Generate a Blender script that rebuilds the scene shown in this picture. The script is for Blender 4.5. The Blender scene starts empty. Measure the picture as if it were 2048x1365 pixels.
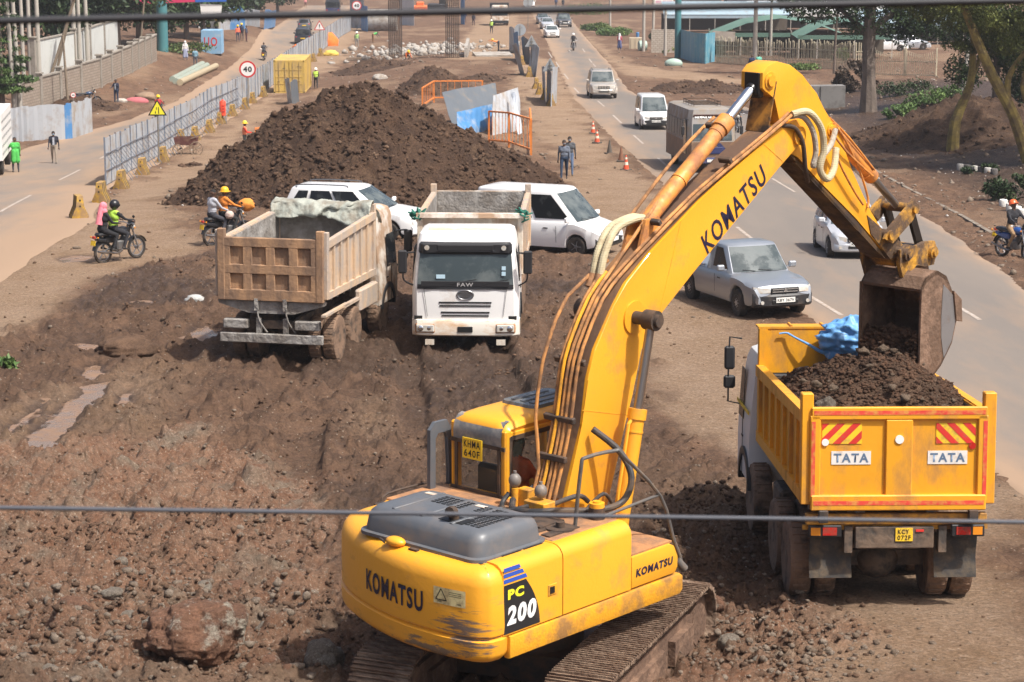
import bpy, bmesh, math, random
import numpy as np
from mathutils import Vector, Matrix, Euler
PI=math.pi; R=math.radians
SC=bpy.context.scene
# ---------------- camera, sky, sun, exposure ----------------
FPX=4600.; PITCH=R(12); CAMH=10.1
cd=bpy.data.cameras.new('camera'); cam=bpy.data.objects.new('camera',cd); SC.collection.objects.link(cam)
cd.sensor_width=36; cd.lens=36*FPX/2048; cd.clip_start=.5; cd.clip_end=6000
cam.location=(0,0,CAMH); cam.rotation_euler=(PI/2-PITCH,0,0)
cd.dof.use_dof=True; cd.dof.focus_distance=36; cd.dof.aperture_fstop=7.5
SC.camera=cam
W=bpy.data.worlds.new("World"); SC.world=W; W.use_nodes=True
nt=W.node_tree; sky=nt.nodes.new('ShaderNodeTexSky'); sky.sky_type='NISHITA'; sky.sun_disc=False
SUND=Vector((.50,-.36,1)).normalized()
sky.sun_elevation=math.asin(SUND.z); sky.sun_rotation=math.atan2(SUND.x,SUND.y)
sky.air_density=.8; sky.dust_density=6
bg=nt.nodes['Background']; bg.inputs[1].default_value=.13; nt.links.new(sky.outputs[0],bg.inputs[0])
sl=bpy.data.lights.new('sun','SUN'); sl.energy=4.5; sl.angle=R(1.6); sl.color=(1,.96,.90)
so=bpy.data.objects.new('sun',sl); SC.collection.objects.link(so); so.rotation_euler=(-SUND).to_track_quat('-Z','Y').to_euler()
SC.view_settings.view_transform='Standard'; SC.view_settings.look='None'; SC.view_settings.exposure=.38; SC.view_settings.gamma=1
# ---------------- noise ----------------
def _h(ix,iy,iz,s):
    n=(ix*374761393+iy*668265263+iz*1274126177+s*974711)&0xffffffff
    n=((n^(n>>13))*1274126177)&0xffffffff
    return ((n^(n>>16))&0xffff)/65535.
def vn(x,y,z=0.,s=0):
    x,y,z=np.broadcast_arrays(np.asarray(x,float),np.asarray(y,float),np.asarray(z,float))
    ix,iy,iz=np.floor(x).astype(np.int64),np.floor(y).astype(np.int64),np.floor(z).astype(np.int64)
    fx,fy,fz=x-ix,y-iy,z-iz
    fx=fx*fx*(3-2*fx);fy=fy*fy*(3-2*fy);fz=fz*fz*(3-2*fz)
    def L(a,b,t): return a+(b-a)*t
    r=[]
    for k in (0,1):
        r.append(L(L(_h(ix,iy,iz+k,s),_h(ix+1,iy,iz+k,s),fx),L(_h(ix,iy+1,iz+k,s),_h(ix+1,iy+1,iz+k,s),fx),fy))
    return L(r[0],r[1],fz)*2-1
def fbm(x,y,o=4,s=0,rough=.5):
    a=1.;t=0.;n=0.
    for k in range(o):
        t=t+a*vn(x*2**k+k*17.3,y*2**k-k*9.1,0,s+k); n+=a; a*=rough
    return t/n
def sst(a,b,x):
    t=np.clip((np.asarray(x,float)-a)/(b-a),0,1); return t*t*(3-2*t)
# ---------------- terrain height ----------------
_PY=[-30,5,15,24.76,28.91,39.42,50.5,55.34,67.18,85.2,98.25,129.2,158.6,196.3,272.1,348.4,473.6,700,1500,4000]
_PZ=[1.9,1.5,1.2,.87,.54,-.25,-.89,-1.03,-1.63,-2.61,-3.47,-5.17,-6.54,-8.02,-11.26,-14.56,-19.37,-27,-40,-60]
def gz(x,y):
    x=np.asarray(x,float); y=np.asarray(y,float)
    z=np.interp(y,_PY,_PZ)*.5+np.interp(y-3,_PY,_PZ)*.25+np.interp(y+3,_PY,_PZ)*.25
    z=z-1.1*sst(-7,-17,x)*sst(60,125,y)*(1-sst(200,280,y))
    z=z-.6*sst(8,16,x)*sst(60,80,y)*(1-sst(110,140,y))*0.7
    # rubble bed under the excavator, rising to the left foreground
    z=z-.24*np.exp(-(((x-.6)/2.9)**2+((y-26.0)/3.0)**2)**2)
    # verge bank on the right under the trees
    z=z+1.3*sst(19,32,x)*sst(70,100,y)*(1-sst(150,190,y))
    # left bank between road and block wall
    z=z+2.2*sst(-22,-34,x)*sst(150,190,y)*(1-sst(260,300,y))
    return z
def ray(px,py):
    u=(px-1024)/FPX; v=-(py-682.5)/FPX
    return Vector((u,math.cos(PITCH)+v*math.sin(PITCH),-math.sin(PITCH)+v*math.cos(PITCH)))
def at(px,py,lift=0):
    "where a sight line meets the ground"
    d=ray(px,py); lo=10.; hi=12.
    f=lambda t: CAMH+d.z*t-float(gz(d.x*t,d.y*t))
    while f(hi)>0 and hi<1500: lo=hi; hi*=1.02
    for _ in range(30):
        m=(lo+hi)/2
        if f(m)>0: lo=m
        else: hi=m
    return Vector((d.x*lo,d.y*lo,CAMH+d.z*lo+lift))
# ---------------- materials ----------------
_M={}
def mk(name,col,rough=.6,metal=0.,dirt=None,bump=0.,bs=8.,spec=None,coat=0.,alpha=None,emit=None,wave=None):
    """dirt=(colour, amount 0..1, scale[, stretch xyz])"""
    if name in _M: return _M[name]
    m=bpy.data.materials.new(name); m.use_nodes=True; t=m.node_tree; N=t.nodes; L=t.links; b=N['Principled BSDF']
    c4=lambda c:(c[0],c[1],c[2],1)
    b.inputs['Base Color'].default_value=c4(col); b.inputs['Roughness'].default_value=rough; b.inputs['Metallic'].default_value=metal
    if coat: b.inputs['Coat Weight'].default_value=coat; b.inputs['Coat Roughness'].default_value=.08
    if spec is not None: b.inputs['Specular IOR Level'].default_value=spec
    if emit: b.inputs['Emission Color'].default_value=c4(emit[0]); b.inputs['Emission Strength'].default_value=emit[1]
    tc=N.new('ShaderNodeTexCoord')
    if dirt:
        dc,am,sc=dirt[:3]
        mp=N.new('ShaderNodeMapping'); L.new(tc.outputs['Object'],mp.inputs[0])
        if len(dirt)>3: mp.inputs['Scale'].default_value=dirt[3]
        n1=N.new('ShaderNodeTexNoise'); n1.inputs['Scale'].default_value=sc; n1.inputs['Detail'].default_value=9; n1.inputs['Roughness'].default_value=.65
        L.new(mp.outputs[0],n1.inputs[0])
        r=N.new('ShaderNodeValToRGB'); lo=.72-.5*am; r.color_ramp.elements[0].position=max(0,lo-.03); r.color_ramp.elements[1].position=min(1,lo+.16)
        L.new(n1.outputs[0],r.inputs[0])
        mx=N.new('ShaderNodeMix'); mx.data_type='RGBA'; mx.inputs[6].default_value=c4(col); mx.inputs[7].default_value=c4(dc)
        ml=N.new('ShaderNodeMath'); ml.operation='MULTIPLY'; ml.inputs[1].default_value=min(1,.35+am); L.new(r.outputs[0],ml.inputs[0])
        L.new(ml.outputs[0],mx.inputs[0]); 
        # soft overall tone variation
        n2=N.new('ShaderNodeTexNoise'); n2.inputs['Scale'].default_value=sc*.35; n2.inputs['Detail'].default_value=4; L.new(tc.outputs['Object'],n2.inputs[0])
        hv=N.new('ShaderNodeHueSaturation'); mr=N.new('ShaderNodeMapRange'); mr.inputs[3].default_value=.8; mr.inputs[4].default_value=1.15
        L.new(n2.outputs[0],mr.inputs[0]); L.new(mr.outputs[0],hv.inputs['Value']); L.new(mx.outputs[2],hv.inputs['Color'])
        L.new(hv.outputs[0],b.inputs['Base Color'])
        rr=N.new('ShaderNodeMapRange'); rr.inputs[3].default_value=rough; rr.inputs[4].default_value=max(rough,.85); L.new(ml.outputs[0],rr.inputs[0]); L.new(rr.outputs[0],b.inputs['Roughness'])
    src=None
    if wave:   # corrugation (axis index, scale)
        w=N.new('ShaderNodeTexWave'); w.inputs['Scale'].default_value=wave[1]; w.bands_direction='XYZ'[wave[0]]; L.new(tc.outputs['Object'],w.inputs[0]); src=w.outputs['Fac']
    if bump and src is None:
        n3=N.new('ShaderNodeTexNoise'); n3.inputs['Scale'].default_value=bs; n3.inputs['Detail'].default_value=6; L.new(tc.outputs['Object'],n3.inputs[0]); src=n3.outputs[0]
    if src is not None:
        bp=N.new('ShaderNodeBump'); bp.inputs['Strength'].default_value=bump or .6; bp.inputs['Distance'].default_value=.05; L.new(src,bp.inputs['Height']); L.new(bp.outputs[0],b.inputs['Normal'])
    _M[name]=m; return m
def earth(name,c1,c2,c3,sc=1.,stones=.5,bump=1.,rough=.95,attr=False,patch=None,bd=.10):
    "soil: two browns mottled, pale specks, fine grain"
    m=bpy.data.materials.new(name); m.use_nodes=True; t=m.node_tree; N=t.nodes; L=t.links; b=N['Principled BSDF']; b.inputs['Roughness'].default_value=rough
    b.inputs['Specular IOR Level'].default_value=.25
    tc=N.new('ShaderNodeTexCoord'); O=tc.outputs['Object']
    def noi(s,d=8,r=.6):
        n=N.new('ShaderNodeTexNoise'); n.inputs['Scale'].default_value=s; n.inputs['Detail'].default_value=d; n.inputs['Roughness'].default_value=r; L.new(O,n.inputs[0]); return n.outputs[0]
    def ramp(src,a,b_):
        r=N.new('ShaderNodeMapRange'); r.inputs[1].default_value=a; r.inputs[2].default_value=b_; L.new(src,r.inputs[0]); return r.outputs[0]
    def mix(f,a,b_):
        x=N.new('ShaderNodeMix'); x.data_type='RGBA'
        if isinstance(f,float): x.inputs[0].default_value=f
        else: L.new(f,x.inputs[0])
        for i,v in ((6,a),(7,b_)):
            if isinstance(v,tuple): x.inputs[i].default_value=(*v,1)
            else: L.new(v,x.inputs[i])
        return x.outputs[2]
    col=mix(ramp(noi(1.3*sc),.38,.62),c1,c2)
    if attr:
        a=N.new('ShaderNodeAttribute'); a.attribute_name='tone'; sp=N.new('ShaderNodeSeparateColor'); L.new(a.outputs['Color'],sp.inputs[0])
        dust=mix(ramp(noi(.5),.35,.65),(.235,.15,.088),(.30,.205,.135)); dust=mix(ramp(noi(7),.5,.75),dust,(.36,.26,.18))
        red=mix(ramp(noi(2.5),.35,.6),(.19,.092,.052),(.26,.155,.10)); red=mix(ramp(noi(.9),.50,.66),red,(.21,.165,.12)); red=mix(ramp(noi(26),.56,.66),red,(.36,.29,.22))
        col=mix(sp.outputs[0],col,dust); col=mix(sp.outputs[1],col,red)
        wet_shade_col=mix(ramp(noi(3),.4,.6),(.052,.031,.020),(.088,.056,.038)); col=mix(sp.outputs[2],col,wet_shade_col)  # wet soil colour, shared by the tree shade painted on the right verge
        rg=N.new('ShaderNodeMapRange'); rg.inputs[3].default_value=rough; rg.inputs[4].default_value=.45; L.new(sp.outputs[2],rg.inputs[0]); L.new(rg.outputs[0],b.inputs['Roughness'])
    vo=N.new('ShaderNodeTexVoronoi'); vo.inputs['Scale'].default_value=19*sc; L.new(O,vo.inputs[0])
    v2=N.new('ShaderNodeTexVoronoi'); v2.inputs['Scale'].default_value=19*sc; L.new(O,v2.inputs[0])
    sepc=N.new('ShaderNodeSeparateColor'); L.new(v2.outputs['Color'],sepc.inputs[0])
    near=ramp(vo.outputs['Distance'],.30,.22); rare=ramp(sepc.outputs[0],1-.16*stones,1-.1*stones)
    mu=N.new('ShaderNodeMath'); mu.operation='MULTIPLY'; L.new(near,mu.inputs[0]); L.new(rare,mu.inputs[1])
    col=mix(mu.outputs[0],col,c3)
    if patch: col=mix(ramp(noi(patch[3],9,.7),patch[1],patch[2]),col,patch[0])
    dk=N.new('ShaderNodeHueSaturation'); mv=N.new('ShaderNodeMapRange'); mv.inputs[1].default_value=.32; mv.inputs[2].default_value=.68; mv.inputs[3].default_value=.42; mv.inputs[4].default_value=1.5; L.new(noi(17*sc,12,.78),mv.inputs[0]); L.new(mv.outputs[0],dk.inputs['Value']); L.new(col,dk.inputs['Color'])
    L.new(dk.outputs[0],b.inputs['Base Color'])
    bp=N.new('ShaderNodeBump'); bp.inputs['Strength'].default_value=bump; bp.inputs['Distance'].default_value=bd; L.new(noi(9*sc,13,.8),bp.inputs['Height']); L.new(bp.outputs[0],b.inputs['Normal'])
    return m
# ---------------- mesh builder ----------------
def rotm(r): return Euler(r,'XYZ').to_matrix().to_4x4()
class MB:
    def __init__(s): s.b=bmesh.new()
    def _tv(s,vs,M):
        bmesh.ops.transform(s.b,matrix=M,verts=vs)
    def box(s,c,d,rot=(0,0,0),bev=0,seg=1,taper=None):
        r=bmesh.ops.create_cube(s.b,size=1); vs=r['verts']
        for v in vs:
            v.co.x*=d[0]; v.co.y*=d[1]; v.co.z*=d[2]
            if taper and v.co.z>0: v.co.x*=taper[0]; v.co.y*=taper[1]
        if bev:
            es=list({e for v in vs for e in v.link_edges})
            o=bmesh.ops.bevel(s.b,geom=es,offset=bev,segments=seg,affect='EDGES',profile=.5)
            vs=list(set(vs).intersection(s.b.verts)|set(o['verts'])) if False else [v for v in ({v for f in o['faces'] for v in f.verts}|{v for v in vs if v.is_valid})]
        s._tv(vs,Matrix.Translation(c)@rotm(rot)); return s
    def cyl(s,p0,p1,r,r2=None,n=12,cap=True):
        p0=Vector(p0);p1=Vector(p1);d=p1-p0;L=d.length
        if L<1e-6: return s
        o=bmesh.ops.create_cone(s.b,cap_ends=cap,segments=n,radius1=r,radius2=r if r2 is None else r2,depth=L)
        s._tv(o['verts'],Matrix.Translation((p0+p1)/2)@d.to_track_quat('Z','Y').to_matrix().to_4x4()); return s
    def bar(s,p0,p1,w,h=None):
        p0=Vector(p0);p1=Vector(p1);d=p1-p0; h=h or w
        o=bmesh.ops.create_cube(s.b,size=1)
        for v in o['verts']: v.co.x*=w; v.co.y*=h; v.co.z*=d.length
        s._tv(o['verts'],Matrix.Translation((p0+p1)/2)@d.to_track_quat('Z','Y').to_matrix().to_4x4()); return s
    def sph(s,c,r,sub=2,sc=(1,1,1),rot=(0,0,0)):
        o=bmesh.ops.create_icosphere(s.b,subdivisions=sub,radius=1)
        s._tv(o['verts'],Matrix.Translation(c)@rotm(rot)@Matrix.Diagonal((r*sc[0],r*sc[1],r*sc[2],1))); return s
    def tube(s,pts,r,n=8,smooth=3):
        P=[Vector(p) for p in pts]
        if smooth and len(P)>2:
            Q=[]
            for i in range(len(P)-1):
                a=P[max(i-1,0)];b=P[i];c=P[i+1];d=P[min(i+2,len(P)-1)]
                for k in range(smooth):
                    t=k/smooth; Q.append(.5*((2*b)+(c-a)*t+(2*a-5*b+4*c-d)*t*t+(3*b-a-3*c+d)*t**3))
            Q.append(P[-1]); P=Q
        rings=[]; up=Vector((0,0,1)); prev=None
        for i,p in enumerate(P):
            t=(P[min(i+1,len(P)-1)]-P[max(i-1,0)]).normalized()
            if prev is None:
                a=t.orthogonal().normalized()
            else:
                a=(prev-t*prev.dot(t)); a=a.normalized() if a.length>1e-5 else t.orthogonal().normalized()
            prev=a; bb=t.cross(a); rr=(float(np.interp(i/(len(P)-1),np.linspace(0,1,len(r)),r)) if isinstance(r,list) else r)
            rings.append([s.b.verts.new(p+a*math.cos(2*PI*k/n)*rr+bb*math.sin(2*PI*k/n)*rr) for k in range(n)])
        for i in range(len(rings)-1):
            for k in range(n): s.b.faces.new((rings[i][k],rings[i][(k+1)%n],rings[i+1][(k+1)%n],rings[i+1][k]))
        s.b.faces.new(rings[0][::-1]); s.b.faces.new(rings[-1]); return s
    def prism(s,poly,a0,a1,axis=0,bev=0):
        "polygon in the two other axes extruded along axis from a0 to a1"
        def mkp(u,v,w):
            return {0:(w,u,v),1:(u,w,v),2:(u,v,w)}[axis]
        A=[s.b.verts.new(mkp(u,v,a0)) for u,v in poly]; B=[s.b.verts.new(mkp(u,v,a1)) for u,v in poly]
        n=len(poly); fs=[s.b.faces.new(A[::-1]),s.b.faces.new(B)]
        for i in range(n): fs.append(s.b.faces.new((A[i],A[(i+1)%n],B[(i+1)%n],B[i])))
        if bev:
            es=list({e for f in fs[:2] for e in f.edges})
            bmesh.ops.bevel(s.b,geom=es,offset=bev,segments=2,affect='EDGES',profile=.5)
        return s
    def loft(s,rings,cap=True,close=True):
        V=[[s.b.verts.new(p) for p in r] for r in rings]; n=len(V[0])
        for i in range(len(V)-1):
            for k in range(n if close else n-1): s.b.faces.new((V[i][k],V[i][(k+1)%n],V[i+1][(k+1)%n],V[i+1][k]))
        if cap: s.b.faces.new(V[0][::-1]); s.b.faces.new(V[-1])
        return s
    def quad(s,*p): s.b.faces.new([s.b.verts.new(q) for q in p]); return s
    def lathe(s,prof,c=(0,0,0),axis=(0,0,1),n=20):
        q=Vector(axis).to_track_quat('Z','Y'); c=Vector(c)
        return s.loft([[c+q@Vector((r*math.cos(2*PI*k/n),r*math.sin(2*PI*k/n),z)) for k in range(n)] for r,z in prof])
    def xf(s,M): s._tv(s.b.verts[:],M); return s
    def build(s,name,mat,parent=None,smooth=None,sub=0,loc=None,rot=None,mats=None):
        bmesh.ops.recalc_face_normals(s.b,faces=s.b.faces[:])
        me=bpy.data.meshes.new(name); s.b.to_mesh(me); s.b.free()
        o=bpy.data.objects.new(name,me); SC.collection.objects.link(o)
        for m in (mats or [mat]): me.materials.append(m)
        if parent: o.parent=parent
        if loc is not None: o.location=loc
        if rot is not None: o.rotation_euler=rot
        if smooth is None: smooth=35
        if smooth:
            a=math.cos(R(smooth)); me.shade_smooth()
            # sharp edges by angle
            b=bmesh.new(); b.from_mesh(me)
            for e in b.edges:
                if len(e.link_faces)==2: e.smooth=e.link_faces[0].normal.dot(e.link_faces[1].normal)>a
            b.to_mesh(me); b.free()
        if sub:
            md=o.modifiers.new('s','SUBSURF'); md.levels=md.render_levels=sub
        return o
def tag(o,label=None,cat=None,group=None,kind=None):
    if label: o['label']=label
    if cat: o['category']=cat
    if group: o['group']=group
    if kind: o['kind']=kind
    return o
def empty(name,loc,rz=0,label=None,cat=None,group=None,sc=1.):
    o=bpy.data.objects.new(name,None); SC.collection.objects.link(o); o.location=loc
    o.rotation_euler=rz if isinstance(rz,(tuple,Euler)) else (0,0,rz); o.scale=(sc,)*3; o.empty_display_size=.1
    return tag(o,label,cat,group)
def copy_tree(o,parent=None):
    c=o.copy(); SC.collection.objects.link(c); c.parent=parent
    for ch in list(o.children): copy_tree(ch,c)
    return c
def arrmesh(name,V,Fc,mat,parent=None,smooth=False,mats=None,midx=None):
    me=bpy.data.meshes.new(name); V=np.asarray(V,np.float32); Fc=np.asarray(Fc,np.int32); k=Fc.shape[1]
    me.vertices.add(len(V)); me.vertices.foreach_set('co',V.ravel())
    me.loops.add(Fc.size); me.loops.foreach_set('vertex_index',Fc.ravel())
    me.polygons.add(len(Fc)); me.polygons.foreach_set('loop_start',np.arange(0,Fc.size,k,dtype=np.int32))
    if midx is not None: me.polygons.foreach_set('material_index',np.asarray(midx,np.int32))
    for m in (mats or [mat]): me.materials.append(m)
    me.update(calc_edges=True)
    if smooth: me.shade_smooth()
    o=bpy.data.objects.new(name,me); SC.collection.objects.link(o)
    if parent: o.parent=parent
    return o
_txt=0
def text(s,size,mat,parent,name='lettering',loc=(0,0,0),rot=(0,0,0),M=None,bold=.0,ext=.002,sx=1.,shear=0,align='CENTER',lab=None):
    cu=bpy.data.curves.new('t','FONT'); cu.body=s; cu.size=size; cu.align_x=align; cu.align_y='CENTER'; cu.offset=bold*size; cu.extrude=ext; cu.shear=shear; cu.resolution_u=3
    o=bpy.data.objects.new('t',cu); me=bpy.data.meshes.new_from_object(o); bpy.data.objects.remove(o)
    me.name=name; me.materials.clear(); me.materials.append(mat)
    T=Matrix.Diagonal((sx,1,1,1)); me.transform(T)
    ob=bpy.data.objects.new(name,me); SC.collection.objects.link(ob); ob.parent=parent
    if M is not None: ob.matrix_basis=M
    else: ob.location=loc; ob.rotation_euler=rot
    return ob
_ico=[]
def icos():
    if not _ico:
        for k in range(6):
            b=bmesh.new(); bmesh.ops.create_icosphere(b,subdivisions=1 if k<4 else 2,radius=1)
            V=np.array([v.co[:] for v in b.verts]); Fc=np.array([[v.index for v in f.verts] for f in b.faces]); b.free()
            r=1+.5*vn(V[:,0]*1.3,V[:,1]*1.3,V[:,2]*1.3,90+k)+.34*vn(V[:,0]*3,V[:,1]*3,V[:,2]*3,70+k)
            _ico.append((V*r[:,None],Fc))
    return _ico
def clods(P,S,seed=0,flat=.75,fine=False):
    "many lumps: returns V,F"
    rg=np.random.RandomState(seed); P=np.asarray(P);S=np.asarray(S); Vs=[];Fs=[];off=0
    var=rg.randint(0,4,len(P)) if not fine else rg.randint(4,6,len(P))
    for k in range(6):
        I=np.where(var==k)[0]
        if len(I)==0: continue
        V,Fc=icos()[k]; n=len(V)
        a=rg.rand(len(I))*2*PI; c,s=np.cos(a),np.sin(a); st=.75+.6*rg.rand(len(I),3); st[:,2]*=flat
        Q=V[None]*st[:,None,:]
        X=Q[...,0]*c[:,None]-Q[...,1]*s[:,None]; Y=Q[...,0]*s[:,None]+Q[...,1]*c[:,None]
        Q=np.stack([X,Y,Q[...,2]],-1)*S[I][:,None,None]+P[I][:,None,:]
        Vs.append(Q.reshape(-1,3)); Fs.append((Fc[None]+(np.arange(len(I))*n)[:,None,None]+off).reshape(-1,3)); off+=len(I)*n
    return np.concatenate(Vs),np.concatenate(Fs)
# ---------------- zones (world polygons) ----------------
def wpoly(px): return np.array([at(a,b)[:2] for a,b in px])
def pdist(P,x,y):
    "signed distance (positive inside) of points to polygon"
    d2=np.full(x.shape,1e12); ins=np.zeros(x.shape,bool)
    for i in range(len(P)):
        a=P[i];b=P[(i+1)%len(P)]; e=b-a; L=e.dot(e)+1e-9
        t=np.clip(((x-a[0])*e[0]+(y-a[1])*e[1])/L,0,1)
        d2=np.minimum(d2,(x-a[0]-t*e[0])**2+(y-a[1]-t*e[1])**2)
        c=((a[1]>y)!=(b[1]>y))&(x<(b[0]-a[0])*(y-a[1])/(b[1]-a[1]+1e-12)+a[0]); ins^=c
    d=np.sqrt(d2); return np.where(ins,d,-d)
RR_L=[(1062,28),(1078,60),(1094,90),(1112,130),(1130,175),(1158,215),(1200,262),(1252,310),(1305,360),(1352,420),(1404,480),(1480,560),(1620,650),(1800,800),(1980,960),(2110,1080),(2230,1200)]
RR_R=[(1138,28),(1160,60),(1196,100),(1232,140),(1262,180),(1312,207),(1500,213),(1610,262),(1690,322),(1775,385),(1885,445),(1965,500),(2060,575),(2300,800),(2500,960)]
LR_L=[(-90,352),(40,297),(130,272),(250,240),(350,200),(430,150),(500,95),(545,55),(590,22),(640,-10)]
LR_R=[(-90,655),(90,512),(205,440),(216,384),(330,326),(420,268),(490,222),(545,186),(610,138),(655,90),(702,46),(735,8)]
def edge(px):
    w=wpoly(px); i=np.argsort(w[:,1]); w=w[i]; return lambda y: np.interp(y,w[:,1],w[:,0])
rrl,rrr,lrl,lrr=map(edge,(RR_L,RR_R,LR_L,LR_R))
YR=(20.,430.); YL=(52.,430.)
Zmud=wpoly([(-60,720),(90,650),(215,560),(330,530),(440,500),(540,470),(820,470),(1000,500),(1170,520),(1240,600),(1215,740),(1330,860),(1500,930),(1600,1130),(1540,1240),(1440,1365),(600,1365),(-60,1365)])
Zred=wpoly([(-80,900),(400,850),(700,980),(760,1365),(-80,1365)])
Zred2=wpoly([(1380,1240),(1600,1180),(1700,1260),(1500,1400),(1250,1400)])
Zdust=[wpoly([(1040,110),(1110,120),(1190,260),(1300,370),(1400,480),(1500,600),(1500,660),(1740,800),(2100,1060),(2100,1365),(1500,1390),(1640,1220),(1530,960),(1330,860),(1230,700),(1200,540),(1110,430),(1120,340),(1060,250),(1020,150)]),
       wpoly([(-80,730),(90,650),(215,545),(440,500),(330,400),(440,330),(520,250),(560,190),(640,150),(700,120),(740,40),(700,40),(560,170),(420,270),(210,390),(-80,500)]),
       wpoly([(900,120),(960,30),(1040,30),(1050,120)]),wpoly([(1150,60),(1200,110),(1240,150),(1490,170),(1500,160),(1260,130),(1220,100)])]
PUD=[[(42,893),(75,850),(120,815),(160,785),(180,765),(212,762),(206,785),(165,822),(135,850),(100,885),(72,898)],
     [(5,862),(40,838),(70,815),(95,795),(80,820),(50,850),(15,866)],
     [(160,742),(190,728),(215,745),(185,756)],[(235,800),(258,778),(262,800),(243,812)],
     [(378,664),(398,653),(424,655),(424,682),(398,680)],[(118,688),(160,684),(232,688),(228,697),(170,697)],
     [(120,516),(150,509),(186,511),(160,521),(130,523)],[(250,603),(290,597),(310,601),(270,610)]]
PW=[wpoly(p) for p in PUD]
def zones(x,y):
    n=fbm(x*.9,y*.45,4,3); 
    mud=sst(-.5,.5,pdist(Zmud,x,y)+1.1*n)
    red=np.maximum(sst(-.5,.6,pdist(Zred,x,y)+1.2*n),sst(-.5,.6,pdist(Zred2,x,y)+.8*n))
    du=np.zeros(x.shape)
    for z in Zdust: du=np.maximum(du,sst(-.6,.8,pdist(z,x,y)+1.5*n))
    du=np.maximum(du*(1-mud),.55*sst(.05,.5,fbm(x*.4,y*.12,3,8))*(1-red))
    rd=np.maximum(sst(0,.7,np.minimum(x-rrl(y),rrr(y)-x))*(y>YR[0])*(y<YR[1]),sst(0,.7,np.minimum(x-lrl(y),lrr(y)-x))*(y>YL[0])*(y<YL[1]))
    return mud,red,du,rd
RUT=[(-2.05,38,52,.30),(-.15,36,52,.30),(-5.1,42,50,.34),(-6.9,36,46,.38),(-3.6,34,42,.45)]
def dirt_z(x,y,zz=None,fine=True):
    mud,red,du,rd=zz if zz is not None else zones(x,y)
    big=fbm(x*.55,y*.55,3,11)
    lump=np.maximum(0,fbm(x*2.1,y*2.1,4,21)+.08); l2=np.maximum(0,fbm(x*6,y*6,3,31)+.05)
    ruts=np.zeros(x.shape)
    for cx,y0,y1,w in RUT:
        wob=.4*np.sin(y*.21+cx*3)+.15*fbm(y*.5,y*0+cx,3,9); m=sst(y0,y0+2,y)*(1-sst(y1-1,y1+1,y)); d=np.abs(x-cx-wob-(y-y0)*.01)
        ruts=ruts-.13*m*(1-sst(w*.7,w*1.1,d))+.05*m*np.exp(-((d-w*1.5)/.18)**2)*(1+.8*fbm(x*4,y*3,3,66))+.022*m*(d<w)*np.sign(np.sin(y*2*PI/.26+3*d))
    ruf=np.clip(mud*.9+red*.7,0,1)*(1-.55*np.clip(-ruts*9,0,1))
    l3=np.maximum(0,fbm(x*15,y*13,2,41)+.02); z=(.10*big+.32*lump+.24*l2+.06*l3-.04)*ruf+(.035*big+.018*l2)*(1-ruf)+ruts*mud
    # soft shoulder mounds in the unworked ground
    oth=(1-mud)*(1-du)*(1-rd); z=z+oth*(.16*lump+.07*l2)*(y<190)
    pud=np.zeros(x.shape)
    for P in PW:
        c=P.mean(0); 
        pud=np.maximum(pud,sst(-.35,.12,pdist(P,x,y)+.12*fbm(x*2.5,y*1.6,3,5)))
    z=z*(1-pud)-.07*pud
    z=z*(1-rd)-.07*rd
    return z,pud
# ---------------- ground: one sheet ----------------
def ground():
    ys=[16.]
    while ys[-1]<440: ys.append(ys[-1]*(1.0026 if ys[-1]<100 else 1.0045))
    while ys[-1]<5000: ys.append(ys[-1]*1.05)
    ys=np.array([-400,-120,-30,0,8]+ys); 
    t=np.linspace(-1,1,470); t=np.concatenate([[-14,-7,-4,-2.4,-1.7,-1.3],t,[1.3,1.7,2.4,4,7,14]])
    hw=.252*np.maximum(ys,16)+.8
    X=t[None]*hw[:,None]; Y=np.broadcast_to(ys[:,None],X.shape)
    x=X.ravel();y=Y.ravel().copy(); z=gz(x,y); zz=zones(x,y); dz,pud=dirt_z(x,y,zz); z=z+dz*((np.abs(x)<.3*y+3)&(y<430)&(y>10))
    mud,red,du,rd=zz
    V=np.stack([x,y,z],-1); nr,nc=X.shape; i=np.arange(nr-1)[:,None]*nc+np.arange(nc-1)[None]
    Fc=np.stack([i,i+1,i+1+nc,i+nc],-1).reshape(-1,4)
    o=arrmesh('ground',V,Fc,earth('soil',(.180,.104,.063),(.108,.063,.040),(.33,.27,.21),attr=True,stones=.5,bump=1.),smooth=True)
    a=o.data.color_attributes.new('tone','FLOAT_COLOR','POINT')
    litter_shade=sst(17,21,x)*sst(66,80,y)*(1-sst(150,185,y))  # painted tree shade: darkens the soil colour of the right verge
    du=du*(1-.8*litter_shade)
    wet_shade=np.clip(litter_shade*1.0+np.maximum(sst(.0,1,pud)*.9,mud*(1-red)*(.25+.75*sst(-.05,.35,fbm(x*.3,y*.2,3,44)))*.85),0,1)
    C=np.stack([np.clip(du,0,1),np.clip(red,0,1)*.85,wet_shade,np.ones_like(x)],-1).astype(np.float32)
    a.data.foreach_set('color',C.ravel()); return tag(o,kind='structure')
ground()
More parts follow.
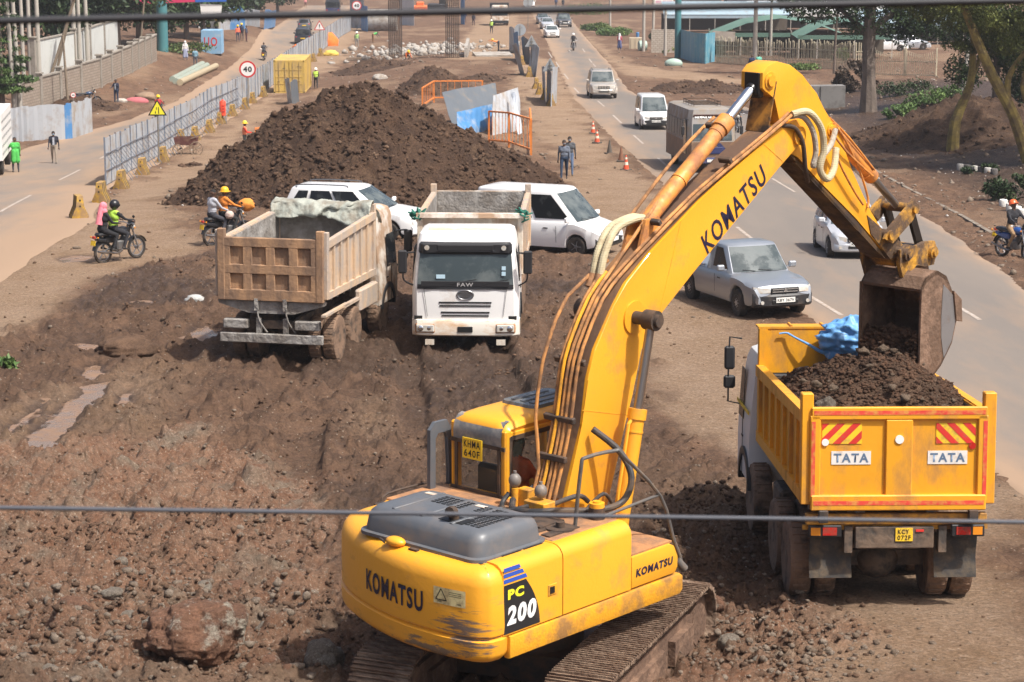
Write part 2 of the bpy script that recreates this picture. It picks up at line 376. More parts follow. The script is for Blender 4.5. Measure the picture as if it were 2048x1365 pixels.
# ---------------- roads ----------------
def asphalt():
    m=bpy.data.materials.new('asphalt'); m.use_nodes=True; t=m.node_tree; N=t.nodes; L=t.links; b=N['Principled BSDF']; b.inputs['Roughness'].default_value=.85
    tc=N.new('ShaderNodeTexCoord'); 
    def noi(s,st=(1,1,1),d=8):
        mp=N.new('ShaderNodeMapping'); mp.inputs['Scale'].default_value=st; L.new(tc.outputs['Object'],mp.inputs[0])
        n=N.new('ShaderNodeTexNoise'); n.inputs['Scale'].default_value=s; n.inputs['Detail'].default_value=d; n.inputs['Roughness'].default_value=.6; L.new(mp.outputs[0],n.inputs[0]); return n.outputs[0]
    def mr(src,a,b_,c=0,d=1):
        r=N.new('ShaderNodeMapRange'); r.inputs[1].default_value=a; r.inputs[2].default_value=b_; r.inputs[3].default_value=c; r.inputs[4].default_value=d; L.new(src,r.inputs[0]); return r.outputs[0]
    def mix(f,a,b_):
        x=N.new('ShaderNodeMix'); x.data_type='RGBA'; L.new(f,x.inputs[0])
        for i,v in ((6,a),(7,b_)):
            if isinstance(v,tuple): x.inputs[i].default_value=(*v,1)
            else: L.new(v,x.inputs[i])
        return x.outputs[2]
    at_=N.new('ShaderNodeAttribute'); at_.attribute_name='dust'
    col=mix(mr(noi(.35,(1,.12,1)),.35,.65),(.155,.133,.115),(.20,.165,.135))
    col=mix(mr(noi(60),.4,.7,0,.5),col,(.11,.1,.09))
    s=N.new('ShaderNodeMath'); s.operation='ADD'; L.new(at_.outputs['Fac'],s.inputs[0]); L.new(mr(noi(.7,(1,.2,1)),.3,.7,-.45,.35),s.inputs[1]); 
    col=mix(mr(s.outputs[0],0,.9),col,(.29,.195,.125))
    L.new(col,b.inputs['Base Color'])
    bp=N.new('ShaderNodeBump'); bp.inputs['Strength'].default_value=.25; bp.inputs['Distance'].default_value=.02; L.new(noi(45),bp.inputs['Height']); L.new(bp.outputs[0],b.inputs['Normal'])
    return m
ASP=asphalt()
def road(name,fl,fr,y0,y1,dl,dr,base):
    ys=np.exp(np.linspace(math.log(y0),math.log(y1),260)); t=np.linspace(0,1,28)
    l=fl(ys)+.25*fbm(ys*.35,ys*0,4,77); r=fr(ys)+.25*fbm(ys*.35,ys*0+9,4,78)
    X=l[:,None]+(r-l)[:,None]*t[None]; Y=np.broadcast_to(ys[:,None],X.shape); Z=gz(X,Y)+.006
    Z[:,0]-=.09; Z[:,-1]-=.09
    nr,nc=X.shape; i=np.arange(nr-1)[:,None]*nc+np.arange(nc-1)[None]
    Fc=np.stack([i,i+1,i+1+nc,i+nc],-1).reshape(-1,4)
    o=arrmesh(name,np.stack([X,Y,Z],-1).reshape(-1,3),Fc,ASP,smooth=True)
    a=o.data.attributes.new('dust','FLOAT','POINT')
    d=np.maximum(1-(X-l[:,None])/dl,1-(r[:,None]-X)/dr).clip(0,1)*.95+base(X,Y)
    a.data.foreach_set('value',d.ravel().astype(np.float32)); return tag(o,kind='structure')
road('road_right',rrl,rrr,YR[0],YR[1],2.2,.8,lambda X,Y:.25*sst(150,240,Y)+.0*X)
road('road_left',lrl,lrr,YL[0],YL[1],1.5,3.5,lambda X,Y:.45+.25*sst(80,55,Y)+.0*X)
# painted dashes
PAINT=mk('road_paint',(.42,.375,.33),.8,dirt=((.30,.22,.16),.55,6))
def dashes(name,segs,w=.12):
    V=[];Fc=[]
    for a,b in segs:
        A=at(*a);B=at(*b);d=(B-A); d.z=0; n=Vector((d.y,-d.x,0)).normalized()*w/2; K=8; k0=len(V)
        for i in range(K+1):
            p=A.lerp(B,i/K)
            for s in(-1,1):
                q=p+n*s; V.append((q.x,q.y,float(gz(q.x,q.y))+.012))
        for i in range(K): Fc.append((k0+2*i,k0+2*i+1,k0+2*i+3,k0+2*i+2))
    tag(arrmesh(name,V,Fc,PAINT),kind='structure')
dashes('lane_marking_right',[((1097,105),(1104,116)),((1112,125),(1119,136)),((1128,148),(1137,159)),((1148,176),(1158,187)),((1195,202),(1209,214)),((1226,231),(1243,247)),((1267,271),(1286,288)),((1316,317),(1342,340)),((1385,373),(1412,394)),((1474,455),(1520,491)),((1614,590),(1684,632)),((1900,605),(1960,641)),((1545,358),(1590,385)),((1965,866),(1988,886)),((1165,98),(1170,105)),((1178,118),(1184,126)),((1186,128),(1191,134))])
dashes('lane_marking_left',[((0,425),(62,391)),((118,361),(160,340)),((200,318),(232,300))])
# drain channel and kerb along the right verge
kb=MB(); pts=[at(*p) for p in [(1640,286),(1700,326),(1790,378),(1900,436),(1985,488),(2080,556)]]
for a,b in zip(pts,pts[1:]): kb.bar(a+Vector((.5,0,-.02)),b+Vector((.5,0,-.02)),.16,.16)
tag(kb.build('verge_kerb',mk('old_concrete',(.27,.24,.2),.9,dirt=((.13,.09,.06),.6,3),bump=.5,bs=20)),kind='structure')
# puddles
WAT=mk('muddy_water',(.21,.135,.09),.06,dirt=((.22,.135,.085),.5,1.5),spec=.4)
for k,P in enumerate(PW):
    c=P.mean(0); mn=P.min(0)-.4; mx=P.max(0)+.4; n=34
    gx,gy=np.meshgrid(np.linspace(mn[0],mx[0],n),np.linspace(mn[1],mx[1],n)); ok=pdist(P,gx,gy)>-.38
    zz=gz(gx,gy)-.045
    i=np.arange(n-1)[:,None]*n+np.arange(n-1)[None]; keep=ok[:-1,:-1]|ok[1:,1:]
    Fc=np.stack([i,i+1,i+1+n,i+n],-1)[keep]
    tag(arrmesh('puddle',np.stack([gx,gy,zz],-1).reshape(-1,3),Fc,WAT,smooth=True),kind='structure')
# ---------------- loose clods and stones on the ground (uncountable) ----------------
M_CLOD=earth('clod_soil',(.18,.108,.068),(.105,.064,.042),(.25,.2,.15),sc=2,stones=.2,bump=.8)
M_STONE=earth('stone_grit',(.25,.20,.155),(.17,.125,.09),(.36,.33,.28),sc=2.5,stones=.6,bump=.7)
def scatter_ground(name,n,ymin,ymax,size,mat,keep,seed):
    rg=np.random.RandomState(seed)
    y=ymin*(ymax/ymin)**rg.rand(n); x=(rg.rand(n)*2-1)*(.235*y+.5)
    m,r,d,rd=zones(x,y); k=keep(x,y,m,r,d,rd)>rg.rand(n); x,y=x[k],y[k]
    dz,pud=dirt_z(x,y); S=size[0]+(size[1]-size[0])*rg.rand(len(x))**4; S=S*np.clip(y/38,.6,2.2); q=pud<.2
    P=np.stack([x,y,gz(x,y)+dz+S*.2],-1)[q]
    V,Fc=clods(P,S[q],seed); tag(arrmesh(name,V,Fc,mat),kind='stuff')
lump=lambda x,y:sst(-.1,.4,fbm(x*1.2,y*1.2,2,55))
def inheap(x,y): return 0
scatter_ground('loose_clods',110000,21,75,(.006,.042),M_CLOD,lambda x,y,m,r,d,rd:(m*.85*lump(x,y)+.03*d*(rd<.1))*(1-rd),1)
scatter_ground('loose_stones',26000,21,60,(.006,.042),M_STONE,lambda x,y,m,r,d,rd:(m*.12+r*.4*lump(x+5,y)+.05*d*(rd<.1))*(1-rd),2)
scatter_ground('roadside_rubble',9000,60,240,(.02,.07),M_STONE,lambda x,y,m,r,d,rd:(1-m)*(1-rd)*(.6-.58*np.clip(d,0,1)),4)
def cluster(name,pts,n,sx,sy,size,mat,seed):
    rg=np.random.RandomState(seed); X=[];Y=[]
    for px,py,k in pts: c=at(px,py); m=int(n*k); X.append(c.x+rg.randn(m)*sx); Y.append(c.y+rg.randn(m)*sy)
    x=np.concatenate(X);y=np.concatenate(Y); S=size[0]+(size[1]-size[0])*rg.rand(len(x))**4; dz,_=dirt_z(x,y); V,Fc=clods(np.stack([x,y,gz(x,y)+dz+S*.25],-1),S,seed); tag(arrmesh(name,V,Fc,mat),kind='stuff')
cluster('rubble_stones',[(120,1190,1),(300,1220,1),(60,1290,1.2),(220,1300,1.2),(500,1200,.8),(620,1300,.6),(420,1080,.5)],230,1.0,.8,(.008,.075),M_STONE,61)
cluster('rubble_clods',[(100,1200,1),(330,1240,1),(80,1290,1.2),(260,1330,1.2),(560,1230,1),(660,1240,.6),(420,1120,1),(200,1080,1),(500,1060,1),(50,1080,1)],700,1.3,1.0,(.006,.055),M_CLOD,64)
cluster('pit_stones',[(1450,1220,1),(1560,1290,1.2),(1480,1330,1),(1700,1300,.5),(1400,1100,.7)],300,.6,.7,(.008,.055),M_STONE,62)
cluster('pit_clods',[(1450,1220,1),(1560,1290,1),(1480,1330,1),(1420,1130,1.5),(1480,1060,1.5),(1400,1020,1.2),(1520,1180,1)],600,.6,.8,(.006,.05),M_CLOD,65)
# tiny litter specks on verge
scatter_ground('pale_litter',1100,70,200,(.015,.035),mk('litter_shade',(.5,.47,.43),.8),lambda x,y,m,r,d,rd:(1-m)*(1-rd)*(1-np.clip(d,0,1))*.7*(np.abs(x)>8),5)
# ---------------- boulders in the foreground ----------------
def boulder(px,py,w,h,d,seed,label,mat,name='boulder',cat='boulder',lift=0.,sub=4,rot=0,group=None,rough=.3):
    P=at(px,py); b=bmesh.new(); bmesh.ops.create_icosphere(b,subdivisions=sub,radius=1)
    V=np.array([v.co[:] for v in b.verts]); Fc=np.array([[v.index for v in f.verts] for f in b.faces]); b.free()
    r=1+rough*vn(V[:,0]*1.1+seed,V[:,1]*1.1,V[:,2]*1.1,seed)+.15*vn(V[:,0]*2.7,V[:,1]*2.7,V[:,2]*2.7,seed+1)+.06*vn(V[:,0]*7,V[:,1]*7,V[:,2]*7,seed+2)+.03*vn(V[:,0]*16,V[:,1]*16,V[:,2]*16,seed+3)
    V=V*r[:,None]; V=np.round(V*3.2+.25*vn(V[:,0]*5,V[:,1]*5,V[:,2]*5,seed+7)[:,None])/3.2*.25+V*.75
    o=arrmesh(name,V*[w/2,d/2,h/2],Fc,mat,smooth=False); o.location=P+Vector((0,0,h*.22+lift)); o.rotation_euler=(0,0,rot)
    return tag(o,label,cat,group)
M_RED=earth('red_boulder',(.25,.13,.08),(.16,.09,.06),(.42,.37,.31),sc=1.6,stones=.3,bump=1,patch=((.40,.36,.29),.53,.62,2.6))
M_GREYB=earth('grey_boulder',(.24,.205,.165),(.155,.12,.09),(.4,.38,.33),sc=2,stones=.3,bump=.9,patch=((.34,.32,.27),.5,.65,5))
boulder(402,1312,1.2,.8,1.05,3,'large reddish boulder with pale patches in front left, biggest rock of the foreground',M_RED,rot=.2,sub=6,rough=.22,lift=.12)
for i,(px,py,w,h,sd,lb,m) in enumerate([
 (252,1248,.27,.24,11,'rounded khaki stone just left of the large red boulder',M_GREYB),(297,1258,.22,.19,12,'khaki stone between the rounded stone and the large red boulder',M_GREYB),
 (228,1192,.33,.15,13,'flat pale stone with a dark underside behind the khaki stones',M_GREYB),(198,1240,.24,.17,14,'angular brown stone left of the rounded khaki stone',M_GREYB),
 (408,1188,.26,.22,15,'grey stone with a white stain behind the large red boulder',M_GREYB),(470,1180,.42,.2,16,'slanting red brown slab of rock behind the large boulder',M_RED),
 (150,1232,.5,.3,17,'tilted brown slab of rock near the left edge',M_RED),(530,1262,.22,.16,18,'dark rounded stone right of the large red boulder',M_GREYB),
 (538,1330,.25,.17,19,'brown flat stone below the dark rounded stone, left of the digger',M_RED),(660,1050,.01,.01,20,'',None),
 (243,1128,.17,.15,21,'highest stone of the small grey cluster in the red soil',M_GREYB),(575,1348,.2,.16,23,'round brown stone at the bottom edge beside the digger track',M_RED),
 (650,1335,.5,.42,22,'dark rock lying in the shade under the rear of the digger',M_GREYB),(100,1345,.2,.14,24,'grey chunk at the bottom edge near the left corner',M_GREYB),
 (190,1345,.22,.17,25,'angular stone at the bottom edge below the khaki stones',M_GREYB),(602,1024,.16,.1,26,'pale stone in front of a small hole, just above the lower cable',M_GREYB),
 (1460,1290,.3,.2,27,'brown stone in the rubble right of the digger track',M_GREYB),(1520,1330,.22,.16,28,'grey stone at the bottom edge right of the digger track',M_GREYB),(1428,1215,.3,.22,29,'rough clod tight against the front of the digger track',M_RED)]):
    if m: boulder(px,py,w,h,w*.85,sd,lb,m,name='rock',cat='rock',sub=3,rot=i)
boulder(255,712,1.5,.5,.8,41,'long brown slab of packed earth lying beyond the puddles',M_CLOD,name='earth_slab',cat='earth slab',rot=.2)
# ---------------- spoil heaps ----------------
M_HEAP=earth('heap_soil',(.105,.06,.036),(.062,.036,.024),(.20,.145,.10),sc=.8,stones=.25,bump=1.,rough=.9,patch=((.17,.105,.065),.54,.70,.7),bd=.2)
M_HEAPC=earth('heap_clod',(.115,.067,.041),(.07,.041,.027),(.19,.14,.1),sc=1.2,stones=.1,bump=.9,rough=.9,patch=((.20,.13,.085),.58,.66,.9))
def heap(label,x0,x1,y0,y1,fn,step,nclod,csz,seed,cat='spoil heap'):
    cx,cy=(x0+x1)/2,(y0+y1)/2; cz=float(gz(cx,cy))
    xs=np.arange(x0,x1,step); ys=np.arange(y0,y1,step*1.3); X,Y=np.meshgrid(xs,ys)
    def hz(x,y):
        h=fn(x,y); e=sst(-.1,.9,h)
        n=.34*fbm(x*.8,y*.8,3,seed)+.46*np.maximum(0,fbm(x*1.7,y*1.7,4,seed+5))+.42*np.maximum(0,fbm(x*4.2,y*4.2,4,seed+9,.65))-.1
        return h+e*n
    Hh=hz(X,Y); Z=gz(X,Y)+np.minimum(Hh,60)-.12; nr,nc=X.shape; i=np.arange(nr-1)[:,None]*nc+np.arange(nc-1)[None]
    ok=Hh>-.15; keep=ok[:-1,:-1]|ok[1:,1:]
    Fc=np.stack([i,i+1,i+1+nc,i+nc],-1)[keep]
    V=np.stack([X,Y,Z],-1).reshape(-1,3); used=np.unique(Fc); mp=np.full(len(V),-1); mp[used]=np.arange(len(used))
    root=arrmesh('spoil_heap',V[used]-[cx,cy,cz],mp[Fc],M_HEAP,smooth=True); root.location=(cx,cy,cz)
    rg=np.random.RandomState(seed); x=x0+(x1-x0)*rg.rand(nclod); y=y0+(y1-y0)*rg.rand(nclod); h=hz(x,y); k=(h>.0)|((h>-.5)&(rg.rand(nclod)<.2)); x,y,h=x[k],y[k],h[k]
    S=csz[0]+(csz[1]-csz[0])*rg.rand(len(x))**5
    P=np.stack([x-cx,y-cy,gz(x,y)+np.maximum(h,0)-.12-cz+S*.25],-1); V,Fc=clods(P,S,seed)
    tag(arrmesh('clod_cover',V,Fc,M_HEAPC,parent=root),kind='stuff')
    return tag(root,label,cat)
def G(x,y,cx,cy,sx,sy,h,p=1.): return h*np.exp(-(((x-cx)/sx)**2+((y-cy)/sy)**2)**p)
pk=at(735,345); base=at(720,430)
print('heap',pk,base)
def cone(x,y,cx,cy,rx,ry,h): return h*(1-np.sqrt(((x-cx)/rx)**2+((y-cy)/ry)**2))
def smax(*a,k=.5):
    a=np.stack(a); m=a.max(0); return m+k*np.log(np.exp((a-m)/k).sum(0))
# ---------------- people ----------------
def cloth(c,n=None): return mk('cloth_%d_%d_%d'%tuple(int(v*255) for v in c),c,.9,dirt=((c[0]*.6,c[1]*.6,c[2]*.6),.35,9),bump=.25,bs=25)
SKIN=mk('dark_skin',(.10,.052,.032),.55); HAIR=mk('black_hair',(.012,.010,.009),.85,bump=.6,bs=60); SHOE=mk('worn_shoes',(.03,.024,.02),.7)
BLACK=mk('black_plastic',(.018,.018,.02),.45); WHITEP=mk('white_plastic',(.75,.75,.73),.4)
def _caps(C,vox,name,parent,mats):
    "C: list of (p0,p1,r0,r1,mat index) -> one continuous voxel-merged skin"
    b=MB()
    for p0,p1,r0,r1,mi in C:
        p0=Vector(p0);p1=Vector(p1)
        b.sph(p0,r0,2); b.sph(p1,r1,2)
        if (p1-p0).length>1e-3: b.cyl(p0,p1,r0,r1,12)
    me=bpy.data.meshes.new('t'); b.b.to_mesh(me); b.b.free(); o=bpy.data.objects.new('t',me); SC.collection.objects.link(o)
    m=o.modifiers.new('r','REMESH'); m.mode='VOXEL'; m.voxel_size=vox; m.use_smooth_shade=True
    s=o.modifiers.new('s','SMOOTH'); s.factor=.5; s.iterations=3
    dg=bpy.context.evaluated_depsgraph_get(); dg.update(); nm=bpy.data.meshes.new_from_object(o.evaluated_get(dg)); bpy.data.objects.remove(o)
    nm.name=name; nm.materials.clear()
    for mt in mats: nm.materials.append(mt)
    n=len(nm.polygons); ctr=np.empty(n*3); nm.polygons.foreach_get('center',ctr); ctr=ctr.reshape(-1,3); best=np.full(n,9e9); idx=np.zeros(n,int)
    for p0,p1,r0,r1,mi in C:
        a=np.array(p0);d=np.array(p1)-a; L=d.dot(d)+1e-9; t=np.clip((ctr-a)@d/L,0,1); ds=np.linalg.norm(ctr-a-t[:,None]*d,axis=1)-(r0+(r1-r0)*t)
        k=ds<best; best[k]=ds[k]; idx[k]=mi
    nm.polygons.foreach_set('material_index',idx.astype(np.int32)); nm.shade_smooth()
    ob=bpy.data.objects.new(name,nm); SC.collection.objects.link(ob); ob.parent=parent; return ob
def person(label,loc,rz,shirt=(.1,.1,.12),pants=(.05,.06,.09),lean=0.,arms=((8,12,10),(8,12,10)),legs=((0,4,0),(0,4,0)),head=0.,helmet=None,hair=True,coat=0,vest=None,skirt=False,mask=None,front=None,hood=None,group=None,h=1.72,seat=None,vox=.024,shoe=None,hat=None,cat='person'):
    k=h/1.72; root=empty('person',loc,rz,label,cat,group)
    mats=[SKIN,cloth(shirt),cloth(pants),SHOE if shoe is None else cloth(shoe),HAIR,cloth(vest) if vest else cloth(shirt)]
    C=[]; V=Vector
    def ld(p,sp,s): return V((s*math.sin(R(sp)),math.sin(R(p))*math.cos(R(sp)),-math.cos(R(p))*math.cos(R(sp))))
    # legs relative to pelvis
    LG=[]
    for s,(p,sp,kn) in zip((-1,1),legs):
        hip=V((.09*s,0,-.02)); kne=hip+ld(p,sp,s)*.43; ank=kne+ld(p-kn,sp*.4,s)*.41; LG.append((hip,kne,ank,p-kn))
    pz=seat if seat is not None else (-min(l[2].z for l in LG)+.075)
    P=V((0,0,pz)); 
    for (hip,kne,ank,ap),s in zip(LG,(-1,1)):
        hip,kne,ank=hip+P,kne+P,ank+P; C+=[(hip,kne,.092,.062,2),(kne,ank-(ank-kne)*.08,.06,.042,2)]
        f=V((0,math.cos(R(ap*.5)),math.sin(R(ap*.5)))); heel=ank-V((0,0,.035))-f*.05; C+=[(heel,ank+f*.14-V((0,0,.045)),.036,.032,3)]
    a=R(lean); up=V((0,math.sin(a),math.cos(a))); fw=V((0,math.cos(a),-math.sin(a))); X=V((1,0,0))
    def T(x,y,z): return P+X*x+fw*y+up*z
    C+=[(T(-.07,0,.02),T(.07,0,.02),.115,.115,2),(T(-.065,.01,.16),T(.065,.01,.16),.112,.112,5),(T(-.085,0,.33),T(.085,0,.33),.125,.125,5),(T(0,0,.1),T(0,0,.4),.12,.12,5),
        (T(-.155,-.01,.46),T(.155,-.01,.46),.072,.072,5),(T(0,0,.48),T(0,.02,.57),.055,.052,0)]
    hp=R(lean*.35-head); hu=V((0,math.sin(hp),math.cos(hp))); hf=V((0,math.cos(hp),-math.sin(hp))); N=T(0,.02,.56)
    hc=N+hu*.115
    C+=[(hc-hf*.02,hc+hf*.012,.093,.088,0),(hc+hu*.02-hf*.01,hc+hu*.03,.092,.09,4 if hair else 0),(N+hu*.03,N+hu*.045+hf*.05,.055,.045,0),(hc+hf*.088-hu*.012,hc+hf*.106-hu*.03,.012,.014,0),(hc+X*.088,hc+X*.092-hu*.02,.014,.012,0),(hc-X*.088,hc-X*.092-hu*.02,.014,.012,0)]
    for s,(p,sp,el) in zip((-1,1),arms):
        sh=T(.19*s,-.01,.45); ua=ld(p+lean*.3,sp,s); elb=sh+ua*.29; fa=ld(p+lean*.3+el,sp*.35-(10 if el>30 else 0),s); wr=elb+fa*.25
        C+=[(sh,elb,.056,.043,1),(elb,wr,.041,.030,1),(wr,wr+fa*.075,.027,.033,0)]
        # fingers and thumb
        nrm=fa.cross(X).normalized(); lat=fa.cross(nrm).normalized()
        for q,L in enumerate((.055,.068,.072,.062)):
            b0=wr+fa*.085+lat*(-.03+.02*q); m0=b0+(fa+nrm*.25).normalized()*L*.55; C+=[(b0,m0,.011,.010,0),(m0,m0+(fa+nrm*.8).normalized()*L*.45,.010,.009,0)]
        t0=wr+fa*.03-lat*.03; C.append((t0,t0-lat*.03+fa*.045,.013,.010,0))
    if coat:
        for dx in(-.06,.06):
            for dy in(-.04,.05): C.append((T(dx,dy,.1),P+V((dx*1.6,dy*1.7,.02-coat)),.12,.13,1))
    if skirt:
        for dx in(-.05,.05): C.append((P+V((dx,0,0)),P+V((dx*2.3,0,-.62)),.13,.14,2))
    if k!=1: C=[(V(p)*k,V(q)*k,r0*k,r1*k,m) for p,q,r0,r1,m in C]; hc=hc*k
    _caps(C,vox,'body',root,mats)
    ang=Euler((-hp,0,0))
    if helmet:
        b=MB(); M=Matrix.Translation(hc+hu*.015*k)@ang.to_matrix().to_4x4()
        pr=[(.001,.150),(.06,.140),(.10,.112),(.125,.065),(.133,.01),(.135,-.01)]
        if len(helmet)>3 and helmet[3]=='full': b.sph((0,.005,0),.15,3,sc=(.92,1.05,1.0)); b.box((0,.12,-.02),(.2,.06,.09),bev=.02)
        else:
            b.lathe([(r*k,z*k) for r,z in pr][::-1]+[]); b.lathe([(.118*k,-.012*k),(.155*k,-.016*k),(.158*k,-.008*k),(.12*k,.004*k)]); b.box((0,.15,-.008),(.13,.09,.012),bev=.004)
        b.xf(M); b.build('helmet',mk('helmet_%d_%d_%d'%tuple(int(v*99) for v in helmet[:3]),helmet[:3],.35),root,smooth=50)
    if front:
        b=MB(); b.box(T(0,.118,.26)*k,(.10,.03,.40),rot=(-a,0,0),bev=.01); b.build('shirt_front',cloth(front),root)
    if mask:
        b=MB(); b.sph(hc+hf*.062*k-hu*.035*k,.058*k,2,sc=(1,.7,.8)); b.build('face_mask',cloth(mask),root)
    if hood:
        b=MB(); b.sph(hc-hf*.015*k+hu*.012*k,.118*k,3,sc=(.95,1,1.1)); b.sph(N-fw*.03+V((0,0,-.02)),.13*k,2,sc=(1.2,.9,1.0)); b.cyl(hc-hf*.08,T(0,-.13,.15),.08,.11,10)
        b.build('headscarf',cloth(hood),root)
    if hat:
        b=MB(); b.sph(hc+hu*.035*k,.106*k,2,sc=(1,1.02,.85)); b.box(hc+hf*.12*k+hu*.03*k,(.13,.09,.012),rot=ang); b.build('hat',cloth(hat),root)
    return root
WALK=dict(legs=((22,3,6),(-14,3,12)),arms=((-16,9,12),(18,9,16)))
WALK2=dict(legs=((-14,3,14),(20,3,4)),arms=((16,9,16),(-14,9,12)))
ORNG=(.72,.13,.03); HIVIS=(.42,.66,.06); HY=(.80,.50,.02); HW=(.78,.77,.74)
def ph(px,py,label,face,**k):
    "face: heading in degrees, 0=away from the camera, 180=towards it, clockwise"
    P=at(px,py,.0); return person(label,P,-R(face),**k)
# ---------------- paints ----------------
YEL=mk('digger_yellow',(.80,.365,.022),.40,dirt=((.36,.18,.07),.31,1.9),bump=.05,bs=30,coat=.15)
YELW=mk('digger_yellow_worn',(.76,.35,.018),.5,dirt=((.18,.10,.05),.42,2.6),bump=.15,bs=30)
YELO=mk('digger_orange_rusty',(.72,.29,.05),.5,dirt=((.30,.13,.06),.55,3),bump=.15,bs=20)
RUSTB=mk('rusty_deck',(.20,.115,.07),.85,dirt=((.42,.20,.08),.6,2.5),bump=.4,bs=12)
YELM=mk('yellow_caked_in_mud',(.62,.31,.03),.6,dirt=((.10,.06,.035),.68,3.2),bump=.3,bs=20)
GRY=mk('hood_grey',(.10,.108,.12),.42,dirt=((.15,.13,.12),.4,3),bump=.05)
DK=mk('dark_steel',(.035,.028,.024),.6,dirt=((.09,.055,.035),.6,6),bump=.2)
GREASE=mk('black_grease',(.014,.012,.011),.3)
CHROME=mk('chrome_rod',(.78,.79,.80),.12,1.); RODD=mk('dull_rod',(.30,.27,.25),.3,.9)
HOSE=mk('black_hose',(.03,.03,.032),.55,dirt=((.12,.08,.05),.5,5)); SLEEVE=mk('beige_hose_sleeve',(.50,.43,.27),.75,dirt=((.3,.23,.13),.4,6),bump=.12,wave=(2,12))
MUDM=earth('caked_mud',(.17,.105,.065),(.10,.062,.04),(.36,.3,.25),sc=3,stones=.5,bump=1)
STEELB=mk('bucket_steel',(.30,.19,.13),.6,.15,dirt=((.14,.085,.055),.7,2.2),bump=.5,bs=14)
PLATE_Y=mk('yellow_plate',(.85,.55,.02),.5,dirt=((.3,.2,.08),.4,6)); INK=mk('lettering_navy',(.012,.010,.035),.5); INKB=mk('lettering_black',(.01,.01,.01),.5); INKW=mk('lettering_white',(.82,.82,.80),.5)
RED=mk('marker_red',(.62,.035,.025),.5,dirt=((.3,.12,.06),.35,9)); WHT=mk('white_paint',(.74,.735,.72),.35,dirt=((.42,.30,.20),.25,1.5),coat=.2); WHTD=mk('white_paint_dirty',(.66,.61,.54),.55,dirt=((.36,.23,.14),.6,2.2),bump=.1)
def glass(name,c,al,r=.04):
    m=mk(name,c,r,spec=.7); m.node_tree.nodes['Principled BSDF'].inputs['Alpha'].default_value=al; return m
GL_C=glass('cab_glass',(.05,.06,.05),.16); GLD=mk('car_glass',(.012,.014,.017),.12,spec=.2,dirt=((.06,.065,.065),.4,1.3)); GLM=mk('car_glass_clear',(.045,.06,.065),.09,spec=.35,dirt=((.13,.15,.15),.45,1.1))  # pale mottle in the windscreen colour imitates broken reflections
def ftext(s,c,xd,yd,w,h,mat,parent,name='lettering',shear=0,bold=.02,ext=.002,curve=None):
    cu=bpy.data.curves.new('t','FONT'); cu.body=s; cu.size=1; cu.offset=bold; cu.extrude=0; cu.space_character=1.18; cu.shear=shear; cu.resolution_u=3
    o=bpy.data.objects.new('t',cu); me=bpy.data.meshes.new_from_object(o); bpy.data.objects.remove(o)
    b=bmesh.new(); b.from_mesh(me)
    if curve: bmesh.ops.subdivide_edges(b,edges=[e for e in b.edges if e.calc_length()>.2],cuts=2)
    xs=[v.co.x for v in b.verts]; ys=[v.co.y for v in b.verts]; x0,x1,y0,y1=min(xs),max(xs),min(ys),max(ys)
    xd=Vector(xd).normalized();yd=Vector(yd).normalized(); n=xd.cross(yd); c=Vector(c or (0,0,0))
    for v in b.verts:
        X=(v.co.x-(x0+x1)/2)/(x1-x0)*w; Y=(v.co.y-(y0+y1)/2)/(y1-y0)*h
        v.co=curve(X,Y) if curve else c+xd*X+yd*Y+n*ext
    b.to_mesh(me); b.free(); me.materials.clear(); me.materials.append(mat)
    ob=bpy.data.objects.new(name,me); SC.collection.objects.link(ob); ob.parent=parent; return ob
# the tight bold lettering is drawn stroke by stroke
def strokes(letters,xs0,widths,th,gap): pass
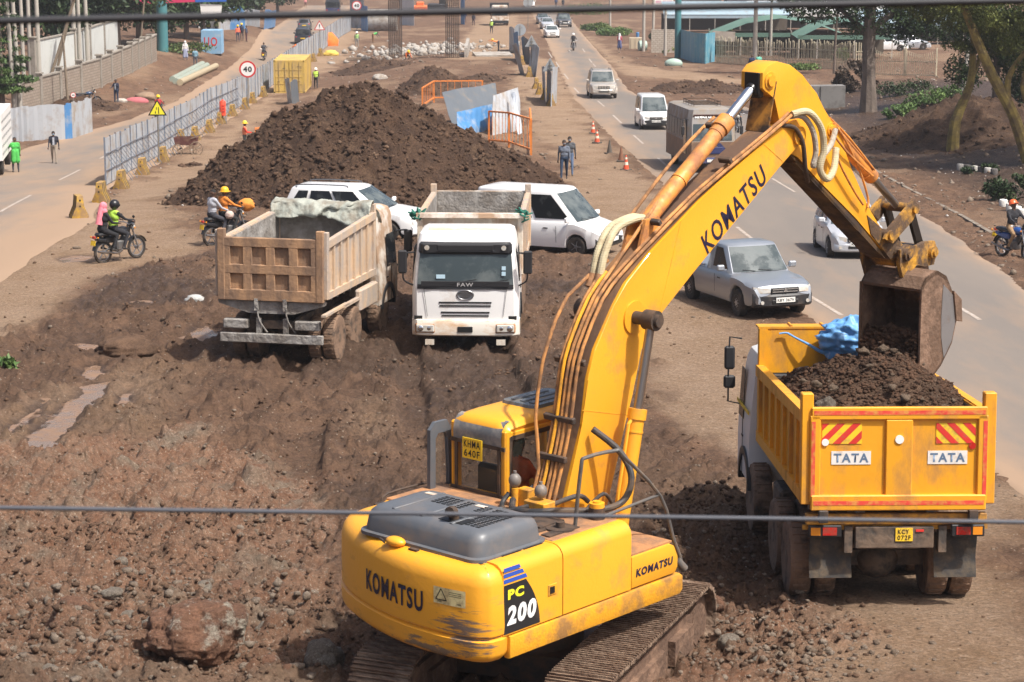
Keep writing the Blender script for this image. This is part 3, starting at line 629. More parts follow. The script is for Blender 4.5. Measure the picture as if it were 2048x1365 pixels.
# ---------------- excavator ----------------
EX=empty('excavator',(.214,26.04,.56),-.73,'yellow crawler excavator with raised boom emptying its bucket into the yellow tipper','excavator',sc=1.04)
def B(name,b,m,p=None,**k): return b.build(name,m,p or EX,**k)
UC=.35  # undercarriage turned relative to the house
ZG=-.2
und=MB()
Mu=Matrix.Rotation(UC,4,'Z')
for s in(-1,1):
    t=MB(); prof=[]; L=2.1
    for k in range(9): a=-PI/2+PI*k/8; prof.append((L-.42+.42*math.cos(a),.42+ZG+.42*math.sin(a)))
    for k in range(9): a=PI/2+PI*k/8; prof.append((-L+.42+.42*math.cos(a),.42+ZG+.42*math.sin(a)))
    # belt as swept ring with grouser plates
    cx=1.24 if s>0 else -.95
    inner=[(v*.965,(h-.42-ZG)*.88+.42+ZG) for v,h in prof]
    t.loft([[(cx-.33,v,h) for v,h in prof],[(cx+.33,v,h) for v,h in prof]],cap=False)
    t.loft([[(cx-.33,v,h) for v,h in inner],[(cx+.33,v,h) for v,h in inner]],cap=False)
    pts=[Vector((0,v,h)) for v,h in prof]+[Vector((0,*prof[0]))]; seglen=[(b-a).length for a,b in zip(pts,pts[1:])]; tot=sum(seglen); nsh=49
    for k in range(nsh):
        d=tot*k/nsh; i=0
        while d>seglen[i]: d-=seglen[i]; i+=1
        a,b=pts[i],pts[i+1]; p=a.lerp(b,d/seglen[i]); dr=(b-a).normalized(); an=math.atan2(dr.z,dr.y)
        t.box((cx,p.y,p.z),(.70,.165,.03),rot=(an,0,0)); nn=Vector((0,dr.z,-dr.y))
        for q in(-.06,.0,.06): t.box((cx,p.y+dr.y*q+nn.y*.028,p.z+dr.z*q+nn.z*.028),(.70,.014,.034),rot=(an,0,0))
    t.xf(Mu); B('track',t,mk('track_steel',(.13,.08,.052),.8,.1,dirt=((.28,.20,.14),.5,4,(.6,3,3)),bump=.6,bs=16))
    f=MB(); f.prism([(-1.75,.12+ZG),(1.7,.12+ZG),(1.75,.5+ZG),(1.2,.66+ZG),(-1.5,.66+ZG),(-1.8,.5+ZG)],cx-.24,cx+.24,0)
    f.box((cx,.9,.4+ZG),(.66,.7,.3)); f.box((cx,-.5,.4+ZG),(.60,1.6,.26))
    for v in(-1.76,1.76): f.cyl((cx-.25,v,.42+ZG),(cx+.25,v,.42+ZG),.31,n=24)
    for v in np.linspace(-1.3,1.3,8): f.cyl((cx-.28,v,.13+ZG),(cx+.28,v,.13+ZG),.09)
    f.xf(Mu); B('track_frame',f,mk('frame_muddy',(.23,.14,.09),.8,dirt=((.12,.07,.045),.7,3),bump=.6,bs=12))
    # mud lying on the belt
    rg=np.random.RandomState(7+s); n=500; PX=cx+(rg.rand(n)-.5)*.62; PY=-.9+2.6*rg.rand(n)**.8; P=np.stack([PX,PY,np.full(n,.85+ZG)],-1); kp=fbm(PX*3,PY*2,3,5)>-.12; V,Fc=clods(P[kp],.012+.035*rg.rand(kp.sum())**3,3)
    V=V@np.array(Mu.to_3x3()).T; tag(arrmesh('belt_mud',V,Fc,MUDM,parent=EX),kind='stuff')
und.cyl((0,0,.45+ZG),(0,0,.98),.62,n=28); und.box((0,0,.45+ZG),(2.0,1.2,.32)); und.xf(Mu); B('undercarriage',und,DK)
# house: outline of counterweight (u,v)
CW=[(1.40,-2.00),(1.39,-2.11),(1.35,-2.20),(1.2,-2.30),(.8,-2.37),(.3,-2.365),(-.2,-2.27),(-.7,-2.10),(-1.1,-1.89),(-1.33,-1.66),(-1.40,-1.42),(-1.40,-1.1)]
def smoothpoly(P,n=5):
    P=[Vector((*p,0)) for p in P]; Q=[]
    for i in range(len(P)-1):
        a=P[max(i-1,0)];b=P[i];c=P[i+1];d=P[min(i+2,len(P)-1)]
        for k in range(n):
            t=k/n; Q.append(.5*((2*b)+(c-a)*t+(2*a-5*b+4*c-d)*t*t+(3*b-a-3*c+d)*t**3))
    Q.append(P[-1]); return [(q.x,q.y) for q in Q]
CWs=smoothpoly(CW)
def cwring(h,ins):
    r=[]
    for i,(u,v) in enumerate(CWs):
        a=CWs[max(i-1,0)];b=CWs[min(i+1,len(CWs)-1)]; t=Vector((b[0]-a[0],b[1]-a[1])).normalized(); n=Vector((-t.y,t.x))  # inward?
        n=n if n.dot(Vector((-u,-1.0-v+.3)))>0 else -n
        r.append((u+n.x*ins,v+n.y*ins,h))
    return r+[(-1.30,-.98,h),(1.28-ins,-1.72,h)]
cw=MB(); cw.loft([cwring(.97,.13),cwring(.985,.06),cwring(1.03,.012),cwring(1.07,0),cwring(1.215,-.004),cwring(1.235,.03),cwring(1.25,.03),cwring(1.27,.004),cwring(1.35,0),cwring(1.8,.008),cwring(1.88,.03),cwring(1.94,.075),cwring(1.975,.15),cwring(1.985,.24)])
CWM=mk('counterweight_paint',(.80,.36,.022),.4,dirt=((.22,.15,.10),.24,1.7,(1,1,3.5)),bump=.06,bs=18,coat=.1)
def scuff(m,c,rad,st,col,amt):
    t=m.node_tree; N=t.nodes; L=t.links; b=N['Principled BSDF']; src=b.inputs['Base Color'].links[0].from_socket
    tc=N.new('ShaderNodeTexCoord'); d=N.new('ShaderNodeVectorMath'); d.operation='DISTANCE'; mp0=N.new('ShaderNodeMapping'); mp0.inputs['Scale'].default_value=rad; L.new(tc.outputs['Object'],mp0.inputs[0]); L.new(mp0.outputs[0],d.inputs[0]); d.inputs[1].default_value=[a*b_ for a,b_ in zip(c,rad)]
    mp=N.new('ShaderNodeMapping'); mp.inputs['Scale'].default_value=st; L.new(tc.outputs['Object'],mp.inputs[0]); n=N.new('ShaderNodeTexNoise'); n.inputs['Scale'].default_value=3; n.inputs['Detail'].default_value=10; n.inputs['Roughness'].default_value=.75; L.new(mp.outputs[0],n.inputs[0])
    a=N.new('ShaderNodeMapRange'); a.inputs[1].default_value=0; a.inputs[2].default_value=1; a.inputs[3].default_value=amt; a.inputs[4].default_value=-.25; L.new(d.outputs['Value'],a.inputs[0])
    s_=N.new('ShaderNodeMath'); s_.operation='ADD'; L.new(a.outputs[0],s_.inputs[0]); L.new(n.outputs[0],s_.inputs[1]); r=N.new('ShaderNodeMapRange'); r.inputs[1].default_value=.58; r.inputs[2].default_value=.66; L.new(s_.outputs[0],r.inputs[0])
    x=N.new('ShaderNodeMix'); x.data_type='RGBA'; L.new(r.outputs[0],x.inputs[0]); L.new(src,x.inputs[6]); x.inputs[7].default_value=(*col,1); L.new(x.outputs[2],b.inputs['Base Color'])
scuff(CWM,(1.15,-2.3,1.30),(1.0,1.0,1.5),(.6,.6,6),(.17,.125,.10),.21); scuff(CWM,(.7,-2.3,1.05),(.62,.62,3.4),(1,1,4),(.20,.14,.09),.22); scuff(CWM,(-1.2,-1.8,1.45),(3,3,1.6),(2,2,2),(.20,.10,.06),.12)
B('counterweight',cw,CWM,smooth=40)
def cwcurve(h0,s0,off=.006):
    L=[0]
    for a,b in zip(CWs,CWs[1:]): L.append(L[-1]+math.hypot(b[0]-a[0],b[1]-a[1]))
    def f(X,Y):
        s=s0-X; u=float(np.interp(s,L,[c[0] for c in CWs])); v=float(np.interp(s,L,[c[1] for c in CWs])); u2=float(np.interp(s+.05,L,[c[0] for c in CWs])); v2=float(np.interp(s+.05,L,[c[1] for c in CWs]))
        t=Vector((u2-u,v2-v)).normalized(); n=Vector((t.y,-t.x)); 
        if n.dot(Vector((u,v+1.2)))<0: n=-n
        return Vector((u+n.x*off,v+n.y*off,h0+Y))
    return f
ftext('KOMATSU',None,(1,0,0),(0,0,1),1.02,.235,INK,EX,bold=.03,curve=cwcurve(1.54,1.50))
st=MB()
cf=cwcurve(1.66,.64,.005)
for i in range(6):
    a=-.2+.4*i/6; st.quad(cf(a,-.09),cf(a+.4/6,-.09),cf(a+.4/6,.09),cf(a,.09))
B('warning_sticker',st,mk('faded_sticker',(.80,.68,.33),.6,dirt=((.35,.25,.12),.5,9)))
cf2=cwcurve(1.66,.64,.008); st=MB()
for (x0,y0,x1,y1) in [(-.17,-.045,-.1,.075),(-.1,.075,-.03,-.045),(-.17,-.045,-.03,-.045)]:
    d=Vector((x1-x0,y1-y0)).normalized()*.005; st.quad(cf2(x0-d.y,y0+d.x),cf2(x0+d.y,y0-d.x),cf2(x1+d.y,y1-d.x),cf2(x1-d.y,y1+d.x))
for y in(-.07,-.06,.05,.03,.01): st.quad(cf2(.0 if y>0 else -.15,y),cf2(.15,y),cf2(.15,y+.005),cf2(.0 if y>0 else -.15,y+.005))
B('sticker_print',st,INKB,EX)
# right side body panels
def side_prof(top,r=.14): 
    q=[(1.385,1.235),(1.385,top-r)]
    for k in range(1,5): a=PI/2*k/4; q.append((1.385-r+r*math.cos(a),top-r+r*math.sin(a)))
    return q+[(.62,top),(.62,1.235)]
b=MB(); b.prism([(u,h) for u,h in side_prof(2.0)],-1.99,-1.055,1); B('engine_side_door',b,YEL,smooth=40)
b=MB(); b.prism([(u,h) for u,h in side_prof(2.0)],-1.04,.105,1); B('pump_side_door',b,YEL,smooth=40)
b=MB(); b.prism([(.12,1.235),(.90,1.235),(.95,1.30),(.95,1.42),(.88,1.56),(.80,1.60),(.12,1.60)],.72,1.385,0,bev=.02); B('front_toolbox',b,YEL,smooth=40)
b=MB(); b.prism([(-1.9,.97),(.98,.97),(1.03,1.02),(1.03,1.18),(.98,1.215),(-1.9,1.215)],1.30,1.402,0,bev=.025); b.box((.15,-.3,1.10),(2.4,2.4,.2)); b.box((-1.1,.5,1.1),(.1,1.6,.24),bev=.02); B('revolving_frame',b,YELW)
b=MB(); b.box((.3,-.45,1.55),(.9,1.35,.82)); b.box((-.75,-.55,1.55),(1.2,1.2,.82)); B('engine_bay',b,DK)
b=MB(); b.box((.50,-.46,1.995),(1.40,1.1,.03),bev=.008); b.box((-.68,-.55,1.992),(1.24,.9,.03),bev=.008); b.box((1.05,.5,1.61),(.62,.72,.02)); B('deck_plate',b,RUSTB)
b=MB(); b.cyl((.98,-.62,2.0),(.98,-.62,2.03),.16,n=24); b.cyl((.98,-.62,2.03),(.98,-.62,2.09),.05); b.box((.7,-.6,2.02),(.3,.4,.04)); b.cyl((1.02,-.05,2.0),(1.02,-.05,2.14),.09,n=20)
for q in range(4): b.box((.45+.2*q,-.7,2.015),(.12,.5,.02))
B('deck_fittings',b,DK)
b=MB(); b.cyl((1.02,-.05,2.14),(1.02,-.05,2.19),.085,n=16); b.cyl((1.02,-.05,2.19),(1.02,-.05,2.21),.045); B('fuel_cap',b,YEL)
b=MB(); 
for q in range(2): 
    for r_ in range(2): b.box((1.16-.1*r_,-1.28-.34*q-.06*r_,2.004),(.03,.3,.012))
B('vent_slots',b,INKB)
# decal
b=MB(); arc=[(-1.985,1.25),(-1.42,1.25)]+[(-1.42-.22*(k/6)**2,1.25+.53*k/6) for k in range(1,7)]+[(-1.985,1.78)]
b.prism(arc,1.386,1.389,0); B('side_decal',b,mk('decal_black',(.02,.02,.022),.4,dirt=((.1,.06,.04),.25,6)))
for k in range(3):
    b=MB(); h0=1.80+.062*k; w0=-1.60-.05*k; b.prism([(-1.985,h0),(w0-.02,h0),(w0-.045,h0+.042),(-1.985,h0+.042)],1.386,1.389,0); B('decal_stripe',b,mk('decal_blue',(.03,.09,.42),.4))
ftext('PC',(1.39,-1.80,1.67),(0,1,0),(0,0,1),.25,.11,mk('lettering_yellow',(.8,.75,.03),.5),EX,bold=.05)
ftext('200',(1.39,-1.71,1.44),(0,1,0),(0,0,1),.46,.21,INKW,EX,bold=.05,shear=.12)
ftext('KOMATSU',(1.387,.52,1.40),(0,1,0),(0,0,1),.66,.095,INK,EX,bold=.045,shear=.1)
b=MB(); b.box((1.388,-1.22,1.56),(.012,.14,.12),bev=.004); B('door_latch',b,YELW); b=MB(); b.box((1.396,-1.23,1.56),(.012,.07,.07)); B('latch_recess',b,INKB)
# grey engine hood
hd=MB(); 
def rrect(u0,u1,v0,v1,r,h,n=5):
    q=[]
    for cx,cy,a0 in ((u1-r,v1-r,0),(u0+r,v1-r,PI/2),(u0+r,v0+r,PI),(u1-r,v0+r,1.5*PI)):
        for k in range(n+1): a=a0+PI/2*k/n; q.append((cx+r*math.cos(a),cy+r*math.sin(a),h))
    return q
hd.loft([rrect(-.66,1.16,-2.12,-.98,.16,1.985),rrect(-.66,1.16,-2.12,-.98,.16,2.02),rrect(-.62,1.12,-2.08,-1.02,.16,2.03),rrect(-.60,1.10,-2.06,-1.03,.16,2.16),rrect(-.58,1.08,-2.03,-1.06,.15,2.23),rrect(-.53,1.03,-1.98,-1.11,.13,2.275),rrect(-.46,.96,-1.9,-1.18,.1,2.285)])
for u in(-.25,.16,.60): hd.box((u,-1.54,2.285),(.05,.8,.022),bev=.008)
HOOD=B('engine_hood',hd,GRY,smooth=40)
b=MB()
for (u0,u1,v0,v1) in [(-.12,.32,-1.45,-1.2),(.68,.94,-1.85,-1.2),(.48,.66,-1.42,-1.2)]:
    for u in np.arange(u0,u1,.075):
        for v in np.arange(v0,v1,.055): b.box((u,v,2.288),(.052,.03,.006))
b.build('vent_grille',INKB,HOOD)
b=MB(); b.box((.55,-1.80,2.286),(.34,.2,.012)); b.build('exhaust_recess',INKB,HOOD)
b=MB(); b.tube([(.50,-1.78,2.22),(.51,-1.80,2.33),(.53,-1.84,2.39),(.56,-1.92,2.40)],.055,12); b.build('exhaust_pipe',DK,HOOD)
for c in[(-.35,-1.25,2.288),(.40,-1.25,2.288)]:
    b=MB(); b.box(c,(.14,.07,.004)); b.build('hood_label',WHTD,HOOD)
b=MB(); b.sph((.0,-2.16,2.02),.1,3,sc=(1.3,.8,.55)); B('rear_lamp_pod',b,YEL)
b=MB(); b.tube([(-.12,-2.2,1.99),(-.15,-2.24,2.04),(-.08,-2.26,2.03)],.012); b.box((.28,-2.17,1.99),(.12,.05,.02)); B('rear_hooks',b,DK)
b=MB(); b.tube([(-.78,-.85,2.0),(-.78,-.85,2.1),(-.3,-.85,2.1),(-.3,-.85,2.0)],.015,smooth=0); B('deck_handle',b,DK)
# cab: u -1.08..-.12, v -.14..1.62, h 1.2..2.88
c0,c1,v0,v1=-1.08,-.24,-.15,1.55
cab=MB()
sec=lambda v,zt,ins:[(c0+ins,v,1.15),(c0+ins,v,zt-.12),(c0+ins+.04,v,zt-.04),(c0+ins+.12,v,zt),(c1-ins-.12,v,zt),(c1-ins-.04,v,zt-.04),(c1-ins,v,zt-.12),(c1-ins,v,1.15)]
b=MB(); b.loft([[(u,v,h) for u,v,h in [(c0+.03,y,z-.10),(c0,y,z-.04) ,(c0+.05,y,z+.02),(c0+.16,y,z+.05),(c1-.16,y,z+.05),(c1-.05,y,z+.02),(c1,y,z-.04),(c1-.03,y,z-.10)]] for y,z in((v0-.0,2.74),(v0+.02,2.80),(v0+.10,2.845),(v0+.4,2.86),(1.2,2.86),(1.5,2.82),(1.6,2.72))]); B('cab_roof',b,YEL,smooth=50)
b=MB()
# posts
for u in(c0+.035,c1-.035):
    b.box((u,v0+.05,2.0),(.09,.11,1.6),bev=.02); b.box((u,v1-.12,2.0),(.07,.09,1.6),bev=.02); b.box((u,.72,2.0),(.06,.08,1.6),bev=.015)
    b.box((u,.7,1.5),(.07,1.7,.72),bev=.01); b.box((u,.7,2.72),(.07,1.7,.1),bev=.01)
b.box(((c0+c1)/2,v0+.04,1.60),(.92,.08,.86),bev=.01); b.box(((c0+c1)/2,v1-.12,1.3),(.92,.06,.4))
B('cab_frame',b,YEL)
b=MB(); b.loft([[(c0+.06,v0-.012,z0),(c1-.06,v0-.012,z0),(c1-.06,v0-.012+dv,z1),(c0+.06,v0-.012+dv,z1)] for z0,z1,dv in[(2.60,2.60,0)]],cap=False) if False else None
b.loft([[(c0+.05,v,h),(c1-.05,v,h)] for v,h in((v0-.012,2.56),(v0-.02,2.70),(v0+.0,2.80),(v0+.07,2.872),(v0+.13,2.886))],cap=False,close=False); B('cab_rear_visor',b,mk('visor_grey',(.12,.125,.13),.5,dirt=((.3,.26,.22),.5,5)),smooth=50)
b=MB(); b.box(((c0+c1)/2,v0-.006,2.31),(.78,.012,.54),bev=.004); B('rear_window',b,GL_C)
b=MB()
for z in(2.02,2.585): b.box(((c0+c1)/2,v0-.012,z),(.84,.02,.045))
for u in(c0+.09,c1-.09): b.box((u,v0-.012,2.3),(.04,.02,.6))
b.box(((c0+c1)/2,v0-.01,1.95),(.84,.03,.12)); B('window_gasket',b,mk('gasket_brown',(.05,.035,.025),.7,dirt=((.12,.07,.04),.5,6)))
b=MB(); b.box((c1-.0,.31,2.33),(.012,.72,.70),bev=.003); b.box((c1-.0,1.1,2.33),(.012,.64,.70),bev=.003); B('side_window',b,GL_C)
b=MB(); 
for z in(1.95,2.70): b.box((c1+.004,.7,z),(.02,1.55,.05))
for v in(-.07,.70,1.46): b.box((c1+.004,v,2.33),(.02,.05,.78))
B('window_gasket',b,_M['gasket_brown'])
b=MB(); b.box((c0-.0,.31,2.33),(.012,.72,.70)); b.box((c0,1.1,2.33),(.012,.64,.70)); b.box((-.6,v1-.1,2.2),(.84,.012,1.0)); B('far_window',b,GL_C)
b=MB(); b.box((-.6,.75,1.45),(.8,1.4,.1)); b.box((-.6,.25,1.72),(.5,.5,.16),bev=.03); b.box((-.6,.06,2.0),(.48,.12,.62),bev=.04); b.box((-.6,1.2,1.7),(.5,.1,.5)); B('operator_seat',b,BLACK)
# opened cab door folded back on the left rear
b=MB(); D=[(-.42,1.35),(-.02,1.35),(-.02,2.2),(-.06,2.68),(-.12,2.78),(-.32,2.78),(-.40,2.70)]; 
def ringdoor(bb,P,w,u0,u1):
    cx=sum(p[0] for p in P)/len(P);cz=sum(p[1] for p in P)/len(P); Q=[(cx+(p[0]-cx)*(1-w*1.6),cz+(p[1]-cz)*(1-w)) for p in P]
    n=len(P)
    for i in range(n):
        j=(i+1)%n; bb.loft([[(u0,*P[i]),(u0,*Q[i]),(u1,*Q[i]),(u1,*P[i])],[(u0,*P[j]),(u0,*Q[j]),(u1,*Q[j]),(u1,*P[j])]])
    return Q
Q=ringdoor(b,D,.26,-1.22,-1.17); DR=B('cab_door',b,GRY)
b=MB(); b.prism(Q,-1.20,-1.19,0); b.build('door_glass',GL_C,DR)
b=MB(); b.loft([rrect(-.94,-.38,.50,1.36,.08,2.88),rrect(-.92,-.40,.52,1.34,.08,2.945)]); 
HT=B('roof_hatch',b,mk('hatch_smoke',(.10,.11,.115),.25,dirt=((.25,.2,.15),.4,4)),smooth=40)
b=MB(); 
for u in(-.80,-.66,-.52): b.box((u,.9,2.95),(.06,.6,.015))
b.build('hatch_rib',GRY,HT)
b=MB(); b.box((-.72,v0-.032,2.52),(.30,.012,.24)); PL=B('number_plate',b,PLATE_Y)
ftext('KHMA',(-.72,v0-.039,2.575),(1,0,0),(0,0,1),.25,.085,INKB,PL,bold=.015); ftext('640F',(-.72,v0-.039,2.465),(1,0,0),(0,0,1),.24,.085,INKB,PL,bold=.015)
# boom
bt=[(-.03,2.12),(.27,2.93),(.35,3.43),(.47,3.75),(.80,4.20),(1.02,4.44),(1.44,4.72),(2.36,5.22),(3.33,5.66),(3.95,5.93),(4.28,6.02)]
bb_=[(4.42,5.92),(4.44,5.78),(4.34,5.68),(3.93,5.45),(3.05,4.89),(2.23,4.37),(1.52,3.91),(1.29,3.62),(1.15,3.12),(1.02,2.79),(.87,2.35),(.70,1.85),(.45,1.45),(.1,1.45),(-.08,1.75)]
b=MB(); b.prism(bt+bb_,.13,.54,0,bev=.012); BM=B('boom',b,YEL,smooth=25)
b=MB(); T2=[p for p in bt[1:-1]]
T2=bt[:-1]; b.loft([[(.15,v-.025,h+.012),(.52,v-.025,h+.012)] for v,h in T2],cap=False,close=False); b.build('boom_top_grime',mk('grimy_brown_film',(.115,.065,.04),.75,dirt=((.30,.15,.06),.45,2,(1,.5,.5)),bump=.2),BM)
ftext('KOMATSU',(.541,3.03,5.05),(0,1.12,.72),(0,-.72,1.12),1.38,.27,INK,BM,bold=.016,ext=.003)
for v,h,r in((4.31,5.80,.085),):
    b=MB(); b.cyl((.54,v,h),(.575,v,h),r*1.35,n=20); b.cyl((.575,v,h),(.60,v,h),r*.7,n=16); b.build('pivot_boss',YELW,BM)
b=MB(); b.cyl((-.30,1.16,4.02),(.90,1.16,4.02),.075,n=20); b.build('cylinder_cross_pin',DK,BM)
b=MB(); b.cyl((.541,1.16,4.02),(.56,1.16,4.02),.19,n=24); b.build('pin_reinforcement',YEL,BM)
for pts in ([(.26,3.1),(1.05,2.9)],[(2.0,5.02),(1.62,3.99)],[(3.6,5.76),(4.02,5.5)]):
    b=MB(); (a,h),(c,d)=pts; b.bar((.5415,a,h),(.5415,c,d),.004,.008); b.build('weld_seam',YELW,BM)
# boom lift cylinders (both sides of the boom)
for u in(-.19,.79):
    A=Vector((u,.62,1.62)); Bq=Vector((u,1.16,4.02)); d=(Bq-A).normalized()
    b=MB(); b.cyl(A,A+d*1.42,.092,n=20); b.cyl(A+d*1.33,A+d*1.45,.108,n=20); b.cyl(A+d*1.18,A+d*1.2,.1,n=20); b.tube([A+d*.1+Vector((0,-.13,0)),A+d*1.3+Vector((0,-.13,0)),A+d*1.36+Vector((0,-.06,0))],.022,smooth=0); CY=B('boom_cylinder',b,YEL)
    b=MB(); b.cyl(A+d*1.45,Bq-d*.05,.052,n=16); b.build('piston_rod',RODD,CY)
    b=MB(); b.cyl(Bq-Vector((.075,0,0)),Bq+Vector((.085,0,0)),.115,n=20); b.cyl(Bq+Vector((.085,0,0)),Bq+Vector((.125,0,0)),.07,n=16); b.build('rod_eye',DK,CY)
# arm cylinder on top of boom
A=Vector((.30,1.60,4.98)); Bq=Vector((.30,3.80,6.50)); d=(Bq-A).normalized()
b=MB(); b.cyl(A,A+d*1.88,.092,n=20); b.cyl(A+d*1.74,A+d*1.91,.112,n=20); b.cyl(A+d*1.64,A+d*1.67,.1,n=20); b.cyl(A+d*.8,A+d*.83,.102,n=20); CY=B('arm_cylinder',b,YELO)
b=MB(); b.cyl(A+d*1.96,Bq-d*.16,.062,n=18); b.build('piston_rod',CHROME,CY)
b=MB(); b.cyl(Bq-d*.2,Bq,.075,n=16); b.cyl(Bq+Vector((-.09,0,0)),Bq+Vector((.09,0,0)),.11,n=16); b.build('rod_eye',GREASE,CY)
b=MB(); 
for u in(.19,.41): b.prism([(1.35,4.66),(1.9,4.94),(1.72,5.10),(1.5,5.08)],u-.02,u+.02,0)
b.build('cylinder_bracket',YELO,BM)
# arm (stick)
ap=[(3.66,6.60),(3.76,6.68),(3.95,6.72),(4.22,6.66),(4.48,6.52),(4.81,6.27),(4.97,6.05),(5.15,5.88),(5.33,5.80),(5.42,5.66),(5.46,5.48),(5.63,5.24),(5.91,4.88),(6.09,4.66),(6.34,4.40),(6.62,4.28),(6.86,4.12),(6.88,3.92),(6.72,3.86),(6.38,4.13),(5.75,4.61),(4.82,5.23),(4.44,5.52),(4.20,5.60),(4.10,5.75),(4.0,6.05),(3.92,6.28),(3.74,6.36),(3.66,6.42)]
b=MB(); b.prism([p for p in ap if 1],.14,.46,0,bev=.01); AR=B('arm',b,YEL,smooth=25)
b=MB(); b.prism([(6.0,4.62),(6.34,4.41),(6.62,4.29),(6.87,4.13),(6.89,3.92),(6.72,3.85),(6.1,4.36)],.125,.475,0,bev=.01); b.cyl((.02,6.73,4.03),(.58,6.73,4.03),.09,n=16); b.build('arm_nose',YELM,AR)
b=MB(); b.box((.30,5.05,5.01),(.30,1.9,.03),rot=(-.63,0,0)); b.prism([(4.42,5.49),(4.84,5.20),(5.77,4.585),(6.36,4.115),(6.5,3.98),(6.3,4.10),(4.8,5.16),(4.4,5.44)],.15,.45,0); b.build('arm_underside_dark',mk('dark_ochre',(.12,.065,.02),.65,dirt=((.04,.025,.018),.6,2.5),bump=.3),AR)  # darker ochre strips along the underside of the arm
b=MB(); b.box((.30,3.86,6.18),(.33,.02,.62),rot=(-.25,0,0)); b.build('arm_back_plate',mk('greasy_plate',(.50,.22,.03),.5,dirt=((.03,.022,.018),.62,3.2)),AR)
b=MB(); b.box((.31,3.655,6.47),(.22,.03,.26),bev=.01); b.box((.31,3.72,6.35),(.20,.10,.12),bev=.02); b.build('arm_head_recess',GREASE,AR)
for (v,h,r) in((3.80,6.50,.07),(5.14,5.80,.06)):
    b=MB(); b.cyl((.10,v,h),(.50,v,h),r,n=18); b.cyl((.46,v,h),(.475,v,h),r*1.5,n=18); b.build('pivot_boss',YELW,AR)
# bucket cylinder
A=Vector((.30,5.20,5.88)); Bq=Vector((.30,6.95,4.62)); d=(Bq-A).normalized()
b=MB(); b.cyl(A,A+d*1.35,.085,n=18); b.cyl(A+d*1.25,A+d*1.4,.10,n=18); b.tube([A+Vector((.09,0,0.05)),A+d*.5+Vector((.10,.02,.06)),A+d*1.3+Vector((.09,.0,.05))],.014); CY=B('bucket_cylinder',b,YELO)
b=MB(); b.cyl(A+d*1.4,Bq,.05,n=14); b.build('piston_rod',RODD,CY)
b=MB()
for u in(.06,.54): b.prism([(6.30,4.28),(6.42,4.42),(6.98,4.72),(7.07,4.60),(6.95,4.45),(6.48,4.2)],u-.025,u+.025,0)
b.cyl((.0,6.98,4.60),(.6,6.98,4.60),.065,n=16); b.cyl((.0,6.42,4.32),(.6,6.42,4.32),.07,n=16)
B('tipping_link',b,YELM)
b=MB()
for u in(.12,.48): b.bar((u,6.98,4.60),(u,7.30,4.00),.05,.13)
b.cyl((.05,7.30,4.0),(.56,7.30,4.0),.07,n=16); B('bucket_link',b,GREASE)
# quick coupler and bucket
b=MB()
for u in(.02,.58): b.prism([(6.60,4.10),(6.76,4.16),(7.0,4.10),(7.18,4.14),(7.44,4.12),(7.52,3.98),(7.44,3.80),(7.2,3.80),(7.0,3.86),(6.85,3.72),(6.72,3.66),(6.60,3.90)],u-.03,u+.03,0,bev=.006)
for v,h in((6.73,4.03),(7.36,3.98)): b.cyl((-.06,v,h),(.66,v,h),.085,n=18); b.cyl((-.09,v,h),(.69,v,h),.05,n=14)
B('bucket_coupler',b,YELM)
b=MB()
BU0,BU1=.02,.95
bk=[(6.60,3.62),(6.72,3.76),(6.98,3.82),(7.20,3.72),(7.42,3.42),(7.50,3.08),(7.40,2.78),(7.15,2.52),(6.85,2.34),(6.62,2.26)]
th=.03
cxk,czk=6.75,3.0
inn=[(cxk+(v-cxk)*.93,czk+(h-czk)*.94) for v,h in bk]
for i in range(len(bk)-1):
    b.loft([[(BU0,*bk[i]),(BU0,*inn[i]),(BU1,*inn[i]),(BU1,*bk[i])],[(BU0,*bk[i+1]),(BU0,*inn[i+1]),(BU1,*inn[i+1]),(BU1,*bk[i+1])]])
for u in(BU0,BU1-.03): b.prism(bk,u,u+.03,0)
for u in(BU0-.012,BU1-.01): b.prism([(6.58,3.62),(6.74,3.60),(6.80,2.9),(6.76,2.32),(6.60,2.24)],u,u+.024,0)
BK=B('bucket',b,STEELB,smooth=20)
b=MB()
for u in np.linspace(BU0+.06,BU1-.06,5): b.prism([(6.62,2.30),(6.74,2.24),(6.58,2.06),(6.52,2.08)],u-.04,u+.04,0)
b.build('bucket_teeth',STEELB,BK)
b=MB(); b.prism([(6.98,3.80),(7.34,3.80),(7.42,3.66),(7.25,3.60),(7.0,3.66)],.06,.10,0); b.prism([(6.62,3.72),(6.9,3.84),(7.4,3.78),(7.44,3.62),(6.9,3.66)],.50,.55,0); b.cyl((0,6.8,3.74),(.62,6.8,3.74),.07); b.build('bucket_ear',STEELB,BK)
b=MB(); b.prism([(7.12,3.62),(7.40,3.42),(7.47,3.10),(7.38,2.82),(7.2,2.62),(7.12,2.9),(7.1,3.2)],BU1+.002,BU1+.008,0); b.build('worn_bright_patch',mk('polished_steel',(.36,.36,.37),.32,.6,dirt=((.2,.15,.12),.35,4)),BK)
b=MB(); b.prism([(7.36,3.5),(7.56,3.36),(7.6,3.05),(7.45,3.1)],BU1-.05,BU1+.03,0); b.build('wear_plate',STEELB,BK)
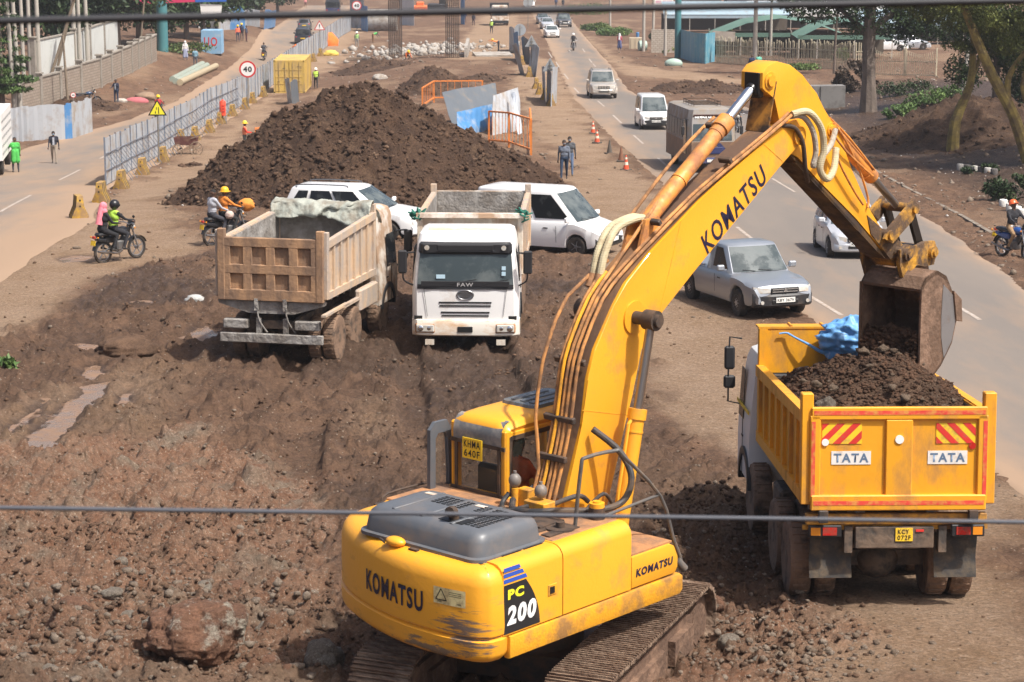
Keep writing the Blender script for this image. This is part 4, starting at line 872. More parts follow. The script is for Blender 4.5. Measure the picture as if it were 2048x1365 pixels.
# hydraulic pipes along the boom
def lift(pts,off): return [Vector((u,v-off*.6,h+off)) for u,v,h in pts]
PIPE=mk('pipe_orange',(.56,.25,.07),.5,dirt=((.2,.1,.045),.6,5))
run=[(.05,1.98),(-.12,2.35),(.04,2.95),(.10,3.45),(.28,3.86),(.66,4.36)]
for k,(u,off) in enumerate([(.17,.12),(.22,.08),(.28,.11),(.34,.09),(.40,.09),(.47,.08)]):
    P=[(u,v-off*.55-.01,h+off*.3) for v,h in [(-.16,1.9),(.03,2.40),(.20,2.95),(.29,3.45),(.41,3.78),(.74,4.26)]]
    if k in(1,2): P+= [(u,.98,4.48+off*.5)]
    if k in (0,): P=[(u-(.08 if h>2.9 else 0),v-(.14 if h>2.9 else 0),h) for u,v,h in P]+[(u-.05,1.2,4.62)]
    if k in (3,): P+=[(u,.98,4.55),(u,1.3,4.82),(u,1.72,5.16),(.22,2.4,5.56),(.16,3.0,5.82),(.14,3.5,6.02)]
    if k in (4,5): P+= [(u,1.03,4.50+off*.5),(u+.03,1.44,4.80),(u+.05,2.36,5.30),(u+.08,3.33,5.72),(u+.12,3.98,6.02),(u+.14,4.1,6.10)]
    b=MB(); b.tube(P,.021,8,smooth=2); b.build('hydraulic_pipe',PIPE if k!=2 else YELW,BM)
for P in ([(.14,1.7,5.0),(.12,2.3,5.40),(.10,2.9,5.75),(.10,3.3,5.98),(.12,3.55,6.10)],[(.0,1.75,5.05),(-.02,2.3,5.44),(-.03,2.9,5.82),(-.02,3.35,6.06)]):
    b=MB(); b.tube(P,.022,8); b.build('hydraulic_pipe',PIPE,BM)
for (v,h,rt) in((.16,2.92,.2),(.02,2.50,.0),(.34,3.55,.3),(2.95,5.56,.55),(1.62,4.98,.6),(3.15,5.92,.5)):
    b=MB(); b.box((.31 if h<4 else (.12 if v>3 else .47),v-.02,h+.07),(.44 if h<4 else .18,.06,.07),rot=(rt,0,0),bev=.01); b.build('pipe_clamp',DK,BM)
for dx in(.13,.23):
    b=MB(); b.tube([(dx,.92,4.46),(dx-.01,1.02,4.74),(dx-.03,1.24,4.98),(dx+.05,1.50,5.08),(dx+.06,1.68,5.06)],.045,10,smooth=5); b.build('sleeved_hose',SLEEVE,BM)
    b=MB(); b.cyl((dx,.86,4.36),(dx,.93,4.50),.055); b.cyl((dx+.06,1.66,5.04),(dx+.06,1.78,5.10),.05); b.build('hose_coupling',RUSTB,BM)
for (P,r,m) in [([(.60,4.08,6.08),(.68,4.30,6.10),(.72,4.52,5.90),(.72,4.60,5.62),(.70,4.56,5.38),(.70,4.72,5.24),(.66,4.92,5.34),(.60,5.05,5.58)],.043,SLEEVE),([(.56,4.08,6.05),(.62,4.28,6.04),(.66,4.44,5.86),(.66,4.52,5.6),(.64,4.5,5.42),(.64,4.66,5.5),(.62,4.9,5.64),(.60,5.02,5.82)],.036,mk('grey_hose_sleeve',(.38,.34,.28),.7,bump=.5,bs=20)),([(.5,3.9,5.95),(.58,4.15,5.92),(.6,4.32,5.72),(.58,4.42,5.4),(.5,4.6,5.2)],.028,DK)]:
    b=MB(); b.tube(P,r,10,smooth=6); b.build('arm_hose',m,AR)
for P in ([(.56,5.05,5.58),(.54,5.30,5.28),(.53,5.62,4.95),(.52,5.82,4.78)],[(.48,5.15,5.88),(.48,5.45,5.62),(.47,5.8,5.2),(.47,6.0,4.85),(.49,5.98,4.72)],[(.52,5.02,5.82),(.52,5.4,5.5),(.5,6.05,5.12)]):
    b=MB(); b.tube(P,.015,8); b.build('arm_pipe',YELO,AR)
# valves and hoses between cab and boom foot
b=MB(); b.cyl((.02,-.28,2.0),(.02,-.28,2.22),.04); b.box((.12,-.2,2.1),(.16,.12,.24),bev=.01); b.box((.42,-.32,2.08),(.3,.2,.16),bev=.01); B('valve_block',b,YELW)
for c in((.0,-.26,2.30),(.42,-.30,2.26)):
    b=MB(); b.sph(c,.072,3,sc=(1,1,1.15)); b.cyl(Vector(c)+Vector((0,0,.07)),Vector(c)+Vector((0,0,.11)),.02); B('accumulator',b,mk('accumulator_grey',(.17,.15,.135),.5,dirt=((.3,.2,.12),.4,5)))
for P,r in [([(.05,-.35,2.1),(.2,-.5,2.05),(.5,-.5,2.08),(.7,-.35,2.1),(.9,.1,2.05),(1.0,.42,2.1),(1.02,.55,2.35),(.85,.55,2.62),(.62,.35,2.88)],.038),([(-.05,-.3,2.15),(-.05,-.42,2.05),(.15,-.55,2.04),(.35,-.42,2.1)],.028),([(.12,-.15,2.2),(.2,.1,2.3),(.3,.2,2.15)],.02),([(.5,-.2,2.1),(.62,.1,2.16),(.6,.3,2.05)],.028),([(.72,.1,2.0),(.82,.3,2.18),(.8,.5,2.0)],.022)]:
    b=MB(); b.tube(P,r,10,smooth=5); B('hydraulic_hose',b,HOSE)
# handrail
b=MB(); b.tube([(1.02,-.42,2.0),(1.1,-.42,2.68),(1.12,-.36,2.78),(1.17,.08,2.78),(1.2,.16,2.72),(1.22,.82,2.12),(1.25,1.02,1.6),(1.28,1.14,1.3),(1.26,1.08,1.22)],.022,8,smooth=3)
b.tube([(1.0,.1,2.0),(1.22,.80,2.14)],.018,8,smooth=0); b.cyl((1.26,1.08,1.32),(1.3,1.18,1.2),.05); B('handrail',b,mk('rail_grey',(.10,.095,.09),.5,dirt=((.2,.14,.09),.4,6)))
# mirror / rear left rail
b=MB(); b.tube([(-1.38,-1.0,1.9),(-1.38,-.9,2.02),(-1.36,-.2,2.02)],.014); B('left_rail',b,DK)
# soil held in and falling from the bucket
M_FALL=earth('falling_soil',(.15,.082,.05),(.07,.041,.027),(.24,.18,.13),sc=3,stones=.4,bump=.8)
def exw(u,v,h): 
    return Vector(EX.location)+Euler((0,0,-.73)).to_matrix()@(Vector((u,v,h))*1.04)
rg=np.random.RandomState(5); P=[];S=[]
for k in range(11000):
    t=rg.rand(); u=BU0+.06+(BU1-BU0-.12)*rg.rand()
    if t<.62: q=rg.rand(); h=2.15+.88*q; v=6.46+.22*q+.10*rg.rand()-.05*math.sin(9*u)
    else:
        q=rg.rand(); v=6.72-.95*q+.12*rg.randn(); h=2.62-1.05*q+.12*rg.randn(); u=u-.15*q
    P.append(exw(u,v,h)); S.append(.008+.045*rg.rand()**5)
P=np.array(P); V,Fc=clods(P,np.array(S),9)
o=arrmesh('falling_soil',V,Fc,M_FALL); tag(o,kind='stuff')
# operator
wl=exw(-.58,.42,1.80)
person('person in an orange shirt seated inside the yellow digger cab',wl-Vector((0,0,.86)),-.73,shirt=(.78,.16,.05),pants=(.05,.05,.07),legs=((75,8,80),(75,8,80)),arms=((35,10,60),(35,10,60)),seat=.90)
# ---------------- tipper trucks ----------------
TYRE=mk('tyre_rubber',(.028,.024,.021),.85,dirt=((.10,.07,.05),.4,5),bump=.3,bs=25); TYREM=mk('tyre_muddy',(.05,.035,.026),.9,dirt=((.20,.125,.08),.72,4),bump=.5,bs=18); RIMM=mk('muddy_rim',(.16,.11,.075),.7,dirt=((.07,.05,.035),.5,6)); RIMS=mk('silver_rim',(.42,.42,.43),.35,.7)
CONC=mk('grey_concrete_crust',(.30,.285,.265),.9,dirt=((.17,.15,.13),.6,2.2),bump=1.,bs=9)
CHAS=mk('chassis_dirty',(.05,.042,.036),.8,dirt=((.16,.11,.075),.6,4),bump=.4)
TYL=mk('tipper_orange',(.78,.35,.016),.42,dirt=((.30,.15,.06),.40,2.1,(1,1,.45)),bump=.06)
BRN=mk('dusty_tan_paint',(.40,.235,.125),.75,dirt=((.20,.125,.08),.62,2.6,(1,1,.4)),bump=.25,bs=14); BRNS=mk('dusty_cream_paint',(.52,.37,.24),.7,dirt=((.36,.31,.27),.60,2.2,(1,1,.5)),bump=.25,bs=14)
CRM=mk('cream_paint',(.66,.62,.53),.6,dirt=((.42,.28,.18),.5,1.8,(1,1,.6)),bump=.1)
LENS=mk('lamp_lens',(.5,.49,.45),.12,spec=.8,dirt=((.35,.25,.16),.45,8)); LRED=mk('red_lens',(.45,.02,.015),.2,dirt=((.15,.06,.03),.4,8)); LAMB=mk('amber_lens',(.7,.25,.02),.25)
def pitchloc(x,y,a,L,dz=0.):
    c,s=math.cos(a),math.sin(a); z0=float(gz(x,y)); z1=float(gz(x+s*L,y+c*L)); p=math.atan2(z1-z0,L)
    return Vector((x,y,z0+dz)),(Matrix.Rotation(-a,3,'Z')@Matrix.Rotation(p,3,'X')).to_euler()
def wheel(p,c,r,w,side=1,rim=None,n=26,spokes=0,lugs=True,tm=None):
    c=Vector(c); b=MB(); h=w/2
    b.lathe([(r*.60,-h*.9),(r*.80,-h),(r*.95,-h*.92),(r,-h*.62),(r,h*.62),(r*.95,h*.92),(r*.80,h),(r*.60,h*.9)],c,(1,0,0),n)
    if lugs:
        for k in range(n):
            a=2*PI*(k+.5)/n; b.box(c+Vector((0,math.cos(a)*r,math.sin(a)*r)),(w*.66,r*.07,r*.035),rot=(a-PI/2,0,0))
    t=b.build('tyre',tm or (TYREM if lugs else TYRE),p,smooth=40); b=MB(); q=side
    x=c+Vector((q*h*.72,0,0))
    b.lathe([(r*.62,0),(r*.60,.02*q),(r*.5,-.03*q),(r*.42,-.05*q),(r*.2,-.03*q),(r*.19,.03*q),(r*.05,.035*q)] if q>0 else [(r*.62,0),(r*.60,-.02),(r*.5,.03),(r*.42,.05),(r*.2,.03),(r*.19,-.03),(r*.05,-.035)],x,(1,0,0),n)
    if spokes:
        for k in range(spokes):
            a=2*PI*k/spokes; b.bar(x+Vector((.012*q,math.cos(a)*r*.15,math.sin(a)*r*.15)),x+Vector((.012*q,math.cos(a)*r*.6,math.sin(a)*r*.6)),.05,.02)
    else:
        for k in range(8): a=2*PI*k/8; b.cyl(x+Vector((-.01*q,math.cos(a)*r*.3,math.sin(a)*r*.3)),x+Vector((.02*q,math.cos(a)*r*.3,math.sin(a)*r*.3)),.018,n=6)
    b.build('rim',rim or RIMM,t,smooth=40); return t
def truck_base(root,wb,tire=.51,fr=1.0,nose=1.3,rear=-.95,half=1.2,c0=.0):
    b=MB()
    for s in(-1,1): b.box((c0+.42*s,(wb+nose+rear)/2,.92),(.09,wb+nose-rear-.3,.24))
    for v in(rear+.1,.6,2.1,wb-.7): b.box((c0,v,.9),(.8,.1,.18))
    b.box((c0,-.0,.52),(1.9,.22,.2)); b.box((c0,1.32,.52),(1.9,.22,.2)); b.sph((c0,0,.5),.30,2,sc=(1,1,.95)); b.sph((c0,1.32,.5),.28,2); b.box((c0,wb,.5),(1.9,.18,.14)); b.box((c0-.75,2.35,.75),(.5,.8,.5),bev=.04); b.box((c0+.75,2.35,.75),(.5,.9,.5),bev=.04)
    b.build('chassis',CHAS,root)
    for v in(0,1.32):
        for s in(-1,1):
            wheel(root,(c0+s*(half-.16),v,tire),tire,.29,s); wheel(root,(c0+s*(half-.48),v,tire),tire,.29,s)
    for s in(-1,1): wheel(root,(c0+s*(half-.17),wb,tire),tire,.30,s)
def boxbody(root,c0,half,v0,v1,h0,sh,sh1,hh,ph_,m_out,m_in,m_side=None,nrib=7,lip=True):
    "side walls with ribs, headboard, floor"
    m_side=m_side or m_out
    for s in(-1,1):
        b=MB(); u=c0+s*(half-.07)
        b.prism([(v0+.06,h0),(v1,h0),(v1,sh1),(v0+.06,sh)],u-.03,u+.03,0)
        uo=c0+s*(half-.02)
        L=v1-v0
        for k in range(nrib+1):
            v=v0+.12+(L-.24)*k/nrib; zt=sh+(sh1-sh)*(v-v0)/L; b.box((uo,v,(h0+zt)/2),(.06,.11,zt-h0-.05))
        b.prism([(v0+.06,h0-.02),(v1,h0-.02),(v1,h0+.13),(v0+.06,h0+.13)],uo-.045,uo+.045,0)
        b.prism([(v0+.06,sh-.14),(v1,sh1-.14),(v1,sh1+.02),(v0+.06,sh+.02)],uo-.06,uo+.05,0)
        b.box((uo,v0+.02,(h0+ph_)/2),(.15,.17,ph_-h0),bev=.012)
        b.build('side_wall',m_side,root)
        b=MB(); ui=c0+s*(half-.105); b.prism([(v0+.1,h0+.03),(v1-.05,h0+.03),(v1-.05,sh1-.03),(v0+.1,sh-.03)],ui-.005,ui+.005,0); b.build('wall_lining',m_in,root)
    b=MB(); b.box((c0,v1-.02,(h0+hh)/2),(2*half-.04,.06,hh-h0)); 
    for u in(-.36,.36): b.box((c0+u*half*1.0,v1+.03,(h0+hh)/2),(.12,.06,hh-h0-.05))
    for s in(-1,1): b.box((c0+s*(half-.06),v1-.0,(h0+hh)/2),(.13,.14,hh-h0),bev=.01)
    if lip: b.box((c0,v1+.10,hh+.01),(2*half+.02,.34,.03)); [b.box((c0+half*q,v1+.1,hh+.03),(.03,.32,.04)) for q in(-.6,-.2,.2,.6)]
    b.build('headboard',m_out,root)
    b=MB(); b.box((c0,v1-.057,(h0+hh)/2-.1),(2*half-.28,.01,hh-h0-.35)); b.build('headboard_lining',m_in,root)
    b=MB(); b.box((c0,(v0+v1)/2,h0+.0),(2*half-.16,v1-v0-.05,.05)); 
    for s in(-1,1): b.box((c0+s*.45,(v0+v1)/2,h0-.14),(.12,v1-v0-.1,.22))
    for k in range(8): b.box((c0,v0+.3+(v1-v0-.6)*k/7,h0-.08),(2*half-.2,.08,.1))
    b.build('box_floor',m_in,root)
def cab(root,v0,v1,half,ht,mat,c0=0.,detail=True,roofm=None,h0=.72,wt=2.28,mirr=True):
    "cab-over: body loft in h; v1 = front"
    b=MB(); lv=[(h0,half,0,0),(1.30,half,.0,0),(1.48,half*.995,.02,0),(1.9,half*.965,.07,.0),(wt,half*.93,.15,.02),(max(ht-.2,wt+.1),half*.91,.2,.03),(ht-.06,half*.87,.28,.05),(ht,half*.78,.42,.12)]
    rings=[]
    for h,w,df,dr in lv:
        f=v1-df; r=v0+dr; k=.11; rings.append([(c0-w,r,h),(c0-w,f-k*1.6,h),(c0-w+.03,f-k*.7,h),(c0-w+k,f-.01,h),(c0-w*.5,f+.03,h),(c0+w*.5,f+.03,h),(c0+w-k,f-.01,h),(c0+w-.03,f-k*.7,h),(c0+w,f-k*1.6,h),(c0+w,r,h)])
    b.loft(rings); CB=b.build('cab_body',mat,root,smooth=35)
    b=MB(); b.loft([[(c0-half*.90,v1+.035-.0-q,h),(c0+half*.90,v1+.035-q,h)] if 0 else [(c0-w,v1-df+.037-.035*1,h),(c0-w*.5,v1-df+.04,h),(c0+w*.5,v1-df+.04,h),(c0+w,v1-df+.002,h)] for h,w,df,q in((1.46,half*.90,.015,0),(1.9,half*.875,.07,0),(wt+.02,half*.85,.15,0))],cap=False,close=False)
    b.build('windscreen',GLM,CB)
    b=MB(); b.loft([[(c0-w,v1-df+.0,h),(c0-w*.5,v1-df+.048,h),(c0+w*.5,v1-df+.048,h),(c0+w,v1-df+.0,h)] for h,w,df in((1.40,half*.90,.0),(1.50,half*.90,.01))],cap=False,close=False); b.build('cowl_strip',BLACK,CB)
    for s in(-1,1):
        b=MB(); b.prism([(v0+.75,1.50),(v1-.25,1.50),(v1-.38,2.25),(v0+.80,2.25)],c0+s*half*.985-.006,c0+s*half*.985+.006,0) ; o=b.build('side_glass',GLD,CB); 
        o.rotation_euler=(0,-s*.045,0); o.location=(s*.012+s*.068,0,0) if 0 else (s*.085,0,s*0)
        b=MB(); b.box((c0+s*(half+.004),v1-.75,1.1),(.01,.012,.9)); b.box((c0+s*(half+.006),v0+.78,1.3),(.02,.14,.03)); b.build('door_trim',BLACK,CB)
        b=MB(); n=10
        pts=[(v1-1.05+.62*math.cos(PI*k/n),.62+.56*math.sin(PI*k/n)) for k in range(n+1)]; pin=[(v1-1.05+.52*math.cos(PI*k/n),.60+.46*math.sin(PI*k/n)) for k in range(n+1)][::-1]
        b.prism(pts+pin,c0+s*(half-.25),c0+s*(half+.03),0); b.build('wheel_arch',BLACK,CB)
        b=MB() if mirr else None
        if mirr:
            b.tube([(c0+s*(half-.05),v1-.2,wt),(c0+s*(half+.18),v1+.06,wt),(c0+s*(half+.19),v1+.07,wt-.1)],.02,6); b.tube([(c0+s*(half-.02),v1-.2,1.45),(c0+s*(half+.17),v1+.05,1.6),(c0+s*(half+.19),v1+.07,1.8)],.02,6); b.box((c0+s*(half+.2),v1+.08,2.02),(.20,.10,.52),bev=.03); b.build('mirror',BLACK,CB)
    return CB
def rearlamps(root,c0,v,h,half):
    for s in(-1,1):
        b=MB(); b.box((c0+s*(half-.22),v,h),(.42,.06,.15),bev=.01); o=b.build('tail_lamp',BLACK,root); b=MB(); b.box((c0+s*(half-.28),v-.035,h),(.18,.012,.10)); b.build('lens',LRED,o)
        b=MB(); b.box((c0+s*(half-.10),v-.035,h),(.12,.012,.10)); b.build('lens',LAMB,o)
# --- yellow tipper being loaded ---
L0,E0=pitchloc(4.785,28.95,-.02,3.9,0)
L0.z=.54
TA=empty('tipper_truck',L0,E0,'yellow orange tipper truck filled with soil under the digger bucket, seen from behind','tipper truck')
truck_base(TA,3.9,half=1.21)
c0=.07; H0=1.42
boxbody(TA,c0,1.175,-.98,3.72,H0,2.58,2.50,3.06,2.84,TYL,mk('scratched_bed',(.16,.165,.17),.5,dirt=((.35,.22,.12),.4,3)))
b=MB(); b.box((c0,3.655,2.72),(2.2,.012,.62)); b.build('headboard_face',TYL,TA)
g=MB(); tv=-1.02; TH,TB=2.66,1.36
g.box((c0,tv,(TH+TB)/2),(2.20,.05,TH-TB)); 
g.box((c0,tv-.035,TH-.07),(2.22,.07,.16),bev=.012); g.box((c0,tv-.045,TB+.09),(2.22,.09,.20),bev=.015)
for s in(-1,1): g.box((c0+s*1.06,tv-.035,(TH+TB)/2),(.13,.07,TH-TB-.2),bev=.01)
g.box((c0,tv-.035,(TH+TB)/2),(.34,.07,TH-TB-.3),bev=.012)
TG=g.build('tailgate',TYL,TA)
b=MB()
for z in(TH-.06,TB+.09): b.box((c0,tv-.0925 if z<2 else tv-.0725,z),(2.16,.004,.055))
for s in(-1,1): b.box((c0+s*1.085,tv-.0725,(TH+TB)/2),(.05,.004,TH-TB-.34))
b.build('red_tape',mk('red_reflective_tape',(.66,.06,.04),.5,dirt=((.62,.30,.06),.5,9)),TG)
for s in(-1,1):
    cx=c0+s*.72; b=MB(); b.box((cx,tv-.030,2.33),(.50,.006,.26)); o=b.build('hazard_plate',PLATE_Y,TG)
    b=MB()
    for k in range(-2,4):
        x=cx-.32+.20*k; poly=[]
        # stripes leaning outwards
        p=[(x,2.2),(x+.10,2.2),(x+.10+.26,2.46),(x+.26,2.46)] if s<0 else [(x+.26,2.2),(x+.36,2.2),(x+.10,2.46),(x,2.46)]
        q=[(min(max(u,cx-.25),cx+.25),z) for u,z in p]
        # clip simply by shearing at the plate ends
        out=[]
        for i in range(4):
            (x1,z1),(x2,z2)=p[i],p[(i+1)%4]
            for lim,sg in(): pass
        def clip(P,lim,keep):
            R_=[]
            for i in range(len(P)):
                a_,b_=P[i],P[(i+1)%len(P)]; ka,kb=keep(a_[0]),keep(b_[0])
                if ka: R_.append(a_)
                if ka!=kb: t=(lim-a_[0])/(b_[0]-a_[0]); R_.append((lim,a_[1]+(b_[1]-a_[1])*t))
            return R_
        P=clip(p,cx-.25,lambda u:u>=cx-.25); P=clip(P,cx+.25,lambda u:u<=cx+.25) if len(P)>2 else P
        if len(P)>2: b.prism([(u,z) for u,z in P],tv-.036,tv-.034,1)
    b.build('red_stripe',RED,o)
    b=MB(); b.box((c0+s*(.60 if s<0 else .62),tv-.030,2.02),(.50,.006,.17)); o=b.build('maker_sticker',INKW if 0 else mk('sticker_white',(.72,.70,.66),.5,dirt=((.5,.4,.3),.35,8)),TG)
    ftext('TATA',(c0+s*(.60 if s<0 else .62),tv-.034,2.02),(1,0,0),(0,0,1),.44,.115,mk('lettering_blue_grey',(.10,.16,.25),.5),o,bold=.03)
for (x,z,r) in[(c0-.93,2.22,.045),(c0,2.26,.055),(c0+.93,2.17,.045)]:
    b=MB(); b.cyl((x,tv-.085 if x==c0 else tv-.045,z),(x,tv-.06 if x==c0 else tv-.03,z),r,n=18); b.build('round_reflector',WHITEP if x<1 else LRED,TG)
for s in(-1,1):
    b=MB(); b.box((c0+s*.95,tv-.08,1.28),(.12,.1,.16),bev=.01); b.build('gate_hinge',DK,TG)
b=MB(); b.box((c0,-.95,1.22),(2.3,.12,.14),bev=.01); b.box((c0,-.9,1.1),(2.36,.05,.06)); b.build('rear_crossbeam',mk('worn_orange_beam',(.60,.29,.03),.6,dirt=((.16,.09,.05),.55,4)),TA)
b=MB(); b.box((c0-.02,-.97,.98),(1.0,.06,.28),bev=.01); 
for s in(-1,1): b.box((c0+s*.6,-.9,.95),(.1,.14,.34))
b.build('rear_underrun',CHAS,TA); rearlamps(TA,c0,-1.0,1.07,1.13)
for s in(-1,1):
    b=MB(); n=7; b.loft([[(c0+s*.80-.27,-.80-.03*math.sin(k*1.1),1.0-.58*k/n),(c0+s*.80+.27,-.80-.03*math.sin(k*1.1+.6),1.0-.58*k/n),(c0+s*.80+.27,-.785-.03*math.sin(k*1.1+.6),1.0-.58*k/n),(c0+s*.80-.27,-.785-.03*math.sin(k*1.1),1.0-.58*k/n)] for k in range(n+1)]); b.build('mud_flap',mk('mud_flap_rubber',(.035,.032,.03),.75,dirt=((.11,.08,.05),.5,5),bump=.3),TA)
b=MB(); b.box((c0+.10,-1.008,1.02),(.22,.012,.17)); o=b.build('number_plate',PLATE_Y,TA); ftext('KCY',(c0+.09,-1.016,1.058),(1,0,0),(0,0,1),.14,.06,INKB,o,bold=.015); ftext('072F',(c0+.10,-1.016,.982),(1,0,0),(0,0,1),.17,.06,INKB,o,bold=.015)
b=MB(); b.box((c0+.30,-1.008,1.07),(.1,.01,.03)); b.build('small_reflector',RED,TA)
CB=cab(TA,3.95,5.5,1.20,2.66,WHT,c0=-.0,mirr=False)
b=MB(); b.box((-1.205,4.7,1.75),(.012,1.4,.05)); b.build('yellow_stripe',PLATE_Y,CB)
for s in(-1,):
    b=MB(); b.tube([(-1.18,5.1,2.72),(-1.36,5.15,2.74),(-1.38,5.15,2.4),(-1.38,5.15,1.75),(-1.2,5.1,1.72)],.014,6,smooth=0); b.box((-1.36,5.17,2.42),(.16,.08,.36),bev=.03); b.box((-1.36,5.17,2.05),(.18,.08,.2),bev=.03); b.build('mirror_frame',BLACK,CB)
def fill(root,c0,half,v0,v1,fn,name,mat,label,cat,seed=3,n=1500,cs=(.015,.09),mc=None):
    xs=np.linspace(c0-half,c0+half,70); ys=np.linspace(v0,v1,120); X,Y=np.meshgrid(xs,ys)
    f=lambda x,y: fn(x,y)+.10*fbm(x*1.6,y*1.6,3,seed)+.13*np.maximum(0,fbm(x*4,y*4,4,seed+1))
    Z=f(X,Y); nr,nc=X.shape; i=np.arange(nr-1)[:,None]*nc+np.arange(nc-1)[None]; Fc=np.stack([i,i+1,i+1+nc,i+nc],-1).reshape(-1,4)
    o=arrmesh(name,np.stack([X,Y,Z],-1).reshape(-1,3),Fc,mat,smooth=True); o.location=root.location; o.rotation_euler=root.rotation_euler
    rg=np.random.RandomState(seed); x=c0-half+2*half*rg.rand(n); y=v0+(v1-v0)*rg.rand(n); S=cs[0]+(cs[1]-cs[0])*rg.rand(n)**5; V,Fc=clods(np.stack([x,y,f(x,y)+S*.3],-1),S,seed); tag(arrmesh('clod_cover',V,Fc,mc or mat,parent=o),kind='stuff')
    return tag(o,label,cat)
fill(TA,c0,1.07,-.9,3.62,lambda x,y:2.08+.92*np.exp(-((y-.9)/1.45)**2-((x-.25)/1.2)**2)+.42*np.exp(-((y-2.6)/1.0)**2-((x+.2)/.9)**2)-.12*np.exp(-((y+.9)/.35)**2),'soil_load',earth('load_soil',(.145,.088,.056),(.085,.052,.034),(.27,.21,.16),sc=2.5,stones=.4,bump=.9),'heap of dark brown soil and stones piled in the yellow tipper bed','soil load',7,16000,(.005,.04),M_FALL)
def onTA(u,v,h): return Matrix.Translation(TA.location)@TA.rotation_euler.to_matrix().to_4x4()@Vector((u,v,h))
for (u,v,h,r,lb,sd) in[(-.70,.0,2.50,.13,'pale oval stone on the left side of the soil in the yellow tipper',3),(.92,2.0,2.60,.13,'grey stone beside the bucket on the right side of the soil load',5),(-.95,2.9,2.35,.14,'grey stone at the front left corner of the soil load',8),(-.55,3.1,2.42,.16,'brown stone in front of the blue tarpaulin on the soil load',9)]:
    b=bmesh.new(); bmesh.ops.create_icosphere(b,subdivisions=3,radius=1)
    for q in b.verts: q.co*=1+.25*float(vn(q.co.x*1.5,q.co.y*1.5,q.co.z*1.5,sd))+.08*float(vn(q.co.x*5,q.co.y*5,q.co.z*5,sd))
    me=bpy.data.meshes.new('rock'); b.to_mesh(me); b.free(); me.materials.append(M_GREYB); o=bpy.data.objects.new('rock',me); SC.collection.objects.link(o); o.location=onTA(u,v,h); o.scale=(r,r*.85,r*1.1); o.rotation_euler=(sd,.3,sd*2); tag(o,lb,'rock')
rg=np.random.RandomState(17); x=-.85+1.9*rg.rand(46); y=-.6+3.9*rg.rand(46); V,Fc=clods(np.stack([x,y,2.12+.92*np.exp(-((y-.9)/1.45)**2-((x-.25)/1.2)**2)+.3*np.exp(-((y-2.6)/1.0)**2-((x+.2)/.9)**2)+.06],-1),.025+.06*rg.rand(46)**3,5,fine=True)
o=arrmesh('stone_chunks',V,Fc,earth('chunk_brown',(.19,.14,.10),(.12,.085,.06),(.3,.26,.2),sc=3,stones=.3,bump=.8)); o.location=TA.location; o.rotation_euler=TA.rotation_euler; tag(o,kind='stuff')
# blue tarpaulin bundle and its rope
def crumple(name,pts,r,mat,seed,sub=5,amp=.35,loc=None):
    b=bmesh.new(); bmesh.ops.create_icosphere(b,subdivisions=sub,radius=1); V=np.array([v.co[:] for v in b.verts]); Fc=np.array([[v.index for v in f.verts] for f in b.faces]); b.free()
    f=1+amp*(1-np.abs(vn(V[:,0]*1.6+V[:,2],V[:,1]*1.6,V[:,2]*2.6,seed))*2)*.5+amp*.5*(1-2*np.abs(vn(V[:,0]*3.5,V[:,1]*3.5+V[:,0],V[:,2]*5,seed+1)))+.06*vn(V[:,0]*11,V[:,1]*11,V[:,2]*11,seed+2)
    o=arrmesh(name,V*f[:,None]*np.array(r),Fc,mat,smooth=True); return o
TARPB=mk('blue_tarp',(.13,.33,.62),.45,bump=.25,bs=9)
T=crumple('tarpaulin',None,(.42,.26,.30),TARPB,4); T.location=onTA(.22,3.4,2.92); tag(T,'crumpled light blue tarpaulin bundled at the front of the yellow tipper bed','tarpaulin')
b=MB(); b.tube([(-.70,3.6,3.0),(-.58,3.55,2.93),(-.40,3.5,2.84),(-.22,3.45,2.74),(.0,3.4,2.72)],[.014,.015,.02,.028,.06],8); b.tube([(-.82,3.6,2.99),(-.72,3.6,3.0),(-.66,3.58,2.97)],.014,6); o=b.build('rope',TARPB,TA); o.parent=None; o.location=TA.location; o.rotation_euler=TA.rotation_euler; tag(o,'light blue twisted rope tied from the headboard to the tarpaulin in the yellow tipper','rope')
# --- muddy tan tipper on the left, seen from behind ---
a=.2; L1,E1=pitchloc(-4.9,49.5,a,3.7)
LT=empty('tipper_truck',L1,E1,'muddy tan tipper truck with an empty concrete crusted bed, rear gate facing the camera','tipper truck')
truck_base(LT,3.75,half=1.18); c0=-.08
boxbody(LT,c0,1.20,-.98,3.15,1.50,2.72,2.92,3.12,2.95,BRNS,CONC,BRNS,nrib=7,lip=False)
g=MB(); tv=-1.03; TH,TB=2.80,1.44
g.box((c0,tv,(TH+TB)/2),(2.30,.04,TH-TB)); 
for z,hh in((TH-.1,.2),((TH+TB)/2,.2),(TB+.12,.24)): g.box((c0,tv-.05,z),(2.3,.08,hh),bev=.012)
for k in range(5):
    w_=.24 if k in(0,4) else .20; u=c0-1.02+.51*k; g.box((u,tv-.048,(TH+TB)/2),(w_,.076,TH-TB),bev=.01)
for s in(-1,1): g.box((c0+s*1.1,tv-.02,(TB+2.98)/2),(.16,.16,2.98-TB),bev=.012)
TG2=g.build('tailgate',BRN,LT)
b=MB(); b.prism([(c0-1.2,1.44),(c0+1.2,1.44),(c0+1.18,1.36),(c0+.5,1.16),(c0-.5,1.16),(c0-1.18,1.36)],tv-.02,tv+.14,1); 
for s in(-.32,.32): b.box((c0+s,tv-.06,1.36),(.08,.08,.26)); b.tube([(c0+s,tv-.06,1.3),(c0+s+.05,tv-.02,1.0),(c0+s+.2,tv+.05,.74)],.02,6)
b.build('rear_apron',CONC,LT)
b=MB(); b.box((c0,-1.05,.62),(2.30,.12,.20),bev=.015); 
